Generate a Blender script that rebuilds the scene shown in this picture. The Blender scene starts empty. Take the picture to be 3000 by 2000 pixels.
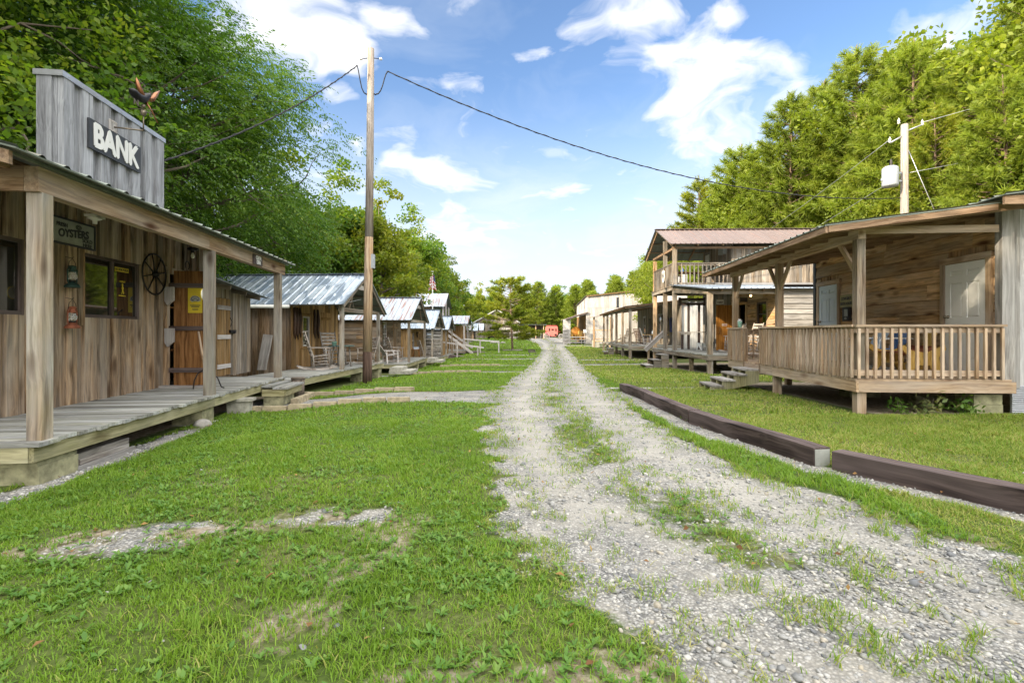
import bpy, bmesh, math, random
import numpy as np
from mathutils import Vector, Matrix

random.seed(7)
RNG = np.random.default_rng(7)
R = math.radians
SC = bpy.context.scene
COL = SC.collection

# ------------------------------------------------------------------ camera
CAM_H, FPX = 1.35, 1475.0
cam_d = bpy.data.cameras.new('camera')
cam_d.sensor_width = 36.0
cam_d.lens = FPX / 3000 * 36.0
cam_d.shift_y = -28 / 3000
cam_d.clip_start = 0.05
cam_d.clip_end = 3000
cam = bpy.data.objects.new('camera', cam_d)
COL.objects.link(cam)
cam.location = (0, 0, CAM_H)
cam.rotation_euler = (R(90), 0, 0)
SC.camera = cam

# ------------------------------------------------------------------ sky, sun, exposure
SUN_EL, SUN_DIR = 25.0, Vector((-0.84, -0.54, 0)).normalized()     # where the sun stands
SUN_STRENGTH, SKY_STRENGTH, EXPOSURE = 5.0, 0.15, 0.98
world = bpy.data.worlds.new('World')
SC.world = world
world.use_nodes = True
SC.view_settings.view_transform = 'Standard'
SC.view_settings.look = 'None'
SC.view_settings.exposure = EXPOSURE
SC.view_settings.gamma = 1


def build_sky():
    nt = world.node_tree
    N, L = nt.nodes, nt.links
    N.clear()
    out = N.new('ShaderNodeOutputWorld')
    bg = N.new('ShaderNodeBackground')
    bg.inputs['Strength'].default_value = SKY_STRENGTH
    sky = N.new('ShaderNodeTexSky')
    sky.sky_type = 'NISHITA'
    sky.sun_disc = False
    sky.sun_elevation = R(SUN_EL)
    sky.sun_rotation = math.atan2(SUN_DIR.x, SUN_DIR.y)
    sky.air_density = 1.0
    sky.dust_density = 0.6
    sky.ozone_density = 1.6
    tc = N.new('ShaderNodeTexCoord')
    sep = N.new('ShaderNodeSeparateXYZ')
    L.new(tc.outputs['Generated'], sep.inputs[0])

    def math_n(op, a, b=None, clamp=False):
        m = N.new('ShaderNodeMath')
        m.operation = op
        m.use_clamp = clamp
        for i, v in enumerate((a, b)):
            if v is None:
                continue
            if isinstance(v, (int, float)):
                m.inputs[i].default_value = v
            else:
                L.new(v, m.inputs[i])
        return m.outputs[0]

    # a cloud deck seen from below: directions projected on a plane overhead
    zc = math_n('MAXIMUM', sep.outputs['Z'], 0.02)
    zz = math_n('ADD', zc, 0.22)
    u = math_n('DIVIDE', sep.outputs['X'], zz)
    v = math_n('DIVIDE', sep.outputs['Y'], zz)
    comb = N.new('ShaderNodeCombineXYZ')
    L.new(u, comb.inputs[0])
    L.new(v, comb.inputs[1])
    warp = N.new('ShaderNodeTexNoise')
    warp.inputs['Scale'].default_value = 2.2
    warp.inputs['Detail'].default_value = 3
    L.new(comb.outputs[0], warp.inputs['Vector'])
    wadd = N.new('ShaderNodeVectorMath')
    wadd.operation = 'MULTIPLY_ADD'
    L.new(warp.outputs['Color'], wadd.inputs[0])
    wadd.inputs[1].default_value = (0.5, 0.5, 0)
    L.new(comb.outputs[0], wadd.inputs[2])
    fine = N.new('ShaderNodeTexNoise')
    fine.inputs['Scale'].default_value = 4.6
    fine.inputs['Detail'].default_value = 9
    fine.inputs['Roughness'].default_value = 0.55
    L.new(wadd.outputs[0], fine.inputs['Vector'])

    # the banks of cloud that stood in the sky that day (u, v, half-width, half-depth, turn)
    total = None
    for (cu, cv, ru, rv, rot, amp) in CLOUDS:
        vm = N.new('ShaderNodeMapping')
        vm.vector_type = 'TEXTURE'
        vm.inputs['Location'].default_value = (cu, cv, 0)
        vm.inputs['Rotation'].default_value = (0, 0, R(rot))
        vm.inputs['Scale'].default_value = (ru, rv, 1)
        wl = N.new('ShaderNodeVectorMath')
        wl.operation = 'SUBTRACT'
        L.new(wadd.outputs[0], wl.inputs[0])
        wl.inputs[1].default_value = (0.25, 0.25, 0)
        L.new(wl.outputs[0], vm.inputs['Vector'])
        ln = N.new('ShaderNodeVectorMath')
        ln.operation = 'LENGTH'
        L.new(vm.outputs[0], ln.inputs[0])
        f = math_n('MULTIPLY', math_n('SUBTRACT', 1.0, ln.outputs['Value'], True), amp)
        total = f if total is None else math_n('MAXIMUM', total, f)
    dens = math_n('ADD', math_n('MULTIPLY', total, 0.80), math_n('MULTIPLY', math_n('SUBTRACT', fine.outputs['Fac'], 0.5), 2.3))
    ramp = N.new('ShaderNodeValToRGB')
    ramp.color_ramp.elements[0].position = 0.20
    ramp.color_ramp.elements[0].color = (0, 0, 0, 1)
    ramp.color_ramp.elements[1].position = 0.70
    ramp.color_ramp.elements[1].color = (1, 1, 1, 1)
    L.new(dens, ramp.inputs[0])
    # thin veil that thickens to the horizon
    veil_n = N.new('ShaderNodeTexNoise')
    veil_n.inputs['Scale'].default_value = 1.3
    veil_n.inputs['Detail'].default_value = 6
    veil_n.inputs['Roughness'].default_value = 0.6
    L.new(wadd.outputs[0], veil_n.inputs['Vector'])
    mr = N.new('ShaderNodeMapRange')
    mr.interpolation_type = 'SMOOTHSTEP'
    mr.inputs['From Min'].default_value = 0.46
    mr.inputs['From Max'].default_value = 0.05
    mr.inputs['To Min'].default_value = 0.0
    mr.inputs['To Max'].default_value = 0.92
    L.new(sep.outputs['Z'], mr.inputs['Value'])
    wisps = math_n('MULTIPLY', math_n('SUBTRACT', veil_n.outputs['Fac'], 0.46, True), 1.2)
    veil = math_n('ADD', math_n('MULTIPLY', mr.outputs[0], math_n('ADD', 0.72, math_n('MULTIPLY', veil_n.outputs['Fac'], 0.5))), wisps, True)
    m1 = N.new('ShaderNodeMixRGB')
    L.new(veil, m1.inputs['Fac'])
    tint = N.new('ShaderNodeMixRGB')
    tint.blend_type = 'MULTIPLY'
    tint.inputs['Fac'].default_value = 1.0
    tint.inputs['Color2'].default_value = SKY_TINT
    L.new(sky.outputs[0], tint.inputs['Color1'])
    L.new(tint.outputs[0], m1.inputs['Color1'])
    m1.inputs['Color2'].default_value = VEIL_COL
    m2 = N.new('ShaderNodeMixRGB')
    L.new(ramp.outputs[0], m2.inputs['Fac'])
    L.new(m1.outputs[0], m2.inputs['Color1'])
    m2.inputs['Color2'].default_value = CLOUD_COL
    # unseen bright cloud added overhead and behind the camera as fill light for the shade
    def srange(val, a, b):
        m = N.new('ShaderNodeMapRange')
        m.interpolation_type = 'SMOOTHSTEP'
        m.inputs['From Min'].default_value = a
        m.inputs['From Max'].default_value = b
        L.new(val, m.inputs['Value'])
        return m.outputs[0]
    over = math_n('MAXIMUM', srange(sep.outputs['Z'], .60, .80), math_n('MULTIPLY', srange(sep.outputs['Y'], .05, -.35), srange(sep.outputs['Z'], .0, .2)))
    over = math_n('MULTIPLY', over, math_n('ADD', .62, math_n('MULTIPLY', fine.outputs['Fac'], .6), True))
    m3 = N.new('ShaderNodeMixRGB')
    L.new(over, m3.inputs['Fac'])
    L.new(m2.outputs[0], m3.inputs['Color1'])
    m3.inputs['Color2'].default_value = OVERHEAD_FILL_COL
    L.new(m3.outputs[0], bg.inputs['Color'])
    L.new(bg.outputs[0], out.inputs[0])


def sky_uv(px, py):
    """direction of a point of the sky, on the overhead cloud plane"""
    d = Vector(((px - 1500) / FPX, 1, (972 - py) / FPX)).normalized()
    return d.x / (max(d.z, .02) + .22), d.y / (max(d.z, .02) + .22)


SKY_TINT = (.76, .84, .94, 1)
VEIL_COL = (3.45, 3.75, 4.1, 1)
CLOUD_COL = (4.5, 4.5, 4.6, 1)
OVERHEAD_FILL_COL = (14.6, 14.3, 13.7, 1)
CLOUDS = [sky_uv(px, py) + (ru, rv, rot, amp) for (px, py, ru, rv, rot, amp) in (
    (880, 110, .28, .24, -28, 1.0), (1010, 190, .16, .14, 0, .9), (1000, 275, .07, .10, 0, .8),
    (1790, 90, .16, .10, 20, .9), (1600, 190, .14, .10, 25, .8), (2060, 190, .26, .18, 18, 1.05), (2140, 90, .10, .10, 30, .9), (2010, 300, .16, .16, 20, .95),
    (1920, 180, .14, .08, 0, .85),
    (2290, 245, .24, .09, 24, 1.0), (2090, 415, .22, .22, 0, 1.1), (1190, 415, .12, .15, 0, .9), (1280, 515, .22, .20, 0, .9),
    (2700, 160, .18, .16, 10, 1.0), (1060, 445, .05, .09, 0, .8), (1620, 560, .16, .2, 0, .75), (1330, 660, .3, .4, 0, .7), (1120, 20, .12, .12, 0, .7))]
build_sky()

sun_d = bpy.data.lights.new('sun', 'SUN')
sun_d.energy = SUN_STRENGTH
sun_d.angle = R(0.5)
sun_d.color = (1.0, 0.86, 0.64)
sun = bpy.data.objects.new('sun', sun_d)
COL.objects.link(sun)
_sv = Vector((SUN_DIR.x * math.cos(R(SUN_EL)), SUN_DIR.y * math.cos(R(SUN_EL)), math.sin(R(SUN_EL))))
sun.rotation_euler = _sv.to_track_quat('Z', 'Y').to_euler()
sun.location = _sv * 100


# ------------------------------------------------------------------ small helpers
def at(px, py, Y):
    """world point seen at that point of the photograph at distance Y"""
    return Vector(((px - 1500) / FPX * Y, Y, CAM_H + (972 - py) / FPX * Y))


def sm(a, b, x):
    t = np.clip((np.asarray(x, float) - a) / (b - a), 0, 1)
    return t * t * (3 - 2 * t)


_PERM = RNG.random((256, 256))


def vnoise(x, y, s=1.0, seed=0):
    x = np.asarray(x, float) * s + seed * 17.13
    y = np.asarray(y, float) * s + seed * 9.71
    xi, yi = np.floor(x).astype(int), np.floor(y).astype(int)
    fx, fy = x - xi, y - yi
    fx, fy = fx * fx * (3 - 2 * fx), fy * fy * (3 - 2 * fy)
    g = lambda a, b: _PERM[a & 255, b & 255]
    return (g(xi, yi) * (1 - fx) + g(xi + 1, yi) * fx) * (1 - fy) + (g(xi, yi + 1) * (1 - fx) + g(xi + 1, yi + 1) * fx) * fy


def fbm(x, y, s=1.0, o=4, seed=0):
    t, a, n = 0, .5, 0
    for k in range(o):
        t = t + a * vnoise(x, y, s * 2 ** k, seed + k * 3)
        n += a
        a *= .5
    return t / n


def tag(o, label=None, cat=None, group=None, kind=None):
    if label:
        o['label'] = label
    if cat:
        o['category'] = cat
    if group:
        o['group'] = group
    if kind:
        o['kind'] = kind
    return o


def thing(name, label, cat, loc=(0, 0, 0), rz=0.0, group=None):
    o = bpy.data.objects.new(name, None)
    o.empty_display_size = .2
    COL.objects.link(o)
    o.location = loc
    o.rotation_euler = (0, 0, rz)
    return tag(o, label, cat, group)


def kids(o):
    return [c for c in bpy.data.objects if c.parent == o]


def copy_tree(o, parent=None, loc=None, rz=None, label=None, group=None, scale=None):
    c = o.copy()
    COL.objects.link(c)
    c.parent = parent
    if loc is not None:
        c.location = loc
    if rz is not None:
        c.rotation_euler = (0, 0, rz)
    if scale is not None:
        c.scale = (scale, scale, scale) if not hasattr(scale, '__len__') else scale
    if label:
        c['label'] = label
    if group:
        c['group'] = group
    for ch in kids(o):
        copy_tree(ch, c)
    return c


X3, Y3, Z3 = Vector((1, 0, 0)), Vector((0, 1, 0)), Vector((0, 0, 1))


class MB:
    """collects boards, bars, tubes and sheets and links them as one mesh object"""

    def __init__(self):
        self.v, self.f, self.gc, self.rn, self.mi, self.sm = [], [], [], [], [], []

    def add(self, verts, faces, gc, rnd, mat=0, smooth=False):
        b = len(self.v)
        self.v += [tuple(p) for p in verts]
        self.gc += [tuple(g) for g in gc]
        self.rn += [rnd] * len(verts)
        for f in faces:
            self.f.append(tuple(i + b for i in f))
            self.mi.append(mat)
            self.sm.append(smooth)

    def hexa(self, p, grain=2, mat=0, rnd=None):
        """8 corners: bottom ring 0-3, top ring 4-7; grain runs along axis 0, 1 or 2 of the block"""
        r = random.random() if rnd is None else rnd
        p = [Vector(q) for q in p]
        dims = [(p[1] - p[0]).length, (p[3] - p[0]).length, (p[4] - p[0]).length]
        off = Vector((random.uniform(0, 60), random.uniform(0, 60), random.uniform(0, 60)))
        cs = [(0, 0, 0), (1, 0, 0), (1, 1, 0), (0, 1, 0), (0, 0, 1), (1, 0, 1), (1, 1, 1), (0, 1, 1)]
        order = [grain] + [k for k in range(3) if k != grain]
        gc = [Vector(tuple(c[k] * dims[k] for k in order)) + off for c in cs]
        fs = [(0, 3, 2, 1), (4, 5, 6, 7), (0, 1, 5, 4), (1, 2, 6, 5), (2, 3, 7, 6), (3, 0, 4, 7)]
        self.add(p, fs, gc, r, mat)

    def box(self, c, s, A=X3, B=Y3, C=Z3, mat=0, rnd=None, grain=None):
        c = Vector(c)
        hx, hy, hz = A * (s[0] / 2), B * (s[1] / 2), C * (s[2] / 2)
        p = [c - hx - hy - hz, c + hx - hy - hz, c + hx + hy - hz, c - hx + hy - hz,
             c - hx - hy + hz, c + hx - hy + hz, c + hx + hy + hz, c - hx + hy + hz]
        if grain is None:
            grain = max(range(3), key=lambda k: s[k])
        self.hexa(p, grain, mat, rnd)

    def b(self, x0, x1, y0, y1, z0, z1, mat=0, rnd=None, grain=None):
        self.box(((x0 + x1) / 2, (y0 + y1) / 2, (z0 + z1) / 2), (abs(x1 - x0), abs(y1 - y0), abs(z1 - z0)), mat=mat, rnd=rnd, grain=grain)

    def bar(self, p0, p1, w, h, up=Z3, mat=0, rnd=None):
        p0, p1 = Vector(p0), Vector(p1)
        d = p1 - p0
        A = d.normalized()
        B = up.cross(A)
        if B.length < 1e-4:
            B = X3.copy() if abs(A.x) < .9 else Y3.copy()
            B = (B - A * B.dot(A))
        B.normalize()
        C = A.cross(B)
        self.box((p0 + p1) / 2, (d.length, w, h), A, B, C, mat, rnd, 0)

    def tube(self, pts, rad, n=8, mat=0, rnd=None, caps=True, smooth=True):
        pts = [Vector(p) for p in pts]
        if not hasattr(rad, '__len__'):
            rad = [rad] * len(pts)
        r = random.random() if rnd is None else rnd
        off = random.uniform(0, 60)
        V, G, F = [], [], []
        dist = 0
        ref = None
        for i, p in enumerate(pts):
            d = (pts[min(i + 1, len(pts) - 1)] - pts[max(i - 1, 0)])
            d = d.normalized() if d.length > 1e-9 else Z3
            if ref is None:
                ref = X3 if abs(d.x) < .8 else Y3
            a = (ref - d * ref.dot(d)).normalized()
            ref = a
            bb = d.cross(a)
            if i:
                dist += (p - pts[i - 1]).length
            for k in range(n):
                t = 2 * math.pi * k / n
                q = a * (math.cos(t) * rad[i]) + bb * (math.sin(t) * rad[i])
                V.append(p + q)
                G.append((dist + off, math.cos(t) * rad[i] + off, math.sin(t) * rad[i] + off))
        for i in range(len(pts) - 1):
            for k in range(n):
                F.append((i * n + k, i * n + (k + 1) % n, (i + 1) * n + (k + 1) % n, (i + 1) * n + k))
        if caps:
            F.append(tuple(range(n - 1, -1, -1)))
            F.append(tuple((len(pts) - 1) * n + k for k in range(n)))
        self.add(V, F, G, r, mat, smooth)

    def ring(self, c, rad, r, A=X3, B=Z3, n=32, m=6, mat=0, a0=0, a1=2 * math.pi):
        c = Vector(c)
        closed = abs(a1 - a0 - 2 * math.pi) < 1e-6
        pts = [c + A * (rad * math.cos(a0 + (a1 - a0) * k / n)) + B * (rad * math.sin(a0 + (a1 - a0) * k / n)) for k in range(n + 1)]
        self.tube(pts, r, m, mat, caps=not closed)

    def lathe(self, prof, c=(0, 0, 0), n=16, mat=0, axis=Z3, smooth=True):
        """profile of (radius, height) turned about an axis"""
        c = Vector(c)
        a = X3 if abs(axis.x) < .8 else Y3
        a = (a - axis * a.dot(axis)).normalized()
        bb = axis.cross(a)
        V, G, F = [], [], []
        for (r, h) in prof:
            for k in range(n):
                t = 2 * math.pi * k / n
                q = a * (math.cos(t) * r) + bb * (math.sin(t) * r) + axis * h
                V.append(c + q)
                G.append((h, math.cos(t) * r, math.sin(t) * r))
        for i in range(len(prof) - 1):
            for k in range(n):
                F.append((i * n + k, i * n + (k + 1) % n, (i + 1) * n + (k + 1) % n, (i + 1) * n + k))
        F.append(tuple(range(n - 1, -1, -1)))
        F.append(tuple((len(prof) - 1) * n + k for k in range(n)))
        self.add(V, F, G, random.random(), mat, smooth)

    def prism(self, poly, O, A, B, N, th, mat=0, rnd=None):
        """flat outline (a, b) in the plane A, B at O, given thickness th along N"""
        O = Vector(O)
        n = len(poly)
        area = sum(poly[i][0] * poly[(i + 1) % n][1] - poly[(i + 1) % n][0] * poly[i][1] for i in range(n))
        if (area < 0) != (A.cross(B).dot(N) < 0):
            poly = poly[::-1]
        lo = [O + A * a + B * b for a, b in poly]
        hi = [p + N * th for p in lo]
        F = [tuple(range(n - 1, -1, -1)), tuple(range(n, 2 * n))] + [(i, (i + 1) % n, n + (i + 1) % n, n + i) for i in range(n)]
        off = random.uniform(0, 50)
        gc = [(b + off, a + off, 0) for a, b in poly] * 2
        self.add(lo + hi, F, gc, random.random() if rnd is None else rnd, mat)

    def build(self, name, mats, parent=None, label=None):
        me = bpy.data.meshes.new(name)
        me.from_pydata(self.v, [], self.f)
        a = me.attributes.new('gc', 'FLOAT_VECTOR', 'POINT')
        a.data.foreach_set('vector', np.array(self.gc, dtype=np.float32).ravel())
        a = me.attributes.new('rnd', 'FLOAT', 'POINT')
        a.data.foreach_set('value', np.array(self.rn, dtype=np.float32))
        if not isinstance(mats, (list, tuple)):
            mats = [mats]
        for m in mats:
            me.materials.append(m)
        me.polygons.foreach_set('material_index', np.array(self.mi, dtype=np.int32))
        me.polygons.foreach_set('use_smooth', np.array(self.sm, dtype=bool))
        me.update()
        o = bpy.data.objects.new(name, me)
        COL.objects.link(o)
        o.parent = parent
        if label:
            o['label'] = label
        return o


def raw_mesh(name, V, F, mats, parent=None, rnd=None, gc=None, fmat=None, smooth=False):
    """numpy arrays to one mesh object; F is (n, k)"""
    me = bpy.data.meshes.new(name)
    V = np.asarray(V, np.float32)
    F = np.asarray(F, np.int32)
    k = F.shape[1]
    me.vertices.add(len(V))
    me.vertices.foreach_set('co', V.ravel())
    me.loops.add(F.size)
    me.loops.foreach_set('vertex_index', F.ravel())
    me.polygons.add(len(F))
    me.polygons.foreach_set('loop_start', np.arange(len(F), dtype=np.int32) * k)
    if fmat is not None:
        me.polygons.foreach_set('material_index', np.asarray(fmat, np.int32))
    me.update(calc_edges=True)
    if smooth:
        me.polygons.foreach_set('use_smooth', np.ones(len(F), bool))
    if rnd is not None:
        a = me.attributes.new('rnd', 'FLOAT', 'POINT')
        a.data.foreach_set('value', np.asarray(rnd, np.float32))
    if gc is not None:
        a = me.attributes.new('gc', 'FLOAT_VECTOR', 'POINT')
        a.data.foreach_set('vector', np.asarray(gc, np.float32).ravel())
    for m in (mats if isinstance(mats, (list, tuple)) else [mats]):
        me.materials.append(m)
    o = bpy.data.objects.new(name, me)
    COL.objects.link(o)
    o.parent = parent
    return o


def lettering(name, body, size, mat, parent, O, A, B, N, depth=.006, bold=0.0, xs=1.0, align='CENTER', space=1.0, line=1.0):
    """words as a mesh: A reading direction, B up, N facing"""
    cu = bpy.data.curves.new('words', 'FONT')
    cu.body = body
    cu.size = size
    cu.align_x = align
    cu.align_y = 'CENTER'
    cu.extrude = depth / 2
    cu.space_character = space
    cu.space_line = line
    ob = bpy.data.objects.new('words', cu)
    COL.objects.link(ob)
    dg = bpy.context.evaluated_depsgraph_get()
    me = bpy.data.meshes.new_from_object(ob.evaluated_get(dg))
    bpy.data.objects.remove(ob)
    bpy.data.curves.remove(cu)
    if bold:                                        # heavier strokes: the outline laid down five times, each a hair prouder
        bm, src = bmesh.new(), me
        for k, (dx, dy) in enumerate(((0, 0), (1, 0), (-1, 0), (0, .8), (0, -.8))):
            c = src.copy()
            c.transform(Matrix.Translation((dx * bold, dy * bold, k * .0004)))
            bm.from_mesh(c)
            bpy.data.meshes.remove(c)
        bm.to_mesh(me)
        bm.free()
    M = Matrix((A * xs, B, N)).transposed().to_4x4()
    M.translation = Vector(O) + N * (depth / 2)
    me.transform(M)
    me.name = name
    me.materials.clear()
    me.materials.append(mat)
    o = bpy.data.objects.new(name, me)
    COL.objects.link(o)
    o.parent = parent
    return o
# ------------------------------------------------------------------ materials
class NT:
    def __init__(self, name):
        self.m = bpy.data.materials.new(name)
        self.m.use_nodes = True
        self.t = self.m.node_tree
        self.t.nodes.clear()
        self.out = self.t.nodes.new('ShaderNodeOutputMaterial')

    def n(self, typ, **kw):
        nd = self.t.nodes.new(typ)
        for k, v in kw.items():
            if k.startswith('i_'):
                nd.inputs[k[2:].replace('_', ' ')].default_value = v
            else:
                setattr(nd, k, v)
        return nd

    def l(self, a, b):
        self.t.links.new(a, b)

    def attr(self, name):
        return self.n('ShaderNodeAttribute', attribute_name=name)

    def mul(self, vec, s):
        m = self.n('ShaderNodeVectorMath', operation='MULTIPLY')
        self.l(vec, m.inputs[0])
        m.inputs[1].default_value = s
        return m.outputs[0]

    def noise(self, vec, scale=1, detail=4, rough=.55, dist=0):
        nd = self.n('ShaderNodeTexNoise')
        nd.inputs['Scale'].default_value = scale
        nd.inputs['Detail'].default_value = detail
        nd.inputs['Roughness'].default_value = rough
        nd.inputs['Distortion'].default_value = dist
        if vec is not None:
            self.l(vec, nd.inputs['Vector'])
        return nd.outputs['Fac']

    def ramp(self, fac, stops, interp='LINEAR'):
        r = self.n('ShaderNodeValToRGB')
        r.color_ramp.interpolation = interp
        el = r.color_ramp.elements
        while len(el) < len(stops):
            el.new(.5)
        for e, (p, c) in zip(el, stops):
            e.position = p
            e.color = (c if hasattr(c, '__len__') else (c, c, c))[:3] + (1,) if hasattr(c, '__len__') else (c, c, c, 1)
        self.l(fac, r.inputs[0])
        return r.outputs[0]

    def mix(self, fac, a, b, blend='MIX'):
        m = self.n('ShaderNodeMixRGB', blend_type=blend)
        for s, v in (('Fac', fac), ('Color1', a), ('Color2', b)):
            if isinstance(v, (int, float)):
                m.inputs[s].default_value = v if s == 'Fac' else (v, v, v, 1)
            elif isinstance(v, tuple):
                m.inputs[s].default_value = v[:3] + (1,)
            else:
                self.l(v, m.inputs[s])
        return m.outputs[0]

    def mth(self, op, a, b=None, clamp=False):
        m = self.n('ShaderNodeMath', operation=op, use_clamp=clamp)
        for i, v in enumerate((a, b)):
            if v is None:
                continue
            if isinstance(v, (int, float)):
                m.inputs[i].default_value = v
            else:
                self.l(v, m.inputs[i])
        return m.outputs[0]

    def bump(self, h, strength=.4, dist=.01):
        b = self.n('ShaderNodeBump')
        b.inputs['Strength'].default_value = strength
        b.inputs['Distance'].default_value = dist
        self.l(h, b.inputs['Height'])
        return b.outputs[0]

    def principled(self, col, rough=.8, metal=0.0, normal=None, spec=.3):
        p = self.n('ShaderNodeBsdfPrincipled')
        for s, v in (('Base Color', col), ('Roughness', rough), ('Metallic', metal)):
            if isinstance(v, tuple):
                p.inputs[s].default_value = v[:3] + (1,)
            elif isinstance(v, (int, float)):
                p.inputs[s].default_value = v
            else:
                self.l(v, p.inputs[s])
        p.inputs['Specular IOR Level'].default_value = spec
        if normal is not None:
            self.l(normal, p.inputs['Normal'])
        self.l(p.outputs[0], self.out.inputs[0])
        return p


def wood(name, dark, mid, light, weather=None, w_amt=.5, knots=.6, var=.35, rough=.82, stain=.0, bands=1.0, moss=0.0):
    """sawn timber: grain follows each board, boards differ, knots, weathering along the grain"""
    t = NT(name)
    gc, rnd = t.attr('gc').outputs['Vector'], t.attr('rnd').outputs['Fac']
    wob = t.noise(t.mul(gc, (1.0, 2.2, 2.2)), 1, 2, .5)
    wv = t.n('ShaderNodeVectorMath', operation='MULTIPLY_ADD')
    cb = t.n('ShaderNodeCombineXYZ')
    t.l(wob, cb.inputs[1])
    t.l(wob, cb.inputs[2])
    t.l(cb.outputs[0], wv.inputs[0])
    wv.inputs[1].default_value = (0, .16, .16)
    t.l(gc, wv.inputs[2])
    g1 = t.noise(t.mul(wv.outputs[0], (.75, 20 * bands, 20 * bands)), 1, 5, .62)
    g2 = t.noise(t.mul(wv.outputs[0], (2.6, 85, 85)), 1, 3, .6)
    big = t.noise(t.mul(gc, (.55, 2.2, 2.2)), 1, 3, .6)
    base = t.ramp(g1, [(.33, dark), (.5, mid), (.68, light)])
    base = t.mix(.55, base, t.ramp(g2, [(.30, .45), (.62, 1.12)]), 'MULTIPLY')
    if weather:
        wf = t.mth('MULTIPLY', t.ramp(big, [(.38, 0.0), (.62, 1.0)]), w_amt)
        base = t.mix(wf, base, t.mix(.6, weather, t.ramp(g1, [(.3, .55), (.7, 1.1)]), 'MULTIPLY'))
    if stain:
        st = t.noise(t.mul(gc, (.9, 9, 9)), 1, 4, .7)
        base = t.mix(t.mth('MULTIPLY', t.ramp(st, [(.56, 0.0), (.74, 1.0)]), stain), base, tuple(c * .45 for c in dark))
    if moss:
        ms = t.noise(t.mul(gc, (1.6, 5, 5)), 1, 4, .65)
        base = t.mix(t.mth('MULTIPLY', t.ramp(ms, [(.44, 0.0), (.66, 1.0)]), moss), base, (.20, .20, .075))
    if knots:
        vo = t.n('ShaderNodeTexVoronoi', feature='F1')
        vo.inputs['Scale'].default_value = 1
        t.l(t.mul(wv.outputs[0], (1.15, 3.6, 3.6)), vo.inputs['Vector'])
        kf = t.ramp(vo.outputs['Distance'], [(.07, 1.0), (.15, .55), (.24, 0.0)])
        base = t.mix(t.mth('MULTIPLY', kf, knots), base, (dark[0] * .55, dark[1] * .42, dark[2] * .35))
    val = t.mth('ADD', t.mth('MULTIPLY', rnd, var * 2), 1 - var)
    base = t.mix(1.0, base, t.mix(1.0, (1, 1, 1), val, 'MULTIPLY'), 'MULTIPLY')
    h = t.mth('ADD', t.mth('MULTIPLY', g1, .6), t.mth('MULTIPLY', g2, .4))
    t.principled(base, rough, 0, t.bump(h, .5, .006), .25)
    return t.m


def plain(name, col, rough=.7, metal=0.0, var=.15, scale=6.0, spec=.35, bump=.1):
    t = NT(name)
    gc = t.attr('gc').outputs['Vector']
    n1 = t.noise(t.mul(gc, (scale, scale, scale)), 1, 5, .6)
    c = t.mix(1.0, col, t.ramp(n1, [(.3, 1 - var * 1.6), (.7, 1 + var * .4)]), 'MULTIPLY')
    t.principled(c, rough, metal, t.bump(n1, bump, .01) if bump else None, spec)
    return t.m


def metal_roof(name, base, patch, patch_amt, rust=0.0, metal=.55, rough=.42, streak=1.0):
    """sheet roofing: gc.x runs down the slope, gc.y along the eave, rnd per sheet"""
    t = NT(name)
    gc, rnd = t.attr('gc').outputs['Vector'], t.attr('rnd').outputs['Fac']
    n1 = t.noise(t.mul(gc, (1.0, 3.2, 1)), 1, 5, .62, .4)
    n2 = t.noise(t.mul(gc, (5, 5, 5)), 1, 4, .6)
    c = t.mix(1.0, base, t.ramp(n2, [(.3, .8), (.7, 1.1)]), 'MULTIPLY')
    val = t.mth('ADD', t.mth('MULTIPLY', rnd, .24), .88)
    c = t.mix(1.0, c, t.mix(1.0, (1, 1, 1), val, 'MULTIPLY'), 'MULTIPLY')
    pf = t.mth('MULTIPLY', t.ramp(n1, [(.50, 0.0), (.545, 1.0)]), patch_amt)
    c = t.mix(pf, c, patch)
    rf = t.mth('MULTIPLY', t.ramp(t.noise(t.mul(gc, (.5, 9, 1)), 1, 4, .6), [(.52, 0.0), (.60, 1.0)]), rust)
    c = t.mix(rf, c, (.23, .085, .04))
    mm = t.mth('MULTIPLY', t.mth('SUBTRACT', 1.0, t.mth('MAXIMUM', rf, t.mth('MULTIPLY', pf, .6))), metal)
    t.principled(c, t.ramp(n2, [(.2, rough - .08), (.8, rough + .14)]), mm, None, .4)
    return t.m


M = {}
M['bank'] = wood('bank boards', (.062, .036, .019), (.245, .155, .085), (.42, .29, .175), (.37, .32, .265), .66, .7, .48, stain=.75)
M['false_front'] = wood('grey weathered boards', (.14, .14, .15), (.29, .30, .325), (.42, .43, .46), (.37, .38, .415), .6, .3, .22, stain=.5)
M['beam'] = wood('pine beam', (.13, .07, .034), (.31, .20, .115), (.45, .325, .21), (.36, .31, .26), .6, 1.0, .18, stain=.4)
M['post'] = wood('pine post', (.10, .066, .04), (.25, .18, .12), (.39, .31, .225), (.40, .38, .35), .8, .85, .2, stain=.6, moss=.18)
M['rafter'] = wood('dark rafter', (.16, .09, .05), (.31, .20, .12), (.44, .30, .20), None, 0, .5, .2)
M['deck'] = wood('weathered deck', (.13, .125, .105), (.29, .285, .255), (.44, .43, .395), (.41, .42, .42), .7, .35, .34, stain=.4, moss=.25)
M['rim'] = wood('green treated rim', (.17, .15, .07), (.32, .29, .155), (.44, .40, .24), (.40, .385, .29), .5, .5, .14, moss=.35)
M['fresh'] = wood('new pine', (.22, .13, .07), (.43, .295, .18), (.55, .415, .285), (.50, .425, .36), .6, .6, .22, stain=.3)
M['logwall'] = wood('brown pine siding', (.17, .085, .032), (.55, .325, .15), (.72, .475, .25), (.52, .41, .30), .7, 1.0, .36, stain=.6)
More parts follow.
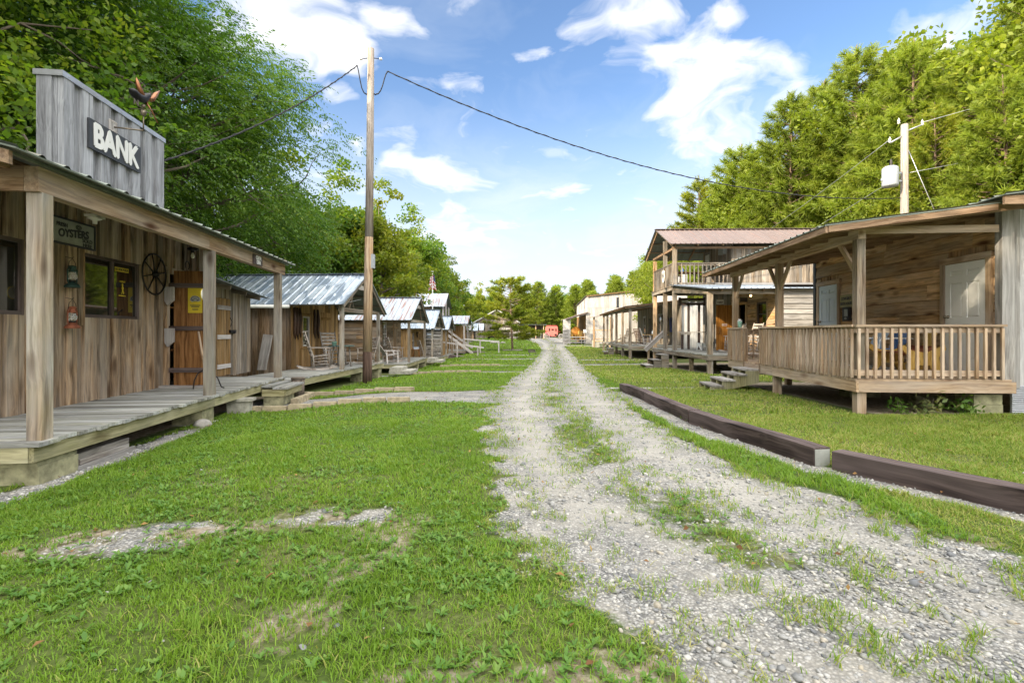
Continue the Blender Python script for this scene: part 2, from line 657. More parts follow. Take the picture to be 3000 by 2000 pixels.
M['cabin'] = wood('cabin boards', (.07, .04, .02), (.20, .122, .064), (.34, .225, .125), (.28, .24, .20), .65, .5, .42, stain=.6)
M['honey'] = wood('honey boards', (.12, .06, .02), (.31, .175, .06), (.47, .295, .125), (.33, .25, .16), .4, .4, .40, stain=.5)
M['greylog'] = wood('grey log siding', (.14, .115, .10), (.31, .28, .25), (.46, .43, .395), (.42, .41, .40), .65, .35, .30, stain=.6)
M['shed'] = wood('shed boards', (.07, .05, .034), (.21, .16, .11), (.34, .27, .20), (.29, .27, .245), .75, .45, .36, stain=.6)
M['pale'] = wood('sun bleached boards', (.29, .245, .22), (.47, .425, .40), (.59, .55, .53), (.53, .51, .505), .7, .25, .2, stain=.4)
M['whitewash'] = wood('white washed boards', (.33, .32, .315), (.46, .45, .445), (.55, .54, .535), (.46, .47, .49), .5, .1, .1, stain=.12)
M['doorwood'] = wood('brown door planks', (.10, .042, .014), (.225, .105, .036), (.32, .165, .065), None, 0, .8, .14, stain=.3)
M['orange'] = wood('varnished orange door', (.24, .095, .018), (.43, .185, .035), (.56, .27, .065), None, 0, .3, .08, rough=.5)
M['darkwood'] = wood('dark stained timber', (.035, .024, .02), (.085, .058, .05), (.15, .11, .10), (.16, .13, .13), .5, .1, .2, stain=.3, rough=.7)
M['tie'] = wood('creosoted timber', (.016, .010, .009), (.050, .034, .030), (.12, .088, .080), (.17, .13, .125), .75, .2, .16, stain=.5, rough=.8)
M['chair'] = wood('chair wood', (.17, .135, .105), (.34, .285, .24), (.48, .43, .38), (.45, .43, .41), .6, .1, .16)
M['pole'] = wood('pole wood', (.13, .075, .035), (.33, .215, .115), (.47, .345, .21), (.38, .335, .30), .4, .15, .05, stain=.65)  # orange of the sunlit lower shaft is put into this wood colour
M['poletop'] = wood('grey pole wood', (.16, .125, .095), (.31, .26, .22), (.43, .385, .34), (.38, .35, .33), .5, .1, .05, stain=.55)
M['poletar'] = wood('tarred pole foot', (.03, .018, .012), (.075, .045, .032), (.13, .085, .065), None, 0, 0, .05)
M['bark'] = wood('bark', (.05, .04, .03), (.15, .12, .095), (.27, .225, .18), None, 0, 0, .15, bands=.6)
M['pinebark'] = wood('pine bark', (.06, .04, .03), (.19, .125, .09), (.31, .215, .165), None, 0, 0, .15, bands=.6)
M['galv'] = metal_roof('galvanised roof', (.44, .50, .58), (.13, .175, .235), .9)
M['galv_soft'] = metal_roof('galvanised roof plain', (.40, .46, .54), (.20, .25, .31), .5, .0)
M['galv_rust'] = metal_roof('galvanised roof with rust', (.42, .47, .54), (.24, .29, .34), .35, .8)
M['roof_green'] = metal_roof('green grey roof', (.19, .22, .19), (.09, .10, .07), .35, .25, .3, .5)
M['roof_brown'] = metal_roof('red brown roof', (.155, .117, .108), (.12, .09, .082), .4, .12, .1, .5)
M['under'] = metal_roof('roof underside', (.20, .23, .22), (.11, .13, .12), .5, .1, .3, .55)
M['flash'] = plain('metal flashing', (.45, .46, .49), .4, .6, .12)
M['gutter'] = plain('white gutter', (.68, .68, .64), .45, 0, .1)
M['black'] = plain('black iron', (.022, .021, .022), .5, .55, .3)
M['iron'] = plain('dark iron', (.055, .05, .048), .5, .6, .35)
M['rust'] = plain('rusty red tin', (.34, .115, .062), .65, .25, .3)
M['greentin'] = plain('green tin', (.035, .075, .062), .5, .3, .3)
M['copper'] = plain('copper', (.34, .15, .075), .38, .85, .35)
M['verdigris'] = plain('weathered brass', (.24, .20, .15), .45, .7, .35)
M['white'] = plain('white paint', (.74, .74, .73), .45, 0, .07, 4)
M['doorpaint'] = plain('white door paint', (.76, .755, .74), .38, 0, .05, 3)
M['bluedoor'] = plain('pale blue door paint', (.60, .66, .71), .4, 0, .06, 3)
M['signblack'] = plain('charcoal sign', (.045, .048, .055), .5, 0, .2)
M['signgrey'] = plain('grey sign board', (.36, .37, .335), .6, 0, .18)
M['signtan'] = plain('tan sign board', (.36, .31, .14), .6, 0, .15)
M['signwhite'] = plain('white sign', (.72, .72, .70), .5, 0, .06)
M['yellow'] = plain('yellow paper', (.66, .50, .035), .55, 0, .08)
M['red'] = plain('red paint', (.42, .03, .03), .4, 0, .12)
M['coach'] = plain('salmon red coach paint', (.62, .165, .135), .45, 0, .12, 2)
M['coachdark'] = plain('dark red coach paint', (.40, .04, .06), .45, 0, .12, 2)
M['carred'] = plain('car red', (.36, .012, .022), .22, .1, .05, 2, .6, 0)
M['tyre'] = plain('tyre rubber', (.025, .025, .027), .8)
M['concrete'] = plain('concrete', (.40, .385, .33), .9, 0, .28, 9, .2, .35)
M['mossblock'] = plain('mossy concrete', (.34, .325, .20), .9, 0, .4, 7, .2, .35)
M['paver'] = plain('sandstone edging', (.40, .335, .225), .9, 0, .3, 9, .2, .35)
M['stone'] = plain('stone', (.36, .34, .31), .9, 0, .3, 8, .2, .4)
M['blue'] = plain('blue enamel', (.11, .22, .50), .35, .1, .15)
M['paleblue'] = plain('pale blue enamel', (.52, .60, .72), .35, .1, .12)
M['mint'] = plain('mint enamel', (.34, .60, .50), .4, 0, .1)
M['teal'] = plain('dark teal paint', (.10, .17, .155), .5, 0, .2)
M['ceramic'] = plain('white ceramic', (.75, .73, .66), .25, 0, .05)
M['yellowwood'] = wood('yellow pine board', (.34, .19, .04), (.56, .35, .09), (.66, .45, .15), None, 0, .4, .1)
M['redwood'] = wood('red brown bench wood', (.16, .05, .025), (.30, .10, .05), (.40, .16, .085), None, 0, .1, .12)
M['leather'] = plain('dark leather', (.06, .032, .02), .55, 0, .4)
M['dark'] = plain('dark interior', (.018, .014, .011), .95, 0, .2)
M['cable'] = plain('black cable', (.02, .02, .022), .6)
M['steelcable'] = plain('steel wire', (.55, .56, .58), .4, .6)
M['transformer'] = plain('pale grey enamel', (.36, .38, .41), .4, 0, .08)
M['flagred'] = plain('flag red', (.48, .035, .05), .8)
M['flagwhite'] = plain('flag white', (.72, .70, .70), .8)
M['flagblue'] = plain('flag blue', (.04, .06, .22), .8)


def lamp_mat():
    t = NT('lit bulb')
    e = t.n('ShaderNodeEmission')
    e.inputs['Color'].default_value = (1, .62, .22, 1)
    e.inputs['Strength'].default_value = 6
    t.l(e.outputs[0], t.out.inputs[0])
    return t.m


M['bulb'] = lamp_mat()


def glass_mat(name, base=(.012, .014, .012), ior=1.9):
    t = NT(name)
    p = t.principled(base, .03, 0, None, .9)
    p.inputs['IOR'].default_value = ior
    return t.m


M['glass'] = glass_mat('window glass')
M['glass_dark'] = glass_mat('dark window glass', (.02, .02, .015), 1.45)


def clear_glass():
    t = NT('lantern glass')
    p = t.principled((.9, .93, .92), .04, 0, None, .5)
    p.inputs['Transmission Weight'].default_value = .85
    return t.m


M['lampglass'] = clear_glass()


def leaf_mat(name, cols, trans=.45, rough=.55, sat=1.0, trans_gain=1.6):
    """leaf colour varies from leaf to leaf and from clump to clump; light passes through"""
    t = NT(name)
    rnd = t.attr('rnd').outputs['Fac']
    oi = t.n('ShaderNodeObjectInfo')
    geo = t.n('ShaderNodeNewGeometry')
    pn = t.noise(t.mul(geo.outputs['Position'], (.5, .5, .5)), 1, 2, .5)
    f = t.mth('ADD', t.mth('MULTIPLY', rnd, .55), t.mth('MULTIPLY', pn, .45))
    c = t.ramp(f, [(i / (len(cols) - 1) * .8 + .1, k) for i, k in enumerate(cols)])
    val = t.mth('ADD', t.mth('MULTIPLY', oi.outputs['Random'], .36), .82)
    c = t.mix(1.0, c, t.mix(1.0, (1, 1, 1), val, 'MULTIPLY'), 'MULTIPLY')
    d = t.n('ShaderNodeBsdfPrincipled')
    t.l(c, d.inputs['Base Color'])
    d.inputs['Roughness'].default_value = rough
    d.inputs['Specular IOR Level'].default_value = .3
    tr = t.n('ShaderNodeBsdfTranslucent')
    t.l(t.mix(1.0, c, (trans_gain, trans_gain * 1.0, trans_gain * .45), 'MULTIPLY'), tr.inputs['Color'])
    mx = t.n('ShaderNodeMixShader')
    mx.inputs[0].default_value = trans
    t.l(d.outputs[0], mx.inputs[1])
    t.l(tr.outputs[0], mx.inputs[2])
    t.l(mx.outputs[0], t.out.inputs[0])
    return t.m


M['leaf_near'] = leaf_mat('walnut leaves', [(.020, .060, .012), (.050, .115, .016), (.10, .180, .022), (.20, .255, .03)], .44, trans_gain=1.5)
M['leaf_maple'] = leaf_mat('maple leaves', [(.032, .085, .012), (.075, .155, .016), (.145, .225, .022), (.27, .285, .03)], .50)
M['leaf_far'] = leaf_mat('hedgerow leaves', [(.03, .075, .014), (.070, .140, .018), (.145, .205, .022), (.26, .26, .026)], .45)
M['leaf_yellow'] = leaf_mat('yellow green leaves', [(.06, .10, .014), (.115, .165, .018), (.20, .225, .022), (.32, .29, .03)], .48)
M['needle'] = leaf_mat('pine needles', [(.085, .130, .016), (.16, .22, .024), (.24, .295, .034), (.34, .35, .05)], .44, .5, trans_gain=1.3)
M['leaf_hill'] = leaf_mat('hill leaves', [(.06, .10, .014), (.12, .17, .018), (.20, .245, .024), (.31, .31, .035)], .45)
M['needle_dark'] = leaf_mat('dark pine needles', [(.075, .125, .015), (.15, .20, .02), (.25, .27, .028), (.35, .32, .04)], .46, .5, trans_gain=1.3)
M['grass'] = leaf_mat('grass blades', [(.07, .135, .014), (.12, .215, .018), (.165, .275, .026), (.25, .315, .05)], .35, .6)
M['grass_dry'] = leaf_mat('dry grass blades', [(.14, .175, .03), (.21, .245, .045), (.28, .28, .08), (.42, .36, .17)], .3, .7)
M['weed'] = leaf_mat('weed leaves', [(.05, .12, .016), (.075, .165, .022), (.11, .20, .03), (.16, .235, .05)], .3, .5)
M['weed_pale'] = leaf_mat('pale weed leaves', [(.10, .15, .05), (.15, .20, .07), (.22, .24, .10), (.30, .27, .13)], .3, .6)


def stone_mat():
    t = NT('gravel stones')
    rnd = t.attr('rnd').outputs['Fac']
    c = t.ramp(rnd, [(0, (.15, .155, .165)), (.25, (.27, .268, .262)), (.6, (.37, .362, .345)), (.85, (.47, .455, .425)), (1, (.34, .30, .235))])
    geo = t.n('ShaderNodeNewGeometry')
    n = t.noise(t.mul(geo.outputs['Position'], (60, 60, 60)), 1, 3, .6)
    t.principled(t.mix(1.0, c, t.ramp(n, [(.3, .8), (.7, 1.08)]), 'MULTIPLY'), .9, 0, None, .2)
    return t.m


M['gravelstone'] = stone_mat()


def ground_mat():
    t = NT('ground')
    gm, dm = t.attr('gravel').outputs['Fac'], t.attr('dirt').outputs['Fac']
    geo = t.n('ShaderNodeNewGeometry')
    P = geo.outputs['Position']
    # gravel: crushed limestone
    vo = t.n('ShaderNodeTexVoronoi', feature='F1')
    vo.inputs['Scale'].default_value = 58
    t.l(P, vo.inputs['Vector'])
    cell = t.n('ShaderNodeSeparateColor')
    t.l(vo.outputs['Color'], cell.inputs[0])
    gcol = t.ramp(cell.outputs[0], [(0, (.15, .153, .16)), (.35, (.285, .282, .275)), (.75, (.40, .39, .37)), (1, (.49, .475, .445))])
    gcol = t.mix(1.0, gcol, t.ramp(vo.outputs['Distance'], [(.22, 1.0), (.62, .42)]), 'MULTIPLY')
    big = t.noise(t.mul(P, (.9, .9, .9)), 1, 4, .6)
    dust = t.noise(t.mul(P, (2.3, 2.3, 2.3)), 1, 4, .6)
    gcol = t.mix(t.mth('MULTIPLY', t.ramp(dust, [(.40, 0.0), (.64, 1.0)]), .55), gcol, (.37, .345, .30))
    tk = t.attr('track').outputs['Fac']
    gcol = t.mix(t.mth('MULTIPLY', t.mth('MULTIPLY', tk, t.ramp(dust, [(.25, .35), (.6, 1.0)])), .80), gcol, t.mix(1.0, (.385, .365, .325), t.ramp(t.noise(t.mul(P, (40, 40, 40)), 1, 4, .7), [(.3, .78), (.7, 1.1)]), 'MULTIPLY'))
    gcol = t.mix(1.0, gcol, t.ramp(big, [(.3, .86), (.7, 1.08)]), 'MULTIPLY')
    # grass thatch
    n1 = t.noise(t.mul(P, (22, 22, 22)), 1, 5, .7)
    n2 = t.noise(t.mul(P, (.8, .8, .8)), 1, 4, .6)
    gr = t.ramp(n1, [(.25, (.022, .034, .009)), (.5, (.052, .084, .014)), (.75, (.10, .145, .03))])
    gr = t.mix(t.ramp(n2, [(.40, 0.0), (.66, .6)]), gr, t.ramp(n1, [(.25, (.075, .062, .03)), (.75, (.21, .185, .09))]))
    # bare earth and leaf litter
    nd = t.noise(t.mul(P, (14, 14, 14)), 1, 5, .7)
    dirt = t.ramp(nd, [(.3, (.10, .075, .05)), (.5, (.24, .195, .14)), (.72, (.42, .375, .31))])
    gnoise = t.noise(t.mul(P, (9, 9, 9)), 1, 6, .78)
    gf = t.ramp(t.mth('ADD', gm, t.mth('MULTIPLY', t.mth('SUBTRACT', gnoise, .5), 1.25)), [(.38, 0.0), (.62, 1.0)])
    df = t.ramp(t.mth('ADD', dm, t.mth('MULTIPLY', t.mth('SUBTRACT', gnoise, .5), 1.2)), [(.38, 0.0), (.66, 1.0)])
    c = t.mix(gf, t.mix(df, gr, dirt), gcol)
    hh = t.mth('ADD', t.mth('MULTIPLY', t.mth('SUBTRACT', 1.0, vo.outputs['Distance']), gf), t.mth('MULTIPLY', n1, .6))
    t.principled(c, .95, 0, t.bump(hh, .6, .016), .15)
    return t.m


M['ground'] = ground_mat()

M['deadleaf'] = leaf_mat('dead leaves', [(.10, .045, .02), (.20, .10, .04), (.33, .20, .07), (.38, .32, .10)], .2, .8, trans_gain=1.1)
# ------------------------------------------------------------------ the lie of the land
def gz(x, y):
    """height of the ground"""
    x, y = np.asarray(x, float), np.asarray(y, float)
    z = -.40 * sm(5, 30, y) + .40 * sm(52, 98, y)
    z = z - (.14 * sm(-2.6, -4.8, x) + .10 * sm(-3, -5.5, x) * sm(16, 31, y)) * (1 - sm(50, 85, y))
    z = z + .05 * sm(1.5, 4.5, x) * (1 - sm(9, 20, y))
    z = z + np.maximum(0, x - 14 - 1.0 * sm(30, 70, y)) * .34 * sm(14, 22, x) * (1 - .55 * sm(60, 110, y))
    z = z + np.maximum(0, -x - 15) * .20 * sm(-15, -24, x)
    z = z + np.maximum(0, y - 116) * .05
    return np.clip(z, -2, 26) + .03 * (fbm(x, y, .5, 3, 2) - .5)


def g1(x, y):
    return float(gz(np.array([x]), np.array([y]))[0])


ROAD_L = [(-3, .9), (1.2, 1.0), (2.0, .66), (2.7, .34), (3.5, .14), (4.2, -.10), (5.2, -.20), (7, -.33), (9.3, -.42), (12, -.34), (15, -.12), (22, .6), (34, 1.7), (47, 2.8), (70, 3.6), (84, 2.6), (100, 2.0), (120, 2.0)]
ROAD_R = [(-3, 3.2), (1.2, 3.1), (2.99, 2.85), (3.42, 2.66), (4.3, 2.5), (4.85, 2.18), (7.04, 2.1), (9, 2.13), (14.7, 2.6), (20.6, 3.15), (34, 4.3), (47, 5.3), (60, 6.2), (72, 8.2), (85, 9.5), (100, 10), (120, 10)]
PATHS_L = [(11.0, 1.0, -5.6), (20.3, .42, -5.4), (25.6, .40, -4.6), (32.4, .42, -3.2), (38.0, .42, -2.2)]     # y, half width, far end


def road_edges(y):
    l = np.interp(y, [p[0] for p in ROAD_L], [p[1] for p in ROAD_L])
    r = np.interp(y, [p[0] for p in ROAD_R], [p[1] for p in ROAD_R])
    return l, r


def gravel_mask(x, y):
    """1 on crushed stone, 0 on grass"""
    x, y = np.asarray(x, float), np.asarray(y, float)
    l, r = road_edges(y)
    wob = (fbm(x, y, 1.6, 3, 5) - .5) * .6 + (fbm(x, y, 6.5, 3, 6) - .5) * .45 * (1 - sm(9, 16, y))
    near = 1 - sm(8, 20, y)
    soft = .10 + .30 * (1 - sm(2.5, 6, y))
    g = sm(-soft, soft * .7, x - l + wob * (.5 + .5 * near)) * sm(-.16, .12, r - x + wob * .6)
    # the grassy crown between the wheel tracks
    c = .50 * l + .50 * r - .05
    crown = np.exp(-((x - c) / (.34 + .10 * near)) ** 2)
    patch = .95 * sm(.46, .62, fbm(x, y, 1.3, 4, 11) + .06 * near - .05 * sm(6, 9, y) * sm(20, 10, y))
    g = g * (1 - .62 * crown * patch * (1 - sm(30, 45, y)))
    for (py, hw, xe) in PATHS_L:
        yy = py + .10 * (x + 2) * (1 if py < 15 else .35)
        hwv = hw * (1 + .4 * sm(-1.6, -.2, x)) + wob * .25
        p = sm(-.12, .12, hwv - np.abs(y - yy)) * sm(xe - .3, xe + .2, x) * (x < r)
        g = np.maximum(g, p * sm(.2, -.1, x - (l + .4)))
    # stone by the sheriff steps and along the porches on the other side
    p = sm(-.3, .3, .7 - np.abs(y - 26.6 - .25 * (x - 5))) * sm(2.5, 3.2, x) * sm(8.2, 7.0, x)
    p2 = sm(-.3, .3, .45 - np.abs(y - 31.6)) * sm(3, 4, x) * sm(9.2, 8.2, x)
    p3 = sm(-.12, .12, .17 - np.abs(y - 12.6 - .05 * x)) * sm(2.4, 2.6, x) * sm(5.6, 5.2, x) * .8
    p4 = sm(-.5, .5, 1.2 - np.abs(y - 62)) * sm(5, 6, x) * sm(14, 12, x)
    g = np.maximum.reduce([g, p, p2, p3, p4])
    # strip of stone at the foot of the heavy timbers
    tx = np.interp(y, [2.0, 3.7, 4.93, 7.5, 12.3], [4.7, 3.78, 3.12, 2.66, 2.68])
    g = np.maximum(g, sm(-.10, .06, .20 + wob * .4 - np.abs(x - (tx - .16))) * sm(12.6, 11.6, y) * .85)
    # drip line of the bank porch
    bx = -4.06 - .1187 * y
    g = np.maximum(g, sm(-.1, .08, .15 + wob * .3 - np.abs(x - (bx + .1))) * sm(8.6, 7.0, y) * .9)
    # worn stony patches in the lawn
    for (ax, ay, bx2, by, w, a) in ((-3.05, 3.06, -2.1, 3.42, .18, .50), (-1.95, 3.45, -1.35, 3.75, .14, .50), (-1.2, 3.55, -.8, 3.85, .14, .55)):
        d = np.array([bx2 - ax, by - ay])
        ln = np.hypot(*d)
        d = d / ln
        s = np.clip((x - ax) * d[0] + (y - ay) * d[1], 0, ln)
        dist = np.hypot(x - ax - s * d[0], y - ay - s * d[1])
        g = np.maximum(g, a * sm(w * 1.8, w * .1, dist + wob * .9) * (.55 + .75 * sm(.35, .6, fbm(x, y, 5, 3, 17))))
    return np.clip(g, 0, 1)


def dirt_mask(x, y):
    x, y = np.asarray(x, float), np.asarray(y, float)
    lx = x + .1187 * y
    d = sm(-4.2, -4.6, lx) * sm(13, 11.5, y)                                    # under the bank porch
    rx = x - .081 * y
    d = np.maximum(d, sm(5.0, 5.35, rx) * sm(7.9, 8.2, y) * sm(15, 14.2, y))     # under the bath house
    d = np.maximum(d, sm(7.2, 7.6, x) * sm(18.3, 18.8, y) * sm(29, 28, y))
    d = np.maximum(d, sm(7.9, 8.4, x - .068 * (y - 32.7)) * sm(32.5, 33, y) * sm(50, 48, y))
    d = np.maximum(d, sm(13, 16, x) * .35)
    d = np.maximum(d, sm(-9.5, -11, x) * .45)
    d = np.maximum(d, .5 * sm(3.0, 1.9, y) * sm(.46, .64, fbm(x, y, 2.2, 4, 21)))
    d = np.maximum(d, .60 * sm(.60, .70, fbm(x, y, 1.1, 4, 31)) * sm(7, 4, y))
    s_ = np.clip((x + 3.1) / 1.8, 0, 1)
    d = np.maximum(d, .66 * sm(.42, .05, np.hypot(np.maximum(0, np.abs(x + 2.2) - .9), y - 3.05 - .65 * s_) + (fbm(x, y, 4, 3, 33) - .5) * .5))
    return np.clip(d, 0, 1)


def build_ground():
    xs = np.concatenate([np.linspace(-260, -30, 24)[:-1], np.linspace(-30, -8, 36)[:-1], np.arange(-8, 9.2, .085), np.linspace(9.3, 32, 36), np.linspace(32, 260, 24)[1:]])
    ys = np.concatenate([np.linspace(-60, 0, 16)[:-1], np.arange(0, 14, .085), np.linspace(14, 50, 140), np.linspace(50, 130, 90)[1:], np.linspace(130, 420, 22)[1:]])
    gx, gy = np.meshgrid(xs, ys)
    X, Y = gx.ravel(), gy.ravel()
    Z = gz(X, Y)
    g, d = gravel_mask(X, Y), dirt_mask(X, Y)
    Z = Z - .012 * g * (np.abs(X) < 9) + (.018 * (fbm(X, Y, 2.6, 3, 41) - .5)) * (Y < 16)
    nx, ny = len(xs), len(ys)
    i = np.arange(ny - 1)[:, None] * nx + np.arange(nx - 1)[None, :]
    F = np.stack([i, i + 1, i + nx + 1, i + nx], -1).reshape(-1, 4)
    o = raw_mesh('ground', np.stack([X, Y, Z], -1), F, M['ground'], smooth=True)
    l, r = road_edges(Y)
    wb = .12 * (fbm(X, Y, .5, 2, 77) - .5)
    tk = np.exp(-((X + wb - (l * .76 + r * .24)) / .36) ** 2) + np.exp(-((X + wb - (l * .20 + r * .80)) / .38) ** 2)
    tk = np.clip(tk, 0, 1) * sm(2.2, 4.2, Y)
    for nm, v in (('gravel', g), ('dirt', d), ('track', tk)):
        a = o.data.attributes.new(nm, 'FLOAT', 'POINT')
        a.data.foreach_set('value', v.astype(np.float32))
    tag(o, kind='structure')


build_ground()


# ------------------------------------------------------------------ grass, weeds and loose stone near the camera
def scatter_pts(y0, y1, dens, xl, xr):
    n = int((y1 - y0) * (xr - xl) * dens)
    x = RNG.uniform(xl, xr, n)
    y = RNG.uniform(y0, y1, n)
    keep = np.abs(x) < 1.08 * y + 1.6
    return x[keep], y[keep]


def blocked(x, y):
    """places where boards stand on the ground"""
    lx, rx = x + .1187 * y, x - .081 * y
    b = (lx < -4.18) & (y < 12.5)
    b |= (x < -4.95) & (y > 12.4) & (y < 20)
    b |= (x < -4.85) & (y >= 20) & (y < 40)
    b |= (rx > 4.95) & (y > 8.0) & (y < 15)
    b |= (x > 7.3) & (y > 18.5) & (y < 29)
    b |= (x - .068 * (y - 32.7) > 7.8) & (y > 32.7) & (y < 50)
    b |= (x > 7.7) & (y > 66)
    return b


def blades(x, y, hgt, wid, lean, zoff=0.0):
    """bent blades: 5 points each (root pair, middle pair, tip)"""
    n = len(x)
    z = gz(x, y) + zoff
    az = RNG.uniform(0, 2 * math.pi, n)
    fx, fy = np.cos(az), np.sin(az)
    ln = lean * RNG.uniform(.3, 1.3, n)
    sx, sy = -fy * wid / 2, fx * wid / 2
    V = np.zeros((n, 5, 3))
    for k, (t, wk) in enumerate(((0, 1), (0, -1), (.55, .8), (.55, -.8), (1, 0))):
        bend = ln * t ** 1.7 * hgt
        V[:, k, 0] = x + sx * wk + fx * bend
        V[:, k, 1] = y + sy * wk + fy * bend
        V[:, k, 2] = z + hgt * (t - .22 * ln * t * t)
    b = np.arange(n)[:, None] * 5
    F = np.concatenate([b + np.array([[0, 1, 3, 2]]), b + np.array([[2, 3, 4, 4]])])
    r = np.clip(.55 * RNG.random(n) + .9 * (fbm(x, y, 1.3, 4, 61) - .25) + .3 * (fbm(x, y, 8, 2, 62) - .5), 0, 1)
    return V.reshape(-1, 3), np.concatenate([b + np.array([[0, 1, 3]]), b + np.array([[0, 3, 2]]), b + np.array([[2, 3, 4]])]), np.repeat(r, 5)


def join_arrays(parts):
    V, F, Rn, Fm, off = [], [], [], [], 0
    for p in parts:
        v, f, r = p[:3]
        V.append(v)
        F.append(f + off)
        Rn.append(r)
        Fm.append(np.full(len(f), p[3] if len(p) > 3 else 0))
        off += len(v)
    return np.concatenate(V), np.concatenate(F), np.concatenate(Rn), np.concatenate(Fm)


def build_grass():
    parts = []
    for (y0, y1, dens, xl, xr, h0, w0) in ((1.5, 4.0, 10500, -5.6, 5.4, .032, .0050), (4.0, 8, 6000, -7, 9.5, .040, .0064), (8, 14, 1600, -6.2, 9, .046, .010), (14, 26, 420, -5.6, 9, .062, .019),
                                           (26, 52, 110, -5.2, 9, .07, .04), (52, 112, 26, -9, 9, .09, .09)):
        x, y = scatter_pts(y0, y1, dens, xl, xr)
        g = gravel_mask(x, y)
        d = dirt_mask(x, y)
        fr = fbm(x, y, 7, 2, 51)
        p = (1 - sm(.12, .62, g + (fr - .5) * .8)) * (1 - .85 * d)
        clump = sm(.36, .58, .55 * fbm(x, y, 3.2, 3, 71) + .45 * fbm(x, y, 11, 2, 72))
        p = p * (.34 + .66 * clump)
        l_, r_ = road_edges(y)
        mid_, hw_ = (l_ + r_) / 2, np.maximum(.3, (r_ - l_) / 2)
        wgt = np.maximum(1.35 * np.exp(-((x - mid_) / .48) ** 2), sm(.55, 1.0, np.abs(x - mid_) / hw_)) + .25 * sm(4.5, 2.2, y)
        p = np.maximum(p, .50 * sm(.55, .66, .5 * fbm(x, y, 5.5, 3, 81) + .5 * fbm(x, y, 14, 2, 82) + .05) * np.clip(wgt, 0, 1) * (x > l_ - .3) * (x < r_ + .2))
        k = (RNG.random(len(x)) < p) & ~blocked(x, y)
        x, y = x[k], y[k]
        h = h0 * RNG.uniform(.4, 1.4, len(x)) * (.35 + 1.4 * fbm(x, y, 2.2, 3, 91) * (.6 + .8 * fbm(x, y, 9, 2, 92)))
        rx = x - .081 * y
        strip = (x > 2.0) & (y < 14)                # the verge by the road grows longer, the bath house lawn is mown and drier
        h = h * np.where(strip & (x < 3), 1.35, 1.0)
        dry = (x > 3.0) & (RNG.random(len(x)) < .60) | (RNG.random(len(x)) < .05) | ((gravel_mask(x, y) > .25) & (RNG.random(len(x)) < .35))
        lean = np.where(dry, 1.5, .9)
        for sel, mi in ((~dry, 0), (dry, 1)):
            if sel.sum():
                v, f, r = blades(x[sel], y[sel], h[sel], w0 * RNG.uniform(.7, 1.3, sel.sum()), lean[sel])
                parts.append((v, f, r, mi))
    V, F, Rn, Fm = join_arrays(parts)
    o = raw_mesh('grass', V, F, [M['grass'], M['grass_dry']], rnd=Rn, fmat=Fm)
    tag(o, 'short green lawn grass on both sides of the gravel road', 'grass', kind='stuff')
    # mown clippings lying on the bath house lawn
    # broad leaved weeds: low rosettes
    P = []
    for (y0, y1, dens, xl, xr, s0) in ((1.5, 4.2, 270, -5, 3.0, .033), (4.2, 9, 130, -6, 3.2, .036), (9, 16, 40, -5, 3, .045)):
        x, y = scatter_pts(y0, y1, dens, xl, xr)
        g = gravel_mask(x, y)
        k = (RNG.random(len(x)) < (1 - sm(.2, .75, g)) * (.25 + .75 * sm(.42, .6, fbm(x, y, 1.8, 3, 101)))) & ~blocked(x, y)
        x, y = x[k], y[k]
        n = len(x)
        z = gz(x, y)
        m = 6
        az0 = RNG.uniform(0, 6.28, n)
        for j in range(m):
            az = az0 + j * 6.283 / m + RNG.normal(0, .3, n)
            L = s0 * RNG.uniform(.6, 1.5, n)
            W = L * RNG.uniform(.28, .5, n)
            up = RNG.uniform(.25, .95, n)
            fx, fy = np.cos(az), np.sin(az)
            Vv = np.zeros((n, 6, 3))
            for q, (t, w, hh) in enumerate(((0, .12, 0), (0, -.12, 0), (.5, .5, .6), (.5, -.5, .6), (1, .02, .75), (1, -.02, .75))):
                Vv[:, q, 0] = x + fx * L * t - fy * W * w
                Vv[:, q, 1] = y + fy * L * t + fx * W * w
                Vv[:, q, 2] = z + .006 + up * L * hh
            b = np.arange(n)[:, None] * 6
            F = np.concatenate([b + np.array([[0, 1, 3]]), b + np.array([[0, 3, 2]]), b + np.array([[2, 3, 5]]), b + np.array([[2, 5, 4]])])
            P.append((Vv.reshape(-1, 3), F, np.repeat(np.clip(RNG.random(n), 0, 1), 6), 0))
    V, F, Rn, Fm = join_arrays(P)
    o = raw_mesh('broadleaf_weeds', V, F, [M['weed']], rnd=Rn)
    tag(o, 'low broad leaved weeds growing through the lawn', 'weeds', kind='stuff')


build_grass()

ICO_V = None


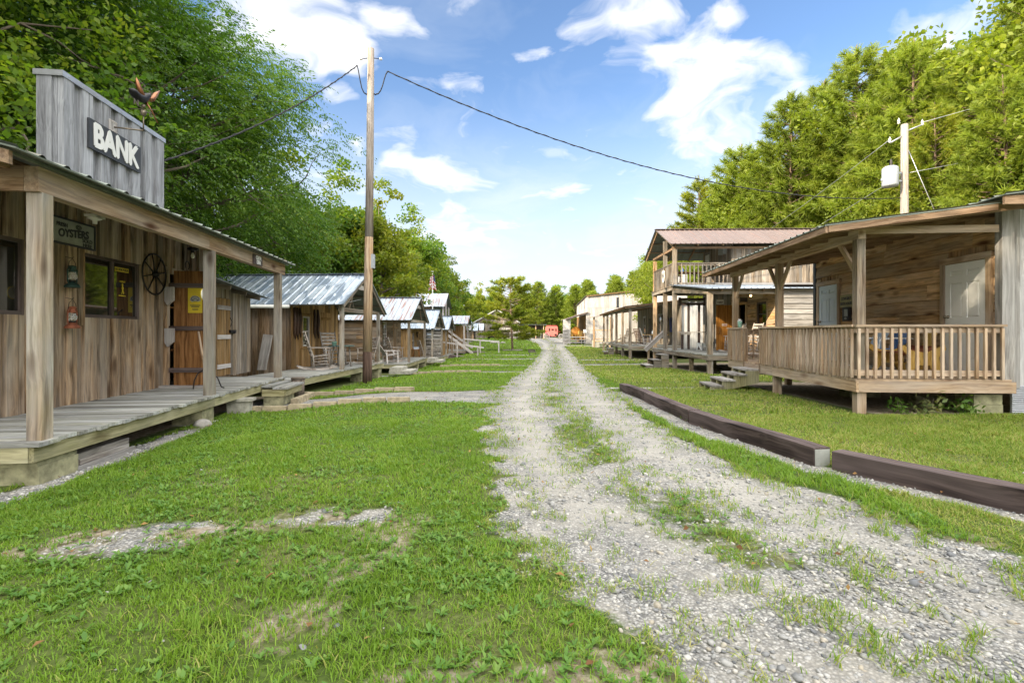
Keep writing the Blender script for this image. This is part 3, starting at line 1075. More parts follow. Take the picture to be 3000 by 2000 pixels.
def build_gravel():
    import bmesh
    bm = bmesh.new()
    bmesh.ops.create_icosphere(bm, subdivisions=1, radius=1)
    bv = np.array([v.co[:] for v in bm.verts])
    bf = np.array([[v.index for v in f.verts] for f in bm.faces])
    bm.free()
    parts = []
    for (y0, y1, dens, xl, xr, s0) in ((1.5, 3.2, 1500, -4.6, 4.6, .0092), (3.2, 5.5, 800, -6.4, 5.4, .0098), (5.5, 9.5, 220, -6.5, 3.6, .0115)):
        x, y = scatter_pts(y0, y1, dens, xl, xr)
        g = gravel_mask(x, y)
        l, r = road_edges(y)
        track = 1 - .62 * np.exp(-((x - (l * .78 + r * .22)) / .33) ** 2) - .62 * np.exp(-((x - (l * .2 + r * .8)) / .33) ** 2)
        k = RNG.random(len(x)) < sm(.25, .8, g + (fbm(x, y, 5, 2, 13) - .5) * .6) * np.clip(track, .25, 1)
        k |= RNG.random(len(x)) < .005
        x, y = x[k], y[k]
        n = len(x)
        s = s0 * np.exp(RNG.normal(0, .38, n))
        z = gz(x, y) - .012 * gravel_mask(x, y) + s * .12
        ang = RNG.uniform(0, 6.28, n)
        sc = np.stack([s * RNG.uniform(.8, 1.5, n), s * RNG.uniform(.6, 1.1, n), s * RNG.uniform(.35, .75, n)], -1)
        V = bv[None] * (1 + RNG.normal(0, .16, (n, len(bv), 1)))
        V = V * sc[:, None, :]
        c, sn = np.cos(ang)[:, None], np.sin(ang)[:, None]
        vx = V[..., 0] * c - V[..., 1] * sn
        vy = V[..., 0] * sn + V[..., 1] * c
        tilt = RNG.normal(0, .25, n)[:, None]
        vz = V[..., 2] + vx * tilt
        Vw = np.stack([vx + x[:, None], vy + y[:, None], vz + z[:, None]], -1)
        F = (np.arange(n)[:, None, None] * len(bv) + bf[None]).reshape(-1, 3)
        parts.append((Vw.reshape(-1, 3), F, np.repeat(RNG.random(n), len(bv))))
    V, F, Rn, Fm = join_arrays(parts)
    o = raw_mesh('gravel', V, F, M['gravelstone'], rnd=Rn)
    tag(o, 'loose crushed limestone lying on the road and paths', 'gravel', kind='stuff')


build_gravel()


def build_fallen_leaves():
    x, y = scatter_pts(1.6, 12, 2.4, -6, 7)
    k = ~blocked(x, y)
    x, y = x[k], y[k]
    n = len(x)
    P = np.stack([x, y, gz(x, y) + .012 + .015 * RNG.random(n)], -1)
    D = RNG.normal(0, 1, (n, 3)) * np.array([1, 1, .25])
    D /= np.linalg.norm(D, axis=1, keepdims=True)
    S = np.cross(D, np.array([0, 0, 1.0]) + RNG.normal(0, .35, (n, 3)))
    S /= np.linalg.norm(S, axis=1, keepdims=True)
    L, W = RNG.uniform(.03, .065, n)[:, None], RNG.uniform(.018, .035, n)[:, None]
    up = np.array([0, 0, 1.0])
    Vv = np.stack([P, P + D * L * .5 + S * W * .5 + up * L * .15, P + D * L, P + D * L * .5 - S * W * .5 + up * L * .12], 1).reshape(-1, 3)
    F = np.arange(n)[:, None] * 4 + np.arange(4)[None]
    o = raw_mesh('fallen_leaves', Vv, F, M['deadleaf'], rnd=np.repeat(RNG.random(n), 4))
    tag(o, 'few dry fallen leaves scattered over the lawn and road', 'leaves', kind='stuff')


build_fallen_leaves()
# ------------------------------------------------------------------ trees
def unit(v):
    return v / np.maximum(np.linalg.norm(v, axis=-1, keepdims=True), 1e-9)


def leaf_quads(P, D, L, W, tilt_up=.5, rng=RNG, droop=0.0):
    """rhombic leaves at P pointing along D"""
    n = len(P)
    D = unit(D)
    nrm = unit(rng.normal(0, 1, (n, 3)) * (1 - tilt_up) + np.array([0, 0, 1.0]) * tilt_up)
    S = unit(np.cross(D, nrm))
    N = np.cross(S, D)
    L, W = L[:, None], W[:, None]
    V = np.stack([P, P + D * L * .45 + S * W * .5 + N * L * .06, P + D * L - np.array([0, 0, 1]) * droop * L, P + D * L * .45 - S * W * .5 + N * L * .06], 1)
    F = (np.arange(n)[:, None] * 4 + np.arange(4)[None])
    return V.reshape(-1, 3), F


def limb(mb, p0, p1, r0, r1, n=5, wob=.12, sag=0.0):
    p0, p1 = Vector(p0), Vector(p1)
    L = (p1 - p0).length
    pts, rad = [], []
    ph = random.uniform(0, 6)
    for k in range(n + 1):
        t = k / n
        w = Vector((math.sin(ph + t * 4.3), math.cos(ph * 1.7 + t * 3.7), .4 * math.sin(ph * .6 + t * 5))) * wob * L * .35 * math.sin(math.pi * min(1, t * 1.0)) * (t > 0)
        pts.append(p0.lerp(p1, t) + w - Z3 * sag * L * t * t)
        rad.append(r0 + (r1 - r0) * t)
    mb.tube(pts, rad, 7 if r0 > .06 else 5, caps=False)
    return pts


def broadleaf(name, H, RC, hb, leaf, n_leaf, mat, seed, fronds=False, lean=(0, 0), limbs=26, crown_top=.5, clump=.17, bark=None):
    """trunk, limbs and a crown of leaf clumps; crown centre may lean"""
    random.seed(seed)
    rng = np.random.default_rng(seed)
    tm = MB()
    top = Vector((lean[0], lean[1], H * .86))
    tp = limb(tm, (0, 0, -.6), top, .017 * H + .03, .02, 9, .05)
    cl, cr = [], []

    def tr(t):
        f = t * (len(tp) - 1)
        i = min(int(f), len(tp) - 2)
        return tp[i].lerp(tp[i + 1], f - i)
    for k in range(limbs):
        t = hb + (1 - hb) * (k + random.random()) / limbs
        base = tr(min(.98, t * .86))
        az = k * 2.399 + random.uniform(-.5, .5)
        u = (t - hb) / (1 - hb)
        prof = math.sin(math.pi * (.16 + .80 * u) ** .8) ** .7 if u > .02 else .5
        rr = RC * prof * random.uniform(.62, 1.12)
        up = (.30 + .9 * u) * rr + random.uniform(-.25, .4)
        tip = base + Vector((math.cos(az) * rr, math.sin(az) * rr, up * .75))
        pts = limb(tm, base, tip, .0068 * H * (1.05 - .7 * u) + .010, .010, 5, .38, .05 if not fronds else .12)
        for j in range(3):
            q = pts[random.choice((2, 3, 4))]
            s = q + Vector((random.gauss(0, 1), random.gauss(0, 1), random.gauss(.25, .6))).normalized() * rr * random.uniform(.25, .5)
            limb(tm, q, s, .018 + .001 * H, .006, 3, .25)
            cl.append(s)
            cr.append(clump * RC * random.uniform(.8, 1.5))
        cl.append(pts[-1])
        cr.append(clump * RC * random.uniform(.9, 1.5))
        cl.append(pts[3])
        cr.append(clump * RC * random.uniform(.8, 1.3))
    for k in range(5):
        cl.append(top + Vector((random.gauss(0, RC * .16), random.gauss(0, RC * .16), random.uniform(-.02, .16) * H)))
        cr.append(clump * RC * random.uniform(.7, 1.1))
    C, Rr = np.array([c[:] for c in cl]), np.array(cr)
    wgt = Rr ** 2
    idx = rng.choice(len(C), n_leaf, p=wgt / wgt.sum())
    off = rng.normal(0, 1, (n_leaf, 3))
    rad = rng.random(n_leaf) ** .45
    off = unit(off) * rad[:, None] * Rr[idx][:, None] * np.array([1.15, 1.15, .72])
    P = C[idx] + off
    outw = unit(P - np.array([lean[0] * .6, lean[1] * .6, H * .45])) * np.array([1, 1, .35])
    crnd = rng.random(len(C))
    if not fronds:
        D = unit(outw * .6 + rng.normal(0, .75, (n_leaf, 3)) + np.array([0, 0, -.18]))
        V, F = leaf_quads(P, D, leaf * rng.uniform(.7, 1.35, n_leaf), leaf * rng.uniform(.5, .95, n_leaf), .42, rng)
        r = np.clip(crnd[idx] * .55 + rng.random(n_leaf) * .5 + .10 * (P[:, 2] / H) - .06, 0, 1)
        Rn = np.repeat(r, 4)
    else:
        # compound leaves: a drooping midrib with a row of leaflets either side
        D = unit(outw + rng.normal(0, .45, (n_leaf, 3)) + np.array([0, 0, .10]))
        FL = leaf * 4.6 * rng.uniform(.75, 1.3, n_leaf)
        side = unit(np.cross(D, np.array([0, 0, 1.0]) + rng.normal(0, .25, (n_leaf, 3))))
        VV, FF, RR = [], [], []
        o = 0
        r = np.clip(crnd[idx] * .5 + rng.random(n_leaf) * .45, 0, 1)
        for j in range(6):
            t = .16 + .84 * j / 5
            q = P + D * (FL * t)[:, None] - np.array([0, 0, 1]) * (FL * .52 * t * t)[:, None]
            dd = D - np.array([0, 0, 1]) * (1.04 * t)
            for sgn in ((-1, 1) if j < 5 else (0,)):
                ld = unit(dd * .55 + side * sgn * .9 + np.array([0, 0, -.32]))
                v, f = leaf_quads(q, ld, leaf * rng.uniform(.8, 1.25, n_leaf) * (1.05 - .25 * t), leaf * .40 * rng.uniform(.8, 1.2, n_leaf), .72, rng)
                VV.append(v)
                FF.append(f + o)
                o += len(v)
                RR.append(np.repeat(np.clip(r + rng.normal(0, .06, n_leaf), 0, 1), 4))
        V, F, Rn = np.concatenate(VV), np.concatenate(FF), np.concatenate(RR)
    root = thing(name, 'tree', 'tree')
    raw_mesh('crown', V, F, mat, root, rnd=Rn)
    tm.build('trunk', bark or M['bark'], root)
    return root


def pine(name, H, RC, hb, n_tuft, mat, seed, needle=.22, open_crown=False, nn=15, tw=.030, step=1.0):
    """whorls of branches with brushes of needles at the ends of the twigs"""
    random.seed(seed)
    rng = np.random.default_rng(seed)
    tm = MB()
    tp = limb(tm, (0, 0, -.6), (random.uniform(-.2, .2), random.uniform(-.2, .2), H * .97), .013 * H + .03, .02, 10, .02)

    def tr(t):
        f = t * (len(tp) - 1)
        i = min(int(f), len(tp) - 2)
        return tp[i].lerp(tp[i + 1], f - i)
    T, TD, TW = [], [], []
    h = hb
    az = random.uniform(0, 6)
    while h < .985:
        u = (h - hb) / (1 - hb)
        nb = random.choice((4, 5, 5, 6)) if not open_crown else random.choice((2, 3, 4))
        for k in range(nb):
            az += 6.283 / nb + random.uniform(-.45, .45)
            prof = (1 - u) ** .62 * (.55 + .45 * min(1, u * 4)) if not open_crown else math.sin(math.pi * (.30 + .66 * u)) ** .8
            ln = RC * prof * random.uniform(.72, 1.12) + .22
            el = (.05 + .55 * u) if not open_crown else (-.12 + .6 * u)
            el += random.uniform(-.15, .2)
            b0 = tr(h * .97)
            tip = b0 + Vector((math.cos(az) * ln, math.sin(az) * ln, math.sin(el) * ln))
            pts = limb(tm, b0, tip, .012 + .013 * ln * .8, .008, 4, .16)
            m = max(3, int(ln * 4.2))
            for j in range(m):
                t = .36 + .64 * (j + random.random()) / m
                f = t * 4
                i = min(int(f), 3)
                q = pts[i].lerp(pts[i + 1], f - i)
                sd = random.choice((-1, 1))
                dirn = Vector((math.cos(az + sd * random.uniform(.3, 1.1)), math.sin(az + sd * random.uniform(.3, 1.1)), random.uniform(-.05, .65)))
                L = random.uniform(.15, .42) * (.5 + .5 * ln / RC) * (1.15 - .45 * t)
                e = q + dirn.normalized() * L
                T += [e, q.lerp(e, .45)]
                TD += [dirn, dirn]
                TW += [1, .85]
            T.append(tip)
            TD.append(tip - pts[3] + Z3 * .1)
            TW.append(1.1)
        h += (.030 + .016 * random.random()) * (15 / H) ** .35 * step
    T.append(tr(.99))
    TD.append(Z3 * 1.0)
    TW.append(1.2)
    P, D, W = np.array([p[:] for p in T]), unit(np.array([d[:] for d in TD])), np.array(TW)
    if len(P) > n_tuft:
        s = rng.choice(len(P), n_tuft, replace=False)
        P, D, W = P[s], D[s], W[s]
    n = len(P)
    dirs = unit(D[:, None, :] * .75 + rng.normal(0, .62, (n, nn, 3)) + np.array([0, 0, .22]))
    base = P[:, None, :] - D[:, None, :] * (needle * rng.random((n, nn, 1)) * .9)
    ln = needle * W[:, None, None] * rng.uniform(.7, 1.25, (n, nn, 1))
    s = unit(np.cross(dirs, rng.normal(0, 1, (n, nn, 3)))) * (tw / 2)
    V = np.stack([base - s * .7, base + s * .7, base + dirs * ln * .7 + s - np.array([0, 0, .06]) * ln, base + dirs * ln - np.array([0, 0, .14]) * ln], 2).reshape(-1, 3)
    F = np.arange(n * nn)[:, None] * 4 + np.arange(4)[None]
    tr_ = rng.random(n)
    r = np.clip(tr_[:, None] * .6 + rng.random((n, nn)) * .42, 0, 1).ravel()
    root = thing(name, 'pine', 'tree')
    raw_mesh('crown', V, F, mat, root, rnd=np.repeat(r, 4))
    tm.build('trunk', M['pinebark'], root)
    return root


def put_tree(proto, used, x, y, rz, scale, label, group, z=None):
    zz = g1(x, y) if z is None else z
    if proto.name not in used:
        used.add(proto.name)
        proto.location, proto.rotation_euler, proto.scale = (x, y, zz), (0, 0, rz), (scale,) * 3
        proto['label'], proto['group'] = label, group
        return proto
    return copy_tree(proto, None, (x, y, zz), rz, label, group, scale)


USED = set()
# the big overhanging compound-leaved trees behind the bank
tA = broadleaf('walnut_tree', 17.5, 6.0, .24, .15, 15000, M['leaf_near'], 11, True, limbs=46, clump=.185)
put_tree(tA, USED, -13.0, 18.6, .4, .97, 'big walnut tree with drooping fronds hanging over the striped tin roof beside the utility pole', 'trees behind the bank')
tB = broadleaf('walnut_tree', 16.5, 5.2, .20, .14, 11000, M['leaf_near'], 12, True, limbs=38, clump=.19)
put_tree(tB, USED, -13.4, 13.2, 1.3, 1.0, 'walnut tree right behind the false front of the bank', 'trees behind the bank')
tC = broadleaf('maple_tree', 17.0, 5.2, .16, .145, 64000, M['leaf_maple'], 13, False, limbs=40, clump=.17)
put_tree(tC, USED, -13.2, 8.6, 2.0, .95, 'leafy maple tree at the left edge above the near end of the bank roof', 'trees behind the bank')
MAPLES = 'maples deeper in the wood behind the bank'
for (x, y, rz, s) in ((-18.5, 22, .5, 1.05), (-19, 15, 2.6, 1.1), (-17, 28, 4.0, 1.0), (-21, 9.5, 5.2, 1.1), (-26, 19, 1.9, 1.2), (-15.5, 4.2, .9, 1.0)):
    put_tree(tC, USED, x, y, rz, s, 'tall maple outside the picture, added to shade the near ground', MAPLES)
# trees added to the left of the camera, outside the picture, that shade the near ground
for (x, y, rz, s) in ((-13.5, -1.5, 1.1, 1.0), (-17, -8, 3.7, 1.1), (-21, 1.5, 2.2, 1.1), (-24, -6, .3, 1.2), (-14, -14, 5, 1.0), (-26, -15, 4, 1.15), (-9.8, -4.6, 3.3, .85), (-18, -1.8, 4.6, 1.1)):
    put_tree(tC, USED, x, y, rz, s, 'tall maple outside the picture, added to shade the near ground', MAPLES)

# hedgerow trees behind the left-hand cabins
HD = 'broadleaf trees behind the left cabins'
hA = broadleaf('hedgerow_tree', 14.5, 4.6, .08, .27, 26000, M['leaf_far'], 21, limbs=30, clump=.19)
hB = broadleaf('hedgerow_tree', 13.0, 4.2, .08, .27, 24000, M['leaf_far'], 22, limbs=28, clump=.19, lean=(.8, .3))
hY = broadleaf('poplar_tree', 13.5, 3.4, .10, .25, 18000, M['leaf_yellow'], 23, limbs=26, clump=.2)
for i, (p, x, y, rz, s) in enumerate(((hA, -12.6, 37, .3, .96), (hB, -14.2, 30, 1.2, .98), (hB, -12.0, 46, 2.2, 1.0), (hA, -11.0, 55, 3.0, 1.06), (hB, -11.6, 64, 3.9, 1.1), (hA, -11.4, 73, 5.0, 1.04), (hB, -12.2, 82, .8, 1.06),
                                      (hB, -15, 94, 2.9, 1.0), (hA, -24, 98, 2.9, 1.1))):
    put_tree(p, USED, x, y, rz, s, 'dense dark green broadleaf tree in the row behind the left-hand cabins', HD)
for i, (x, y, rz, s, l) in enumerate(((-9.4, 35.5, .3, .93, 'yellow green poplar showing just beside the utility pole'), (-9.6, 50, 2.0, .72, 'small bright yellow tree just behind the flagpole'),
                                      (-9.6, 60, 4.2, .92, 'yellow green poplar in the middle of the left tree row'), (-9.9, 78, 1.3, .98, 'yellow green poplar at the far end of the left tree row'))):
    put_tree(hY, USED, x, y, rz, s, l, 'yellow green poplars in the left tree row')

# the lone pine on the lawn
lp = pine('lawn_pine', 7.0, 2.9, .24, 2600, M['needle_dark'], 31, .34, True, 20, .045, .62)
lp.location = (0.05, 47.5, g1(0.05, 47.5))
tag(lp, 'lone spreading pine with bare lower trunk standing on the lawn left of the road')

# pines on the rise behind the right-hand buildings
PN = 'pines on the rise behind the right buildings'
PL = 'sunlit yellow green pine in the thick stand behind the right-hand buildings'
pA = pine('pine_tree', 14.0, 4.0, .04, 4200, M['needle'], 41, .38, False, 20, .032, .60)
pB = pine('pine_tree', 12.5, 3.7, .03, 3800, M['needle'], 42, .36, False, 20, .032, .60)
pC = pine('pine_tree', 13.5, 3.2, .22, 2600, M['needle_dark'], 43, .36, False, 15, .040, .7)
for i, (p, x, y, rz, s) in enumerate((
        (pA, 21.5, 27, .2, .95), (pB, 24.0, 21.5, 1.1, .98), (pA, 26.5, 25, 2.2, 1.05), (pA, 19.6, 35.5, 3.0, 1.10), (pA, 22.4, 32.5, 4.0, 1.12), (pB, 18.4, 41, .5, 1.16), (pC, 17.2, 46.5, 1.9, 1.05),
        (pA, 24.8, 32, 5.1, 1.05), (pB, 22.5, 45, 2.8, 1.05), (pA, 23.4, 38, 1.0, 1.12), (pB, 29.5, 30, 3.3, 1.05), (pA, 20.6, 53, 3.4, .98), (pB, 26, 51, 4.2, 1.1), (pC, 20.0, 24, 2.0, .72),
        (pB, 23.0, 59, .4, .95), (pA, 19.5, 64, 1.4, .80), (pB, 20.6, 72, 2.4, .88), (pA, 24.5, 78, 3.4, .9), (pB, 20.5, 84, 4.4, .84), (pA, 26, 90, 5.4, .9), (pC, 24.2, 17.5, 2.5, .85), (pB, 29.2, 22, .7, 1.0),
        (pA, 31.5, 26, 1.7, 1.0), (pA, 21.0, 29.6, 5.6, .74), (pB, 17.6, 37.2, 2.9, .72), (pB, 20.2, 20.5, 3.6, .74), (pA, 22.4, 24.2, 4.6, .80), (pA, 27.5, 19.5, .6, 1.05), (pB, 25.2, 28.3, 5.2, 1.0), (pA, 17.9, 56, 2.2, .78), (pB, 19.0, 49, 4.8, .84), (pA, 33, 22, 2.7, 1.1), (pB, 16.4, 44.5, .9, .66))):
    put_tree(p, USED, x, y, rz, s * (1.15 if y < 48 else 1.04), PL, PN)
hk = broadleaf('hill_tree', 13.5, 4.6, .05, .22, 30000, M['leaf_hill'], 52, limbs=34, clump=.19)
for (x, y, rz, s) in ((23.6, 29.5, .4, 1.12), (20.8, 38.5, 1.6, 1.05), (25.6, 35, 2.7, 1.22), (27.5, 23, 3.9, 1.22), (21.4, 44.5, 5.0, 1.12), (22, 51, .9, 1.1), (29, 27, 2.1, 1.3), (18.6, 58, 3.3, .92), (21.5, 67, 4.4, 1.0), (22.5, 76, 5.6, .98), (18.2, 35, .2, .62), (19.6, 27.5, 1.3, .66), (21.8, 20.8, 3.1, .72)):
    put_tree(hk, USED, x, y, rz, s, 'leafy yellow green tree between the pines on the rise at right', 'leafy trees among the right-hand pines')
oak = broadleaf('oak_tree', 15.0, 4.2, .45, .24, 9000, M['leaf_maple'], 51, limbs=20, clump=.17)
put_tree(oak, USED, 27.6, 33, .5, 1.10, 'oak with open branches rising above the pines near the transformer pole', 'oaks above the pines')
put_tree(oak, USED, 31, 27.5, 2.5, 1.12, 'oak crown at the top right corner above the pines', 'oaks above the pines')
put_tree(oak, USED, 33, 35, 4.0, 1.05, 'oak behind the tallest pines on the right', 'oaks above the pines')

# woods closing the far end of the street
FE = 'trees closing the far end of the street'
fA = pine('far_pine', 13, 4.2, .05, 2400, M['needle'], 61, .6, False, 11, .08, .62)
fB = broadleaf('far_tree', 12, 4.4, .06, .38, 13000, M['leaf_far'], 62, limbs=24, clump=.2)
fC = broadleaf('far_birch', 12, 3.6, .08, .36, 9000, M['leaf_yellow'], 63, limbs=22, clump=.2)
for i, (p, x, y, rz, s) in enumerate((
        (fC, -7.5, 112, .5, .98), (fB, -12, 118, 1.5, 1.05), (fC, -3.0, 119, 2.5, .92), (fA, 1.5, 122, 3.5, .98), (fA, 6.2, 118, 4.5, 1.04), (fA, 10.5, 121, 5.5, .96), (fA, 14.5, 116, .9, .96), (fA, 18.5, 121, 1.9, 1.02),
        (fA, 23, 112, 2.9, 1.0), (fB, 3.8, 132, .2, 1.0), (fB, 12.6, 133, 3.6, 1.02), (fA, 20, 134, 4.6, 1.1), (fB, 26, 126, 5.6, 1.05), (fB, -5, 134, 1.6, 1.0), (fB, -16, 130, 2.6, 1.1), (fC, 8.6, 128, .6, .86),
        (fA, 16.6, 104, 2.1, .78), (fA, 20.5, 98, 1.1, .85), (fB, 17, 127, 3.9, 1.0), (fB, -22, 120, 3.9, 1.1), (fB, 32, 118, 2.9, 1.1), (fA, 28, 104, 1.9, 1.1))):
    put_tree(p, USED, x, y, rz, s, {fA: 'far yellow green pine in the wood closing the street', fB: 'far dark broadleaf tree in the wood closing the street', fC: 'far slender pale tree in the wood closing the street'}[p], FE)
random.seed(99)
# ------------------------------------------------------------------ carpentry
def V(x, y, z):
    return Vector((x, y, z))


NX, NY = Vector((-1, 0, 0)), Vector((0, -1, 0))


def spans(a0, a1, cuts):
    """a0..a1 less the cut ranges"""
    out = [(a0, a1)]
    for c0, c1 in cuts:
        nxt = []
        for s0, s1 in out:
            if c1 <= s0 or c0 >= s1:
                nxt.append((s0, s1))
            else:
                if c0 > s0 + .004:
                    nxt.append((s0, c0))
                if c1 < s1 - .004:
                    nxt.append((c1, s1))
        out = nxt
    return out


def wall(mb, O, A, N, L, z0, zt, style='vert', bw=.2, th=.025, holes=(), mat=0, gap=.005, back=True, bmat=None, rough_foot=.0):
    """boarded wall standing on the line O + A*a, outer side towards N. holes: (a0, a1, z0, z1)"""
    O = Vector((O[0], O[1], 0))
    top = zt if callable(zt) else (lambda a: zt)
    Q = lambda a, z, n: O + A * a + Z3 * z + N * n
    if back:
        edges = sorted({0.0, L} | {h[k] for h in holes for k in (0, 1) if 0 < h[k] < L} | ({L / 2} if callable(zt) else set()))
        for e0, e1 in zip(edges[:-1], edges[1:]):
            cuts = [(h[2], h[3]) for h in holes if h[0] < (e0 + e1) / 2 < h[1]]
            t0, t1 = top(e0), top(e1)
            for s0, s1 in spans(z0, max(t0, t1), cuts):
                tt = (t0, t1) if s1 >= max(t0, t1) - 1e-6 else (s1, s1)
                mb.hexa([Q(e0, s0, -.05), Q(e1, s0, -.05), Q(e1, s0, -.003), Q(e0, s0, -.003), Q(e0, tt[0], -.05), Q(e1, tt[1], -.05), Q(e1, tt[1], -.003), Q(e0, tt[0], -.003)], 2, mat if bmat is None else bmat, .25)
    if style in ('vert', 'bnb'):
        a = 0.0
        k = 0
        while a < L - .01:
            w = bw * random.uniform(.78, 1.22)
            if style == 'bnb':
                w = bw * (random.uniform(.75, .95) if k % 2 else random.uniform(.95, 1.3))
            if L - a - w < bw * .4:
                w = L - a
            n0, n1 = (0, th * random.uniform(.9, 1.1)) if style == 'vert' else ((0, th) if k % 2 else (0, th * 2.6))
            e = sorted({a, a + w} | {h[q] for h in holes for q in (0, 1) if a + .004 < h[q] < a + w - .004})
            rr = random.random()
            for e0, e1 in zip(e[:-1], e[1:]):
                cuts = [(h[2], h[3]) for h in holes if h[0] < (e0 + e1) / 2 < h[1]]
                t0, t1 = top(e0), top(e1)
                for s0, s1 in spans(z0 + random.uniform(-rough_foot, rough_foot), max(t0, t1), cuts):
                    tt = (t0, t1) if s1 >= max(t0, t1) - 1e-6 else (s1, s1)
                    g0 = gap if e0 == a else 0
                    mb.hexa([Q(e0 + g0, s0, n0), Q(e1, s0, n0), Q(e1, s0, n1), Q(e0 + g0, s0, n1), Q(e0 + g0, tt[0], n0), Q(e1, tt[1], n0), Q(e1, tt[1], n1), Q(e0 + g0, tt[0], n1)], 2, mat, rr)
            a += w
            k += 1
    else:
        z = z0
        zmax = max(top(L * i / 12) for i in range(13))
        while z < zmax - .02:
            h = min(bw * random.uniform(.88, 1.12), zmax - z)
            aa = [L * i / 40 for i in range(41) if top(L * i / 40) >= z + h * .5]
            if not aa:
                break
            cuts = [(q[0], q[1]) for q in holes if q[2] < z + h - .01 and q[3] > z + .01]
            for s0, s1 in spans(min(aa), max(aa), cuts):
                # butt joints along a long row
                js = [s0]
                while js[-1] < s1:
                    js.append(min(s1, js[-1] + random.uniform(2.2, 4.2)))
                for j0, j1 in zip(js[:-1], js[1:]):
                    if j1 - j0 < .02:
                        continue
                    rr = random.random()
                    if style == 'lap':
                        b = random.uniform(-.004, .006)
                        mb.hexa([Q(j0, z, 0), Q(j1, z, 0), Q(j1, z, th + b), Q(j0, z, th + b), Q(j0, z + h + .008, 0), Q(j1, z + h + .008, 0), Q(j1, z + h + .008, th * .35), Q(j0, z + h + .008, th * .35)], 0, mat, rr)
                    elif style == 'plank':
                        tb, tt_ = th * random.uniform(1.0, 1.5), th * random.uniform(.55, .85)
                        mb.hexa([Q(j0 + .002, z + gap, 0), Q(j1, z + gap, 0), Q(j1, z + gap, tb), Q(j0 + .002, z + gap, tb), Q(j0 + .002, z + h, 0), Q(j1, z + h, 0), Q(j1, z + h, tt_), Q(j0 + .002, z + h, tt_)], 0, mat, rr)
                    else:
                        mb.tube([Q(j0, z + h / 2, 0), Q(j1, z + h / 2, 0)], h / 2 * .98, 12, mat, rr)
            z += h


def deck(mb, x0, x1, y0, y1, z, bw=.14, th=.036, along='x', mat=0, ragged=.02):
    """deck boards; along tells which way the boards run"""
    a, k = (y0, 0) if along == 'x' else (x0, 0)
    end = y1 if along == 'x' else x1
    while a < end - .01:
        w = min(bw, end - a)
        e = random.uniform(-ragged, ragged)
        dz = random.uniform(-.004, .004)
        if along == 'x':
            mb.b(x0, x1 + e, a + .006, a + w - .006, z - th + dz, z + dz, mat, None, 0)
        else:
            mb.b(a + .004, a + w - .004, y0 + e, y1, z - th + dz, z + dz, mat, None, 1)
        a += w


def roof(mb, E0, E1, R0, R1, pitch=.23, rib=.022, panel=3, mat=0, under=1, th=.014, wave=False):
    """ribbed sheet roof between eave E0-E1 and ridge R0-R1, seen from above and below"""
    E0, E1, R0, R1 = (Vector(p) for p in (E0, E1, R0, R1))
    N = (E1 - E0).cross(R0 - E0)
    N = N.normalized() if N.z > 0 else -N.normalized()
    L, D = (E1 - E0).length, (R0 - E0).length
    n = max(1, round(L / pitch))
    pr = random.random()
    off = random.uniform(0, 40)
    for k in range(n):
        if k % panel == 0:
            pr = random.random()
            off = random.uniform(0, 40)
        a0, a1 = k / n, (k + 1) / n
        prof = [(a0, rib), (a0 + .10 / n, rib), (a0 + .22 / n, 0), (a1 - .12 / n, 0), (a1, rib)]
        VV, G, F = [], [], []
        for (a, h) in prof:
            e, r = E0.lerp(E1, a), R0.lerp(R1, a)
            VV += [e + N * h, r + N * h]
            G += [(D + off, a * L + off, 0), (off, a * L + off, 0)]
        for i in range(4):
            F.append((2 * i, 2 * i + 2, 2 * i + 3, 2 * i + 1) if (E1 - E0).cross(R0 - E0).z > 0 else (2 * i, 2 * i + 1, 2 * i + 3, 2 * i + 2))
        mb.add(VV, F, G, pr, mat)
    q = [E0 - N * th, E1 - N * th, R1 - N * th, R0 - N * th]
    mb.add(q, [(0, 3, 2, 1)], [(D + off, 0, 0), (D + off, L, 0), (off, L, 0), (off, 0, 0)], .5, under)
    # edge strips closing the sheet
    t = [E0 + N * .001, E1 + N * .001, R1 + N * .001, R0 + N * .001]
    for i in range(4):
        j = (i + 1) % 4
        mb.add([q[i], q[j], t[j], t[i]], [(0, 1, 2, 3)], [(0, 0, 0), (1, 0, 0), (1, .02, 0), (0, .02, 0)], .5, mat)


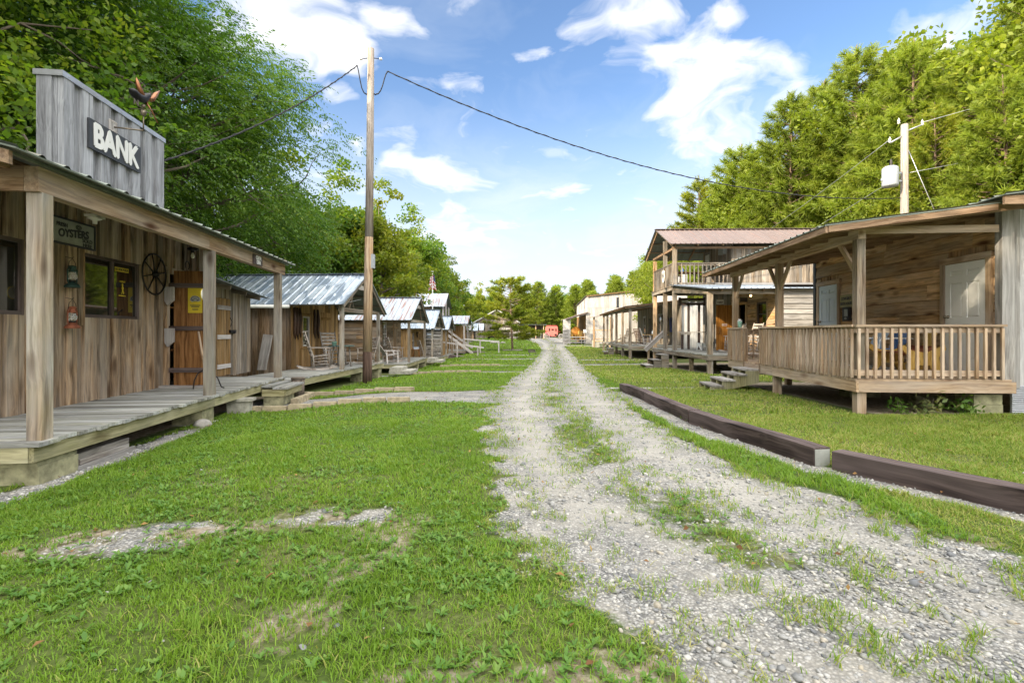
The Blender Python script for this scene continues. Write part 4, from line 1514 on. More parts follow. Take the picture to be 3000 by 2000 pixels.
def window(parent, O, A, N, w, h, style='sash', frame='signgrey', trim=None, glass='glass', fw=.05, tw=.09, lites=(1, 1), name='window'):
    """O: lower corner of the opening; the frame and trim are one part, the pane its sub-part"""
    O = Vector(O)
    Q = lambda a, z, n: O + A * a + Z3 * z + N * n
    mb = MB()

    def rect(a0, a1, z0, z1, n0, n1, mat=0):
        gr = 0 if a1 - a0 > z1 - z0 else 2
        mb.hexa([Q(a0, z0, n0), Q(a1, z0, n0), Q(a1, z0, n1), Q(a0, z0, n1), Q(a0, z1, n0), Q(a1, z1, n0), Q(a1, z1, n1), Q(a0, z1, n1)], gr, mat)
    rect(0, fw, 0, h, -.03, .03)
    rect(w - fw, w, 0, h, -.03, .03)
    rect(fw, w - fw, 0, fw, -.03, .031)
    rect(fw, w - fw, h - fw, h, -.03, .031)
    if style == 'sash':
        rect(fw, w - fw, h * .5 - .022, h * .5 + .022, -.02, .026)
    elif style == 'slide':
        rect(w * .5 - .03, w * .5 + .03, fw, h - fw, -.02, .026)
    nx, nz = lites
    for i in range(1, nx):
        rect(w * i / nx - .009, w * i / nx + .009, fw, h - fw, -.012, .016)
    for i in range(1, nz):
        rect(fw, w - fw, h * i / nz - .009, h * i / nz + .009, -.012, .017)
    mats = [M[frame]]
    if trim:
        mats.append(M[trim])
        rect(-tw, 0, -.02, h + .02, 0, .042, 1)
        rect(w, w + tw, -.02, h + .02, 0, .042, 1)
        rect(-tw - .02, w + tw + .02, h + .02, h + .02 + tw, 0, .046, 1)
        rect(-tw - .03, w + tw + .03, -.02 - tw * .7, -.02, 0, .06, 1)
    o = mb.build(name, mats, parent)
    pb = MB()
    pb.hexa([Q(fw, fw, -.014), Q(w - fw, fw, -.014), Q(w - fw, fw, -.006), Q(fw, fw, -.006), Q(fw, h - fw, -.014), Q(w - fw, h - fw, -.014), Q(w - fw, h - fw, -.006), Q(fw, h - fw, -.006)], 2)
    pb.build('pane', M[glass], o)
    return o


def plank_door(parent, O, A, N, w, h, mat, battens=3, bmat=None, pw=.16, handle=True, name='door', th=.035):
    O = Vector(O)
    Q = lambda a, z, n: O + A * a + Z3 * z + N * n
    mb = MB()

    def rect(a0, a1, z0, z1, n0, n1, m=0, gr=None):
        gr = (0 if a1 - a0 > z1 - z0 else 2) if gr is None else gr
        mb.hexa([Q(a0, z0, n0), Q(a1, z0, n0), Q(a1, z0, n1), Q(a0, z0, n1), Q(a0, z1, n0), Q(a1, z1, n0), Q(a1, z1, n1), Q(a0, z1, n1)], gr, m)
    a = 0
    while a < w - .01:
        b = min(pw * random.uniform(.85, 1.15), w - a)
        if w - a - b < .05:
            b = w - a
        rect(a + .003, a + b, 0, h, 0, th, 0, 2)
        a += b
    for k in range(battens):
        z = h * (.12 + .76 * k / max(1, battens - 1))
        rect(.02, w - .02, z - .05, z + .05, th, th + .025, 1 if bmat else 0, 0)
    o = mb.build(name, [M[mat], M[bmat or mat]], parent)
    if handle:
        hb = MB()
        hb.tube([Q(w - .09, h * .44, th + .01), Q(w - .09, h * .46, th + .055), Q(w - .09, h * .53, th + .055), Q(w - .09, h * .55, th + .01)], .011, 6)
        hb.build('handle', M['iron'], o)
    return o


def panel_door(parent, O, A, N, w, h, mat, trim, name='door'):
    """six panel steel door with its casing"""
    O = Vector(O)
    Q = lambda a, z, n: O + A * a + Z3 * z + N * n
    mb = MB()

    def rect(a0, a1, z0, z1, n0, n1, m=0, gr=2):
        mb.hexa([Q(a0, z0, n0), Q(a1, z0, n0), Q(a1, z0, n1), Q(a0, z0, n1), Q(a0, z1, n0), Q(a1, z1, n0), Q(a1, z1, n1), Q(a0, z1, n1)], gr, m)

    st, mid = .12, .10
    cols = [(st, w / 2 - mid / 2), (w / 2 + mid / 2, w - st)]
    rows = [(.25, .80), (.98, 1.60), (1.72, h - .12)]
    rect(0, w, 0, h, 0, .018)
    # stiles and rails stand proud of the field, raised panels sit inside
    zs = [0] + [z for r in rows for z in r] + [h]
    for i in range(0, len(zs), 2):
        rect(0, w, zs[i], zs[i + 1], .018, .034, 0, 0)
    for (z0, z1) in rows:
        for (a0, a1) in ((0, st), (w / 2 - mid / 2, w / 2 + mid / 2), (w - st, w)):
            rect(a0, a1, z0, z1, .018, .034)
        for (a0, a1) in cols:
            m_ = .035
            lo = [Q(a0 + .008, z0 + .008, .018), Q(a1 - .008, z0 + .008, .018), Q(a1 - .008, z1 - .008, .018), Q(a0 + .008, z1 - .008, .018)]
            hi = [Q(a0 + m_, z0 + m_, .031), Q(a1 - m_, z0 + m_, .031), Q(a1 - m_, z1 - m_, .031), Q(a0 + m_, z1 - m_, .031)]
            mb.add(lo + hi, [(4, 5, 6, 7), (0, 1, 5, 4), (1, 2, 6, 5), (2, 3, 7, 6), (3, 0, 4, 7)] if A.cross(Z3).dot(N) > 0 else [(7, 6, 5, 4), (4, 5, 1, 0), (5, 6, 2, 1), (6, 7, 3, 2), (7, 4, 0, 3)], [(0, 0, 0)] * 8, .5)
    o = mb.build(name, M[mat], parent)
    fb = MB()
    mb = fb
    rect(-.11, -.012, 0, h + .012, -.02, .05)
    rect(w + .012, w + .11, 0, h + .012, -.02, .05)
    rect(-.13, w + .13, h + .012, h + .12, -.02, .054, 0, 0)
    fb.build('casing', M[trim], o)
    hb = MB()
    hb.lathe([(.03, 0), (.032, .006), (.012, .02), (.012, .04), (.030, .05), (.032, .065), (.02, .078), (.0, .08)], Q(.07, 1.0, .034), 14, 0, N)
    hb.build('knob', M['verdigris'], o)
    return o


def railing(parent, P0, P1, z, h=.85, pitch=.125, mat='fresh', N=Z3, bal=.036, name='railing', drop=0.0, top=True, skip=0):
    """balusters between two rails, standing on the line P0-P1 at floor height z; N: side the balusters are nailed on"""
    P0, P1 = Vector((P0[0], P0[1], 0)), Vector((P1[0], P1[1], 0))
    A = (P1 - P0).normalized()
    L = (P1 - P0).length
    Q = lambda a, zz, n: P0 + A * a + Z3 * (z + zz) + N * n
    mb = MB()

    def rect(a0, a1, z0, z1, n0, n1):
        gr = 0 if a1 - a0 > z1 - z0 else 2
        mb.hexa([Q(a0, z0, n0), Q(a1, z0, n0), Q(a1, z0, n1), Q(a0, z0, n1), Q(a0, z1, n0), Q(a1, z1, n0), Q(a1, z1, n1), Q(a0, z1, n1)], gr)
    rect(0, L, h - .12, h - .025, -.04, 0)
    rect(0, L, .05, .14, -.04, 0)
    if top:
        rect(-.02, L + .02, h - .025, h + .012, -.09, .05)
    o = mb.build(name, M[mat], parent)
    n = int(L / pitch)
    for k in range(n + 1):
        a = .03 + (L - .06) * k / n
        if k < skip:
            continue
        bb = MB()
        t = random.uniform(-.003, .003)
        bb.hexa([Q(a - bal / 2, .01 - drop, 0), Q(a + bal / 2, .01 - drop, 0), Q(a + bal / 2, .01 - drop, bal), Q(a - bal / 2, .01 - drop, bal),
                 Q(a - bal / 2 + t, h - .03, 0), Q(a + bal / 2 + t, h - .03, 0), Q(a + bal / 2 + t, h - .055, bal), Q(a - bal / 2 + t, h - .055, bal)], 2)
        bb.build('baluster', M[mat], o)
    return o


def post(parent, x0, x1, y0, y1, z0, z1, mat='post', name='post'):
    mb = MB()
    mb.b(x0, x1, y0, y1, z0, z1, grain=2)
    return mb.build(name, M[mat], parent)


def one(name, mats, parent, fn, label=None):
    mb = MB()
    fn(mb)
    return mb.build(name, [M[m] for m in (mats if isinstance(mats, (list, tuple)) else [mats])], parent, label)


# ------------------------------------------------------------------ furniture used along the street
def rocking_chair(label, loc, rz, group=None, mat='chair', scale=1.0):
    """ladder-back rocker, facing local +y"""
    t = thing('rocking_chair', label, 'rocking chair', loc, rz, group)
    t.scale = (scale,) * 3
    W = .27
    back = lambda z: -.20 - .24 * max(0, (z - .40)) / .78 - .02 * (z < .4)
    for s in (-1, 1):
        one('rear_post', mat, t, lambda m: m.tube([V(s * W * .92, -.17, .07), V(s * W * .94, -.20, .42), V(s * W, back(.8), .8), V(s * W * 1.04, back(1.18), 1.18)], [.022, .024, .022, .017], 8))
        one('leg', mat, t, lambda m: m.tube([V(s * W * 1.06, .27, .08), V(s * W * 1.06, .25, .45), V(s * W * 1.06, .24, .66)], [.021, .024, .02], 8))
        one('armrest', mat, t, lambda m: m.hexa([V(s * W * 1.08 - .035, back(.66) - .01, .675), V(s * W * 1.08 + .035, back(.66) - .01, .675), V(s * W * 1.12 + .055, .31, .66), V(s * W * 1.12 - .055, .31, .66),
                                                  V(s * W * 1.08 - .035, back(.66) - .01, .697), V(s * W * 1.08 + .035, back(.66) - .01, .697), V(s * W * 1.12 + .055, .31, .684), V(s * W * 1.12 - .055, .31, .684)], 1))
        pts = [V(s * W, -.62 + 1.12 * k / 9, .022 + .16 * ((k / 9 - .52) ** 2) * 2.2) for k in range(10)]

        def rk(m):
            for a, b in zip(pts[:-1], pts[1:]):
                m.bar(a, b + (b - a) * .05, .032, .055)
        one('rocker', mat, t, rk)

    def slats(m):
        for k in range(6):
            z = .50 + .115 * k
            y = back(z + .04)
            for i in range(5):
                u0, u1 = -1 + .4 * i, -1 + .4 * (i + 1)
                cv = lambda u: y - .03 * (1 - u * u)
                m.hexa([V(u0 * W, cv(u0) - .006, z), V(u1 * W, cv(u1) - .006, z), V(u1 * W, cv(u1) + .006, z), V(u0 * W, cv(u0) + .006, z),
                        V(u0 * W, cv(u0) - .018, z + .075), V(u1 * W, cv(u1) - .018, z + .075), V(u1 * W, cv(u1) - .006, z + .075), V(u0 * W, cv(u0) - .006, z + .075)], 0)
    one('backrest', mat, t, slats)

    def seat(m):
        for k in range(6):
            y = -.20 + .078 * k
            m.b(-W * 1.03, W * 1.03, y, y + .070, .40 + .008 * k, .425 + .008 * k, grain=0)
    one('seat', mat, t, seat)

    def rungs(m):
        for s in (-1, 1):
            for z in (.16, .25, .34):
                m.tube([V(s * W * 1.0, -.18, z), V(s * W * 1.06, .26, z + .03)], .011, 6)
        for z in (.18, .30):
            m.tube([V(-W * 1.06, .26, z), V(W * 1.06, .26, z)], .012, 6)
            m.tube([V(-W, -.18, z), V(W, -.18, z)], .012, 6)
    one('rungs', mat, t, rungs)
    return t


def table(label, loc, r=.36, h=.68, topmat='teal', legmat='chair', square=None, rz=0, group=None):
    t = thing('table', label, 'table', loc, rz, group)
    if square:
        w, d = square
        one('tabletop', topmat, t, lambda m: [m.b(-w / 2, w / 2, -d / 2 + d * k / 4 + .004, -d / 2 + d * (k + 1) / 4, h - .035, h, grain=0) for k in range(4)])
        pts = [(w / 2 - .07, d / 2 - .07), (-w / 2 + .07, d / 2 - .07), (w / 2 - .07, -d / 2 + .07), (-w / 2 + .07, -d / 2 + .07)]
    else:
        one('tabletop', topmat, t, lambda m: m.lathe([(r - .01, h - .03), (r, h - .022), (r, h - .006), (r - .008, h)], (0, 0, 0), 28))
        pts = [(r * .68 * math.cos(a), r * .68 * math.sin(a)) for a in (.6, 2.2, 3.75, 5.3)]
    for (x, y) in pts:
        one('leg', legmat, t, lambda m: m.tube([V(x * 1.12, y * 1.12, 0), V(x, y, h * .5), V(x * .9, y * .9, h - .03)], [.022, .026, .024], 7))
    return t


def pot_plant(label, loc, potmat, r=.09, h=.16, leaves=40, leafmat='weed', cat='flowerpot', name='flowerpot'):
    t = thing(name, label, cat, loc)
    one('pot', potmat, t, lambda m: m.lathe([(r * .72, 0), (r * .98, h * .92), (r * 1.06, h * .93), (r * 1.06, h), (r * .9, h), (r * .85, h * .85), (0, h * .85)], (0, 0, 0), 18))
    if leaves:
        P = RNG.normal(0, .45 * r, (leaves, 3)) + np.array([0, 0, h * 1.0])
        D = RNG.normal(0, .6, (leaves, 3)) + np.array([0, 0, .9])
        v, f = leaf_quads(P, D, RNG.uniform(.06, .14, leaves) * r / .09, RNG.uniform(.02, .04, leaves), .4)
        raw_mesh('plant', v, f, M[leafmat], t, rnd=np.repeat(RNG.random(leaves), 4))
    return t
# ================================================================== THE BANK
A_BANK = R(6.77)
bank = thing('bank_building', 'weathered bank building with false front, boardwalk porch and open plank door', 'building', (-4.583, 4.91, 0), A_BANK)
BM = Matrix.Translation((-4.583, 4.91, 0)) @ Matrix.Rotation(A_BANK, 4, 'Z')


def bl(x, y, z):
    return BM @ V(x, y, z)


BX, BY = BM.to_3x3() @ X3, BM.to_3x3() @ Y3       # towards the street, along the street


def hang(t, m=BM):
    """put a thing that is described in a building's own axes into the world"""
    t.location = m @ Vector(t.location)
    t.rotation_euler = (0, 0, t.rotation_euler[2] + math.atan2(m[1][0], m[0][0]))
    return t


ZD = .29
WX = -1.6
holes = [(.5 + .4, 1.85 + .4, 1.57, 2.55), (2.9 + .4, 4.27 + .4, 1.57, 2.55), (5.2 + .4, 6.1 + .4, 0, 2.5)]
mb = MB()
wall(mb, (WX, -.4), Y3, X3, 7.25, ZD - .02, 3.32, 'bnb', .165, .024, holes, rough_foot=.02)
wall(mb, (WX - .06, 6.85), NX, Y3, 4.5, -.1, 3.2, 'vert', .2, .022)
mb.b(-6.1, -6.05, -.4, 6.85, -.1, 3.2)
mb.b(-6.05, WX - .1, -.4, -.36, -.1, 3.2)
mb.build('wall', M['bank'], bank)
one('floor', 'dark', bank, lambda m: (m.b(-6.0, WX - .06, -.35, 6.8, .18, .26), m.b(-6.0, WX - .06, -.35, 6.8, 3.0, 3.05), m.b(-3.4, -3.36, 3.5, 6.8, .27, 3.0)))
# dark shelf with oddments seen through the open doorway
one('shelf', 'doorwood', bank, lambda m: [m.b(-2.3, -1.9, 5.9, 6.6, z, z + .03) for z in (.5, .95, 1.4, 1.85)] + [m.b(-2.3, -2.26, 5.9, 6.6, .28, 2.3)])
for i, (y0, w) in enumerate(((.5, 1.35), (2.9, 1.37))):
    window(bank, (WX, y0, 1.57), Y3, X3, w, .98, 'slide', 'darkwood', None, 'glass', .05)
# trim boards round the windows and at the jamb
for q in ((2.78, 2.88, 1.45, 2.62), (1.87, 1.97, 1.45, 2.62), (5.04, 5.19, ZD, 2.498), (6.12, 6.26, ZD, 2.498), (5.04, 6.26, 2.5, 2.62)):
    one('trim', 'bank', bank, lambda m: m.b(WX, WX + .055, *q))
for z0 in (1.86, 1.06):
    one('keeper', 'pale', bank, lambda m: m.prism([(0, .09), (.0, .36), (.16, .36), (.16, .10), (.05, 0)], (WX + .055, 5.02, z0), X3, Z3, Y3, .06))
# porch: floor, rim, posts, beam, purlins, roof
mb = MB()
deck(mb, WX + .05, .035, -.12, 7.2, ZD, .142, .04, 'x', 0, .03)
mb.build('porch_floor', M['deck'], bank)
one('rim_joist', 'rim', bank, lambda m: (m.b(-.04, .0, -.10, 3.6, .10, ZD - .042, grain=1), m.b(-.04, .0, 3.603, 7.15, .10, ZD - .042, grain=1), m.b(WX, -.045, -.11, -.07, .10, ZD - .042, grain=0)))
one('joists', 'rafter', bank, lambda m: [m.b(WX, -.05, y, y + .045, .10, ZD - .045, grain=0) for y in np.arange(.4, 7.1, .6)])
for y in (0, 3.5, 6.83):
    post(bank, -.14, 0, y, y + .14, ZD, 2.71, 'post')
one('beam', 'beam', bank, lambda m: (m.b(-.13, -.002, -.04, 3.42, 2.71, 2.95, grain=1), m.b(-.13, -.002, 3.424, 7.2, 2.71, 2.95, grain=1), m.b(WX, -.134, -.04, 0.0, 2.71, 2.95, grain=0)))
one('purlins', 'rafter', bank, lambda m: [m.b(x, x + .05, -.4, 7.3, 2.985 - .25 * x - .14, 2.985 - .25 * x - .035, grain=1) for x in (-.30, -.56, -.82, -1.08, -1.34)])
mb = MB()
roof(mb, (.18, 7.4, 2.97), (.18, -.53, 2.97), (WX + .01, 7.4, 3.415), (WX + .01, -.53, 3.415), .30, .024, 3)
mb.b(-.0, .03, -.5, 7.36, 2.955, 2.985)
mb.build('porch_roof', [M['roof_green'], M['under']], bank)
one('fascia', 'beam', bank, lambda m: m.hexa([V(.1, -.5, 2.83), V(.1, -.46, 2.83), V(WX, -.46, 3.27), V(WX, -.5, 3.27), V(.1, -.5, 2.95), V(.1, -.46, 2.95), V(WX, -.46, 3.385), V(WX, -.5, 3.385)], 0))
one('main_roof', ['roof_green', 'under'], bank, lambda m: roof(m, (-6.3, -.6, 2.9), (-6.3, 7.1, 2.9), (WX - .25, -.6, 3.43), (WX - .25, 7.1, 3.43), .3))
# the false front
mb = MB()
wall(mb, (WX + .02, 2.42), Y3, X3, 2.50, 3.36, 5.03, 'bnb', .19, .032, (), 0)
wall(mb, (WX - .035, 2.42), NX, NY, .20, 3.36, 5.03, 'vert', .2, .022, (), 0)
wall(mb, (WX - .035, 4.92), NX, Y3, .20, 3.36, 5.03, 'vert', .2, .022, (), 0)
mb.b(WX - .25, WX - .22, 2.43, 4.91, 3.3, 5.02)
mb.build('false_front', M['false_front'], bank)
mb = MB()
mb.b(WX - .27, WX + .115, 2.385, 4.955, 5.031, 5.045)
mb.b(WX + .106, WX + .116, 2.385, 4.955, 4.965, 5.03)
mb.b(WX - .27, WX + .105, 2.382, 2.397, 4.965, 5.03)
for k in range(9):
    mb.lathe([(.010, 0), (.010, .004), (.004, .008)], (WX + .116, 2.5 + .29 * k, 5.0), 8, 0, X3)
mb.build('coping', M['flash'], bank)
# open plank door, swung out square to the wall
d = plank_door(bank, (WX + .14, 5.22, ZD + .01), X3, NY, .74, 2.25, 'doorwood', 0, None, .27, False)
for z in (2.26, 1.42, .60):
    one('batten', 'darkwood', d, lambda m: m.b(WX + .03, WX + .875, 5.155, 5.184, z - .045, z + .045, grain=0))
one('handle', 'iron', d, lambda m: m.tube([V(-.80, 5.18, 1.50), V(-.80, 5.13, 1.53), V(-.79, 5.13, 1.72), V(-.82, 5.18, 1.78)], .012, 6))

# piers and blocks the boardwalk rests on
G = 'blocks under the bank boardwalk'
t = hang(thing('pier_block', 'mossy concrete block with a slab under the near corner of the bank boardwalk', 'concrete block', (-.55, .26, -.17)))
one('block', 'mossblock', t, lambda m: m.b(-.6, .53, -.27, .25, 0, .21))
one('slab', 'mossblock', t, lambda m: m.b(-.62, .52, -.28, .24, .212, .265))
t['group'] = G
t = hang(thing('pier_block', 'half hidden mossy block under the boardwalk below the middle post', 'concrete block', (-.28, 3.45, -.20), 0, G))
one('block', 'mossblock', t, lambda m: m.b(-.22, .24, -.2, .2, .05, .295))
one('slab', 'concrete', t, lambda m: m.b(-.26, .30, -.26, .24, 0, .048))
t = hang(thing('pier_block', 'pale grey block with a paver cap beside the boardwalk edge before the stone path', 'concrete block', (.0, 4.62, -.22), 0, G))
one('block', 'concrete', t, lambda m: (m.b(-.2, .19, -.1, .1, 0, .27), m.b(.05, .14, -.102, -.098, .02, .26)))
one('cap', 'concrete', t, lambda m: m.b(-.24, .24, -.14, .14, .272, .32))
t = hang(thing('lumber_stack', 'short stack of grey planks on the ground beside the near corner block', 'lumber', (-.14, 1.0, -.16)))
for k, (l, dx) in enumerate(((.62, .02), (.52, -.01), (.56, -.03))):
    one('plank', 'greylog', t, lambda m: m.b(-.2 + dx, .1 + dx, -l * .8, l * .8, k * .062, k * .062 + .058, grain=1))
# box step
t = hang(thing('box_step', 'low two board wooden step on a block at the far end of the bank boardwalk', 'step', (.26, 6.25, -.2)))
one('tread', 'deck', t, lambda m: m.b(-.02, .27, -.62, .60, .345, .385, grain=1))
one('tread', 'deck', t, lambda m: m.b(-.25, -.03, -.62, .58, .385, .425, grain=1))
one('riser', 'rim', t, lambda m: (m.b(.2, .235, -.58, .56, .20, .345, grain=1), m.b(-.24, .20, -.60, -.565, .20, .345, grain=0)))
one('block', 'mossblock', t, lambda m: m.b(-.22, .17, -.56, .2, 0, .198))
t = hang(thing('tree_stump', 'short bark covered log standing on end beside the wooden step', 'log', (.30, 7.12, -.2)))
one('log', 'bark', t, lambda m: (m.tube([V(0, 0, 0), V(.01, 0, .2), V(.02, .01, .46)], [.155, .15, .15], 18), m.ring((.02, .01, .44), .14, .028, X3, Y3, 18, 5)))

# things hanging on the bank
t = hang(thing('bank_sign', 'black BANK sign with white capital letters on the false front', 'sign', (WX + .108, 3.50, 4.355)))
one('board', 'signblack', t, lambda m: m.b(0, .035, -.63, .63, -.225, .225, grain=1))
lettering('letters', 'BANK', .50, M['signwhite'], t, (.036, 0.0, -.01), Y3, Z3, X3, .008, .026, .83)
t = hang(thing('oyster_sign', 'grey framed OYSTERS SOLD HERE sign above the lanterns', 'sign', (WX + .06, 2.52, 2.785)))
one('board', 'signgrey', t, lambda m: m.b(0, .02, -.56, .54, -.165, .165, grain=1))
one('frame', 'signblack', t, lambda m: (m.b(0, .035, -.58, .56, .165, .19), m.b(0, .035, -.58, .56, -.19, -.165), m.b(0, .034, .54, .565, -.165, .165), m.b(0, .034, -.585, -.56, -.165, .165)))
lettering('letters', 'OYSTERS', .155, M['signblack'], t, (.021, .13, -.01), (Y3 + Z3 * .10).normalized(), Z3, X3, .003, .008, .95)
lettering('letters', 'SOLD\nHERE', .075, M['signblack'], t, (.021, .40, -.105), Y3, Z3, X3, .003, .002, 1.1, line=.9)
lettering('letters', 'FRESH', .075, M['signblack'], t, (.021, -.10, .085), Y3, Z3, X3, .003, .004, 1.0)
one('oyster_drawing', 'signblack', t, lambda m: [m.ring((.022, .22, .105), r, .004, Y3, (Z3 * .62 + Y3 * .1), 16, 4) for r in (.055, .038, .02)])

t = hang(thing('critter_sign', 'small dark board lettered CRITR DEN in white on the porch beam', 'sign', (.0, 5.45, 2.815)))
one('board', 'darkwood', t, lambda m: m.b(0, .022, -.24, .24, -.10, .10, grain=1))
lettering('letters', 'CRITR\nDEN', .105, M['signwhite'], t, (.023, .02, .0), Y3, Z3, X3, .003, .006, 1.0, line=.85)
t = hang(thing('wagon_wheel', 'black iron wagon wheel hanging on the bank wall beside the open door', 'wagon wheel', (WX + .075, 4.67, 2.42)))
one('rim', 'iron', t, lambda m: m.ring((0, 0, 0), .375, .016, Y3, Z3, 44, 6))
for k in range(8):
    a = math.pi / 4 * k + .2
    one('spoke', 'iron', t, lambda m: m.tube([V(.01, math.cos(a) * .05, math.sin(a) * .05), V(0, math.cos(a) * .37, math.sin(a) * .37)], [.014, .010], 6))
one('hub', 'black', t, lambda m: m.lathe([(.0, -.03), (.06, -.03), (.07, 0), (.05, .05), (.03, .07), (0, .07)], (0, 0, 0), 14, 0, X3))
t = hang(thing('horseshoe', 'iron horseshoe nailed over the open bank door', 'horseshoe', (WX + .06, 5.86, 2.74)))
one('shoe', 'iron', t, lambda m: m.ring((0, 0, 0), .085, .014, Y3, Z3, 22, 6, 0, -.9, math.pi + .9))


def lantern(label, loc, tin):
    t = hang(thing('lantern', label, 'lantern', loc, 0, 'lanterns on the bank wall'))
    s = .33 / .36
    one('base', tin, t, lambda m: m.lathe([(.0, 0), (.092, 0), (.095, .018), (.07, .05), (.045, .07), (.03, .085), (0, .085)], (0, 0, 0), 20))
    one('burner', 'iron', t, lambda m: m.lathe([(.04, .085), (.045, .10), (.02, .112), (0, .112)], (0, 0, 0), 14))
    one('globe', 'lampglass', t, lambda m: m.lathe([(.036, .105), (.058, .14), (.060, .165), (.042, .205), (.034, .225)], (0, 0, 0), 18))
    one('cap', tin, t, lambda m: m.lathe([(.048, .222), (.05, .235), (.034, .25), (.034, .285), (.052, .295), (.045, .31), (.0, .32)], (0, 0, 0), 18))
    for s in (-1, 1):
        one('side_tube', tin, t, lambda m: m.tube([V(0, s * .06, .045), V(0, s * .088, .09), V(0, s * .088, .25), V(0, s * .05, .29), V(0, s * .03, .29)], .010, 7))
    one('bail', 'iron', t, lambda m: m.tube([V(0, -.088, .25), V(0, -.06, .36), V(0, 0, .42), V(0, .06, .36), V(0, .088, .25)], .0035, 5))
    one('hook', 'iron', t, lambda m: m.tube([V(-.09, 0, .44), V(0, 0, .42), V(.02, 0, .44)], .004, 5))
    return t


lantern('dark green barn lantern hanging above the rusty red one', (WX + .16, 2.50, 1.985), 'greentin')
lantern('rusty red barn lantern hanging below the green one', (WX + .16, 2.50, 1.40), 'rust')
t = hang(thing('window_sticker', 'yellow EAT MORE POSSUM bumper sticker in the bank window', 'sticker', (WX + .002, 3.86, 2.40)))
one('backing', 'yellow', t, lambda m: m.b(0, .002, -.19, .17, -.035, .035))
lettering('letters', 'EAT MORE POSSUM', .052, M['black'], t, (.0025, -.01, -.002), Y3, Z3, X3, .001, .002, .72)
t = hang(thing('window_decal', 'yellow animal decal on the bank window below the bumper sticker', 'sticker', (WX + .002, 3.86, 2.09)))
one('figure', 'yellow', t, lambda m: (m.prism([(-.02, -.10), (.0, -.03), (-.015, .0), (.0, .035), (-.012, .06), (.01, .085), (.028, .06), (.02, .035), (.04, .01), (.028, -.03), (.05, -.08), (.035, -.10), (.012, -.05), (.0, -.10)], (0, 0, 0), Y3, Z3, X3, .002),
                                        m.b(0, .002, -.09, .09, -.135, -.118)))
lettering('letters', 'POSSUM', .042, M['yellow'], t, (0, .01, .11), Y3, Z3, X3, .001, .002, .9)
t = hang(thing('door_poster', 'yellow poster with an animal picture on the open bank door', 'poster', (-1.06, 5.182, 1.98)))
one('sheet', 'yellow', t, lambda m: m.b(-.135, .13, -.004, 0, -.255, .255))
one('picture', 'signgrey', t, lambda m: (m.prism([(-.10, -.03), (-.09, .02), (-.05, .06), (.0, .065), (.05, .05), (.09, .02), (.10, -.04), (.05, -.055), (0, -.045), (-.06, -.06)], (0, -.0055, .02), X3, Z3, Y3, .001)))
one('picture_ink', 'signblack', t, lambda m: (m.ring((0, -.006, .02), .07, .005, X3, Z3 * .7, 18, 4), m.tube([V(-.06, -.006, -.01), V(0, -.006, .03), V(.06, -.006, -.01)], .006, 4)))
one('print', 'signblack', t, lambda m: [m.b(-w, w, -.0055, -.004, z, z + h) for (w, z, h) in ((.095, -.115, .016), (.075, -.142, .016), (.06, -.175, .007), (.055, -.19, .007), (.05, -.205, .007))])
LG = 'porch lights under the bank roof'
t = hang(thing('porch_light', 'white ceiling socket under the bank porch roof above the oyster sign', 'light fixture', (-.95, 2.2, 2.93), 0, LG))
one('socket', 'ceramic', t, lambda m: m.lathe([(.0, -.085), (.028, -.085), (.03, -.04), (.08, -.02), (.085, 0), (0, 0)], (0, 0, 0), 16))
one('box', 'ceramic', t, lambda m: m.b(-.06, .06, -.12, .12, 0, .03))
t = hang(thing('porch_light', 'ceiling socket with a bare unlit bulb above the open bank door', 'light fixture', (-.95, 4.85, 2.92), 0, LG))
one('socket', 'black', t, lambda m: m.lathe([(0, -.06), (.028, -.06), (.03, -.02), (.09, -.01), (.095, .03), (0, .03)], (0, 0, 0), 16))
one('bulb', 'ceramic', t, lambda m: m.lathe([(.0, -.17), (.022, -.16), (.036, -.13), (.03, -.10), (.016, -.07), (.015, -.06)], (0, 0, 0), 14))
t = hang(thing('thermometer', 'round yellowed dial on the far side of the middle bank post', 'thermometer', (-.155, 3.57, 1.98)))
one('dial', 'ceramic', t, lambda m: m.lathe([(0, 0), (.095, 0), (.1, .012), (.09, .022), (0, .022)], (0, 0, 0), 22, 0, NX))
one('rim', 'yellow', t, lambda m: m.ring((-.012, 0, 0), .098, .007, Y3, Z3, 24, 5))
t = hang(thing('door_ramp', 'short loose plank lying on the boardwalk at the bank doorway', 'plank', (-1.1, 4.75, ZD + .003)))
one('plank', 'greylog', t, lambda m: m.hexa([V(-.35, -.1, 0), V(.5, -.12, 0), V(.5, .12, 0), V(-.35, .1, 0), V(-.35, -.1, .05), V(.5, -.12, .02), V(.5, .12, .02), V(-.35, .1, .05)], 0))
# hay hook with wooden handle and iron arch
t = hang(thing('cultivator', 'old hand plough with wooden shaft and arched iron foot standing on the boardwalk', 'hand plough', (-.62, 4.55, ZD + .005)))
t.rotation_euler[2] += .1
one('shaft', 'beam', t, lambda m: m.tube([V(.02, .05, .33), V(-.05, .1, .6), V(-.17, .25, 1.06)], [.026, .024, .018], 8))
one('arch', 'iron', t, lambda m: m.tube([V(-.16, -.02, 0), V(-.15, 0, .16), V(-.09, 0, .29), V(0, .02, .35), V(.12, .02, .32), V(.24, 0, .2), V(.31, -.02, .03), V(.36, -.02, .012)], .012, 7))
t = thing('fieldstone', 'grey fieldstone at the edge of the lawn under the boardwalk', 'rock', (-4.95, 8.05, -.19))
one('rock', 'stone', t, lambda m: m.lathe([(0, 0), (.12, .01), (.14, .06), (.10, .12), (.04, .145), (0, .15)], (0, 0, 0), 9))

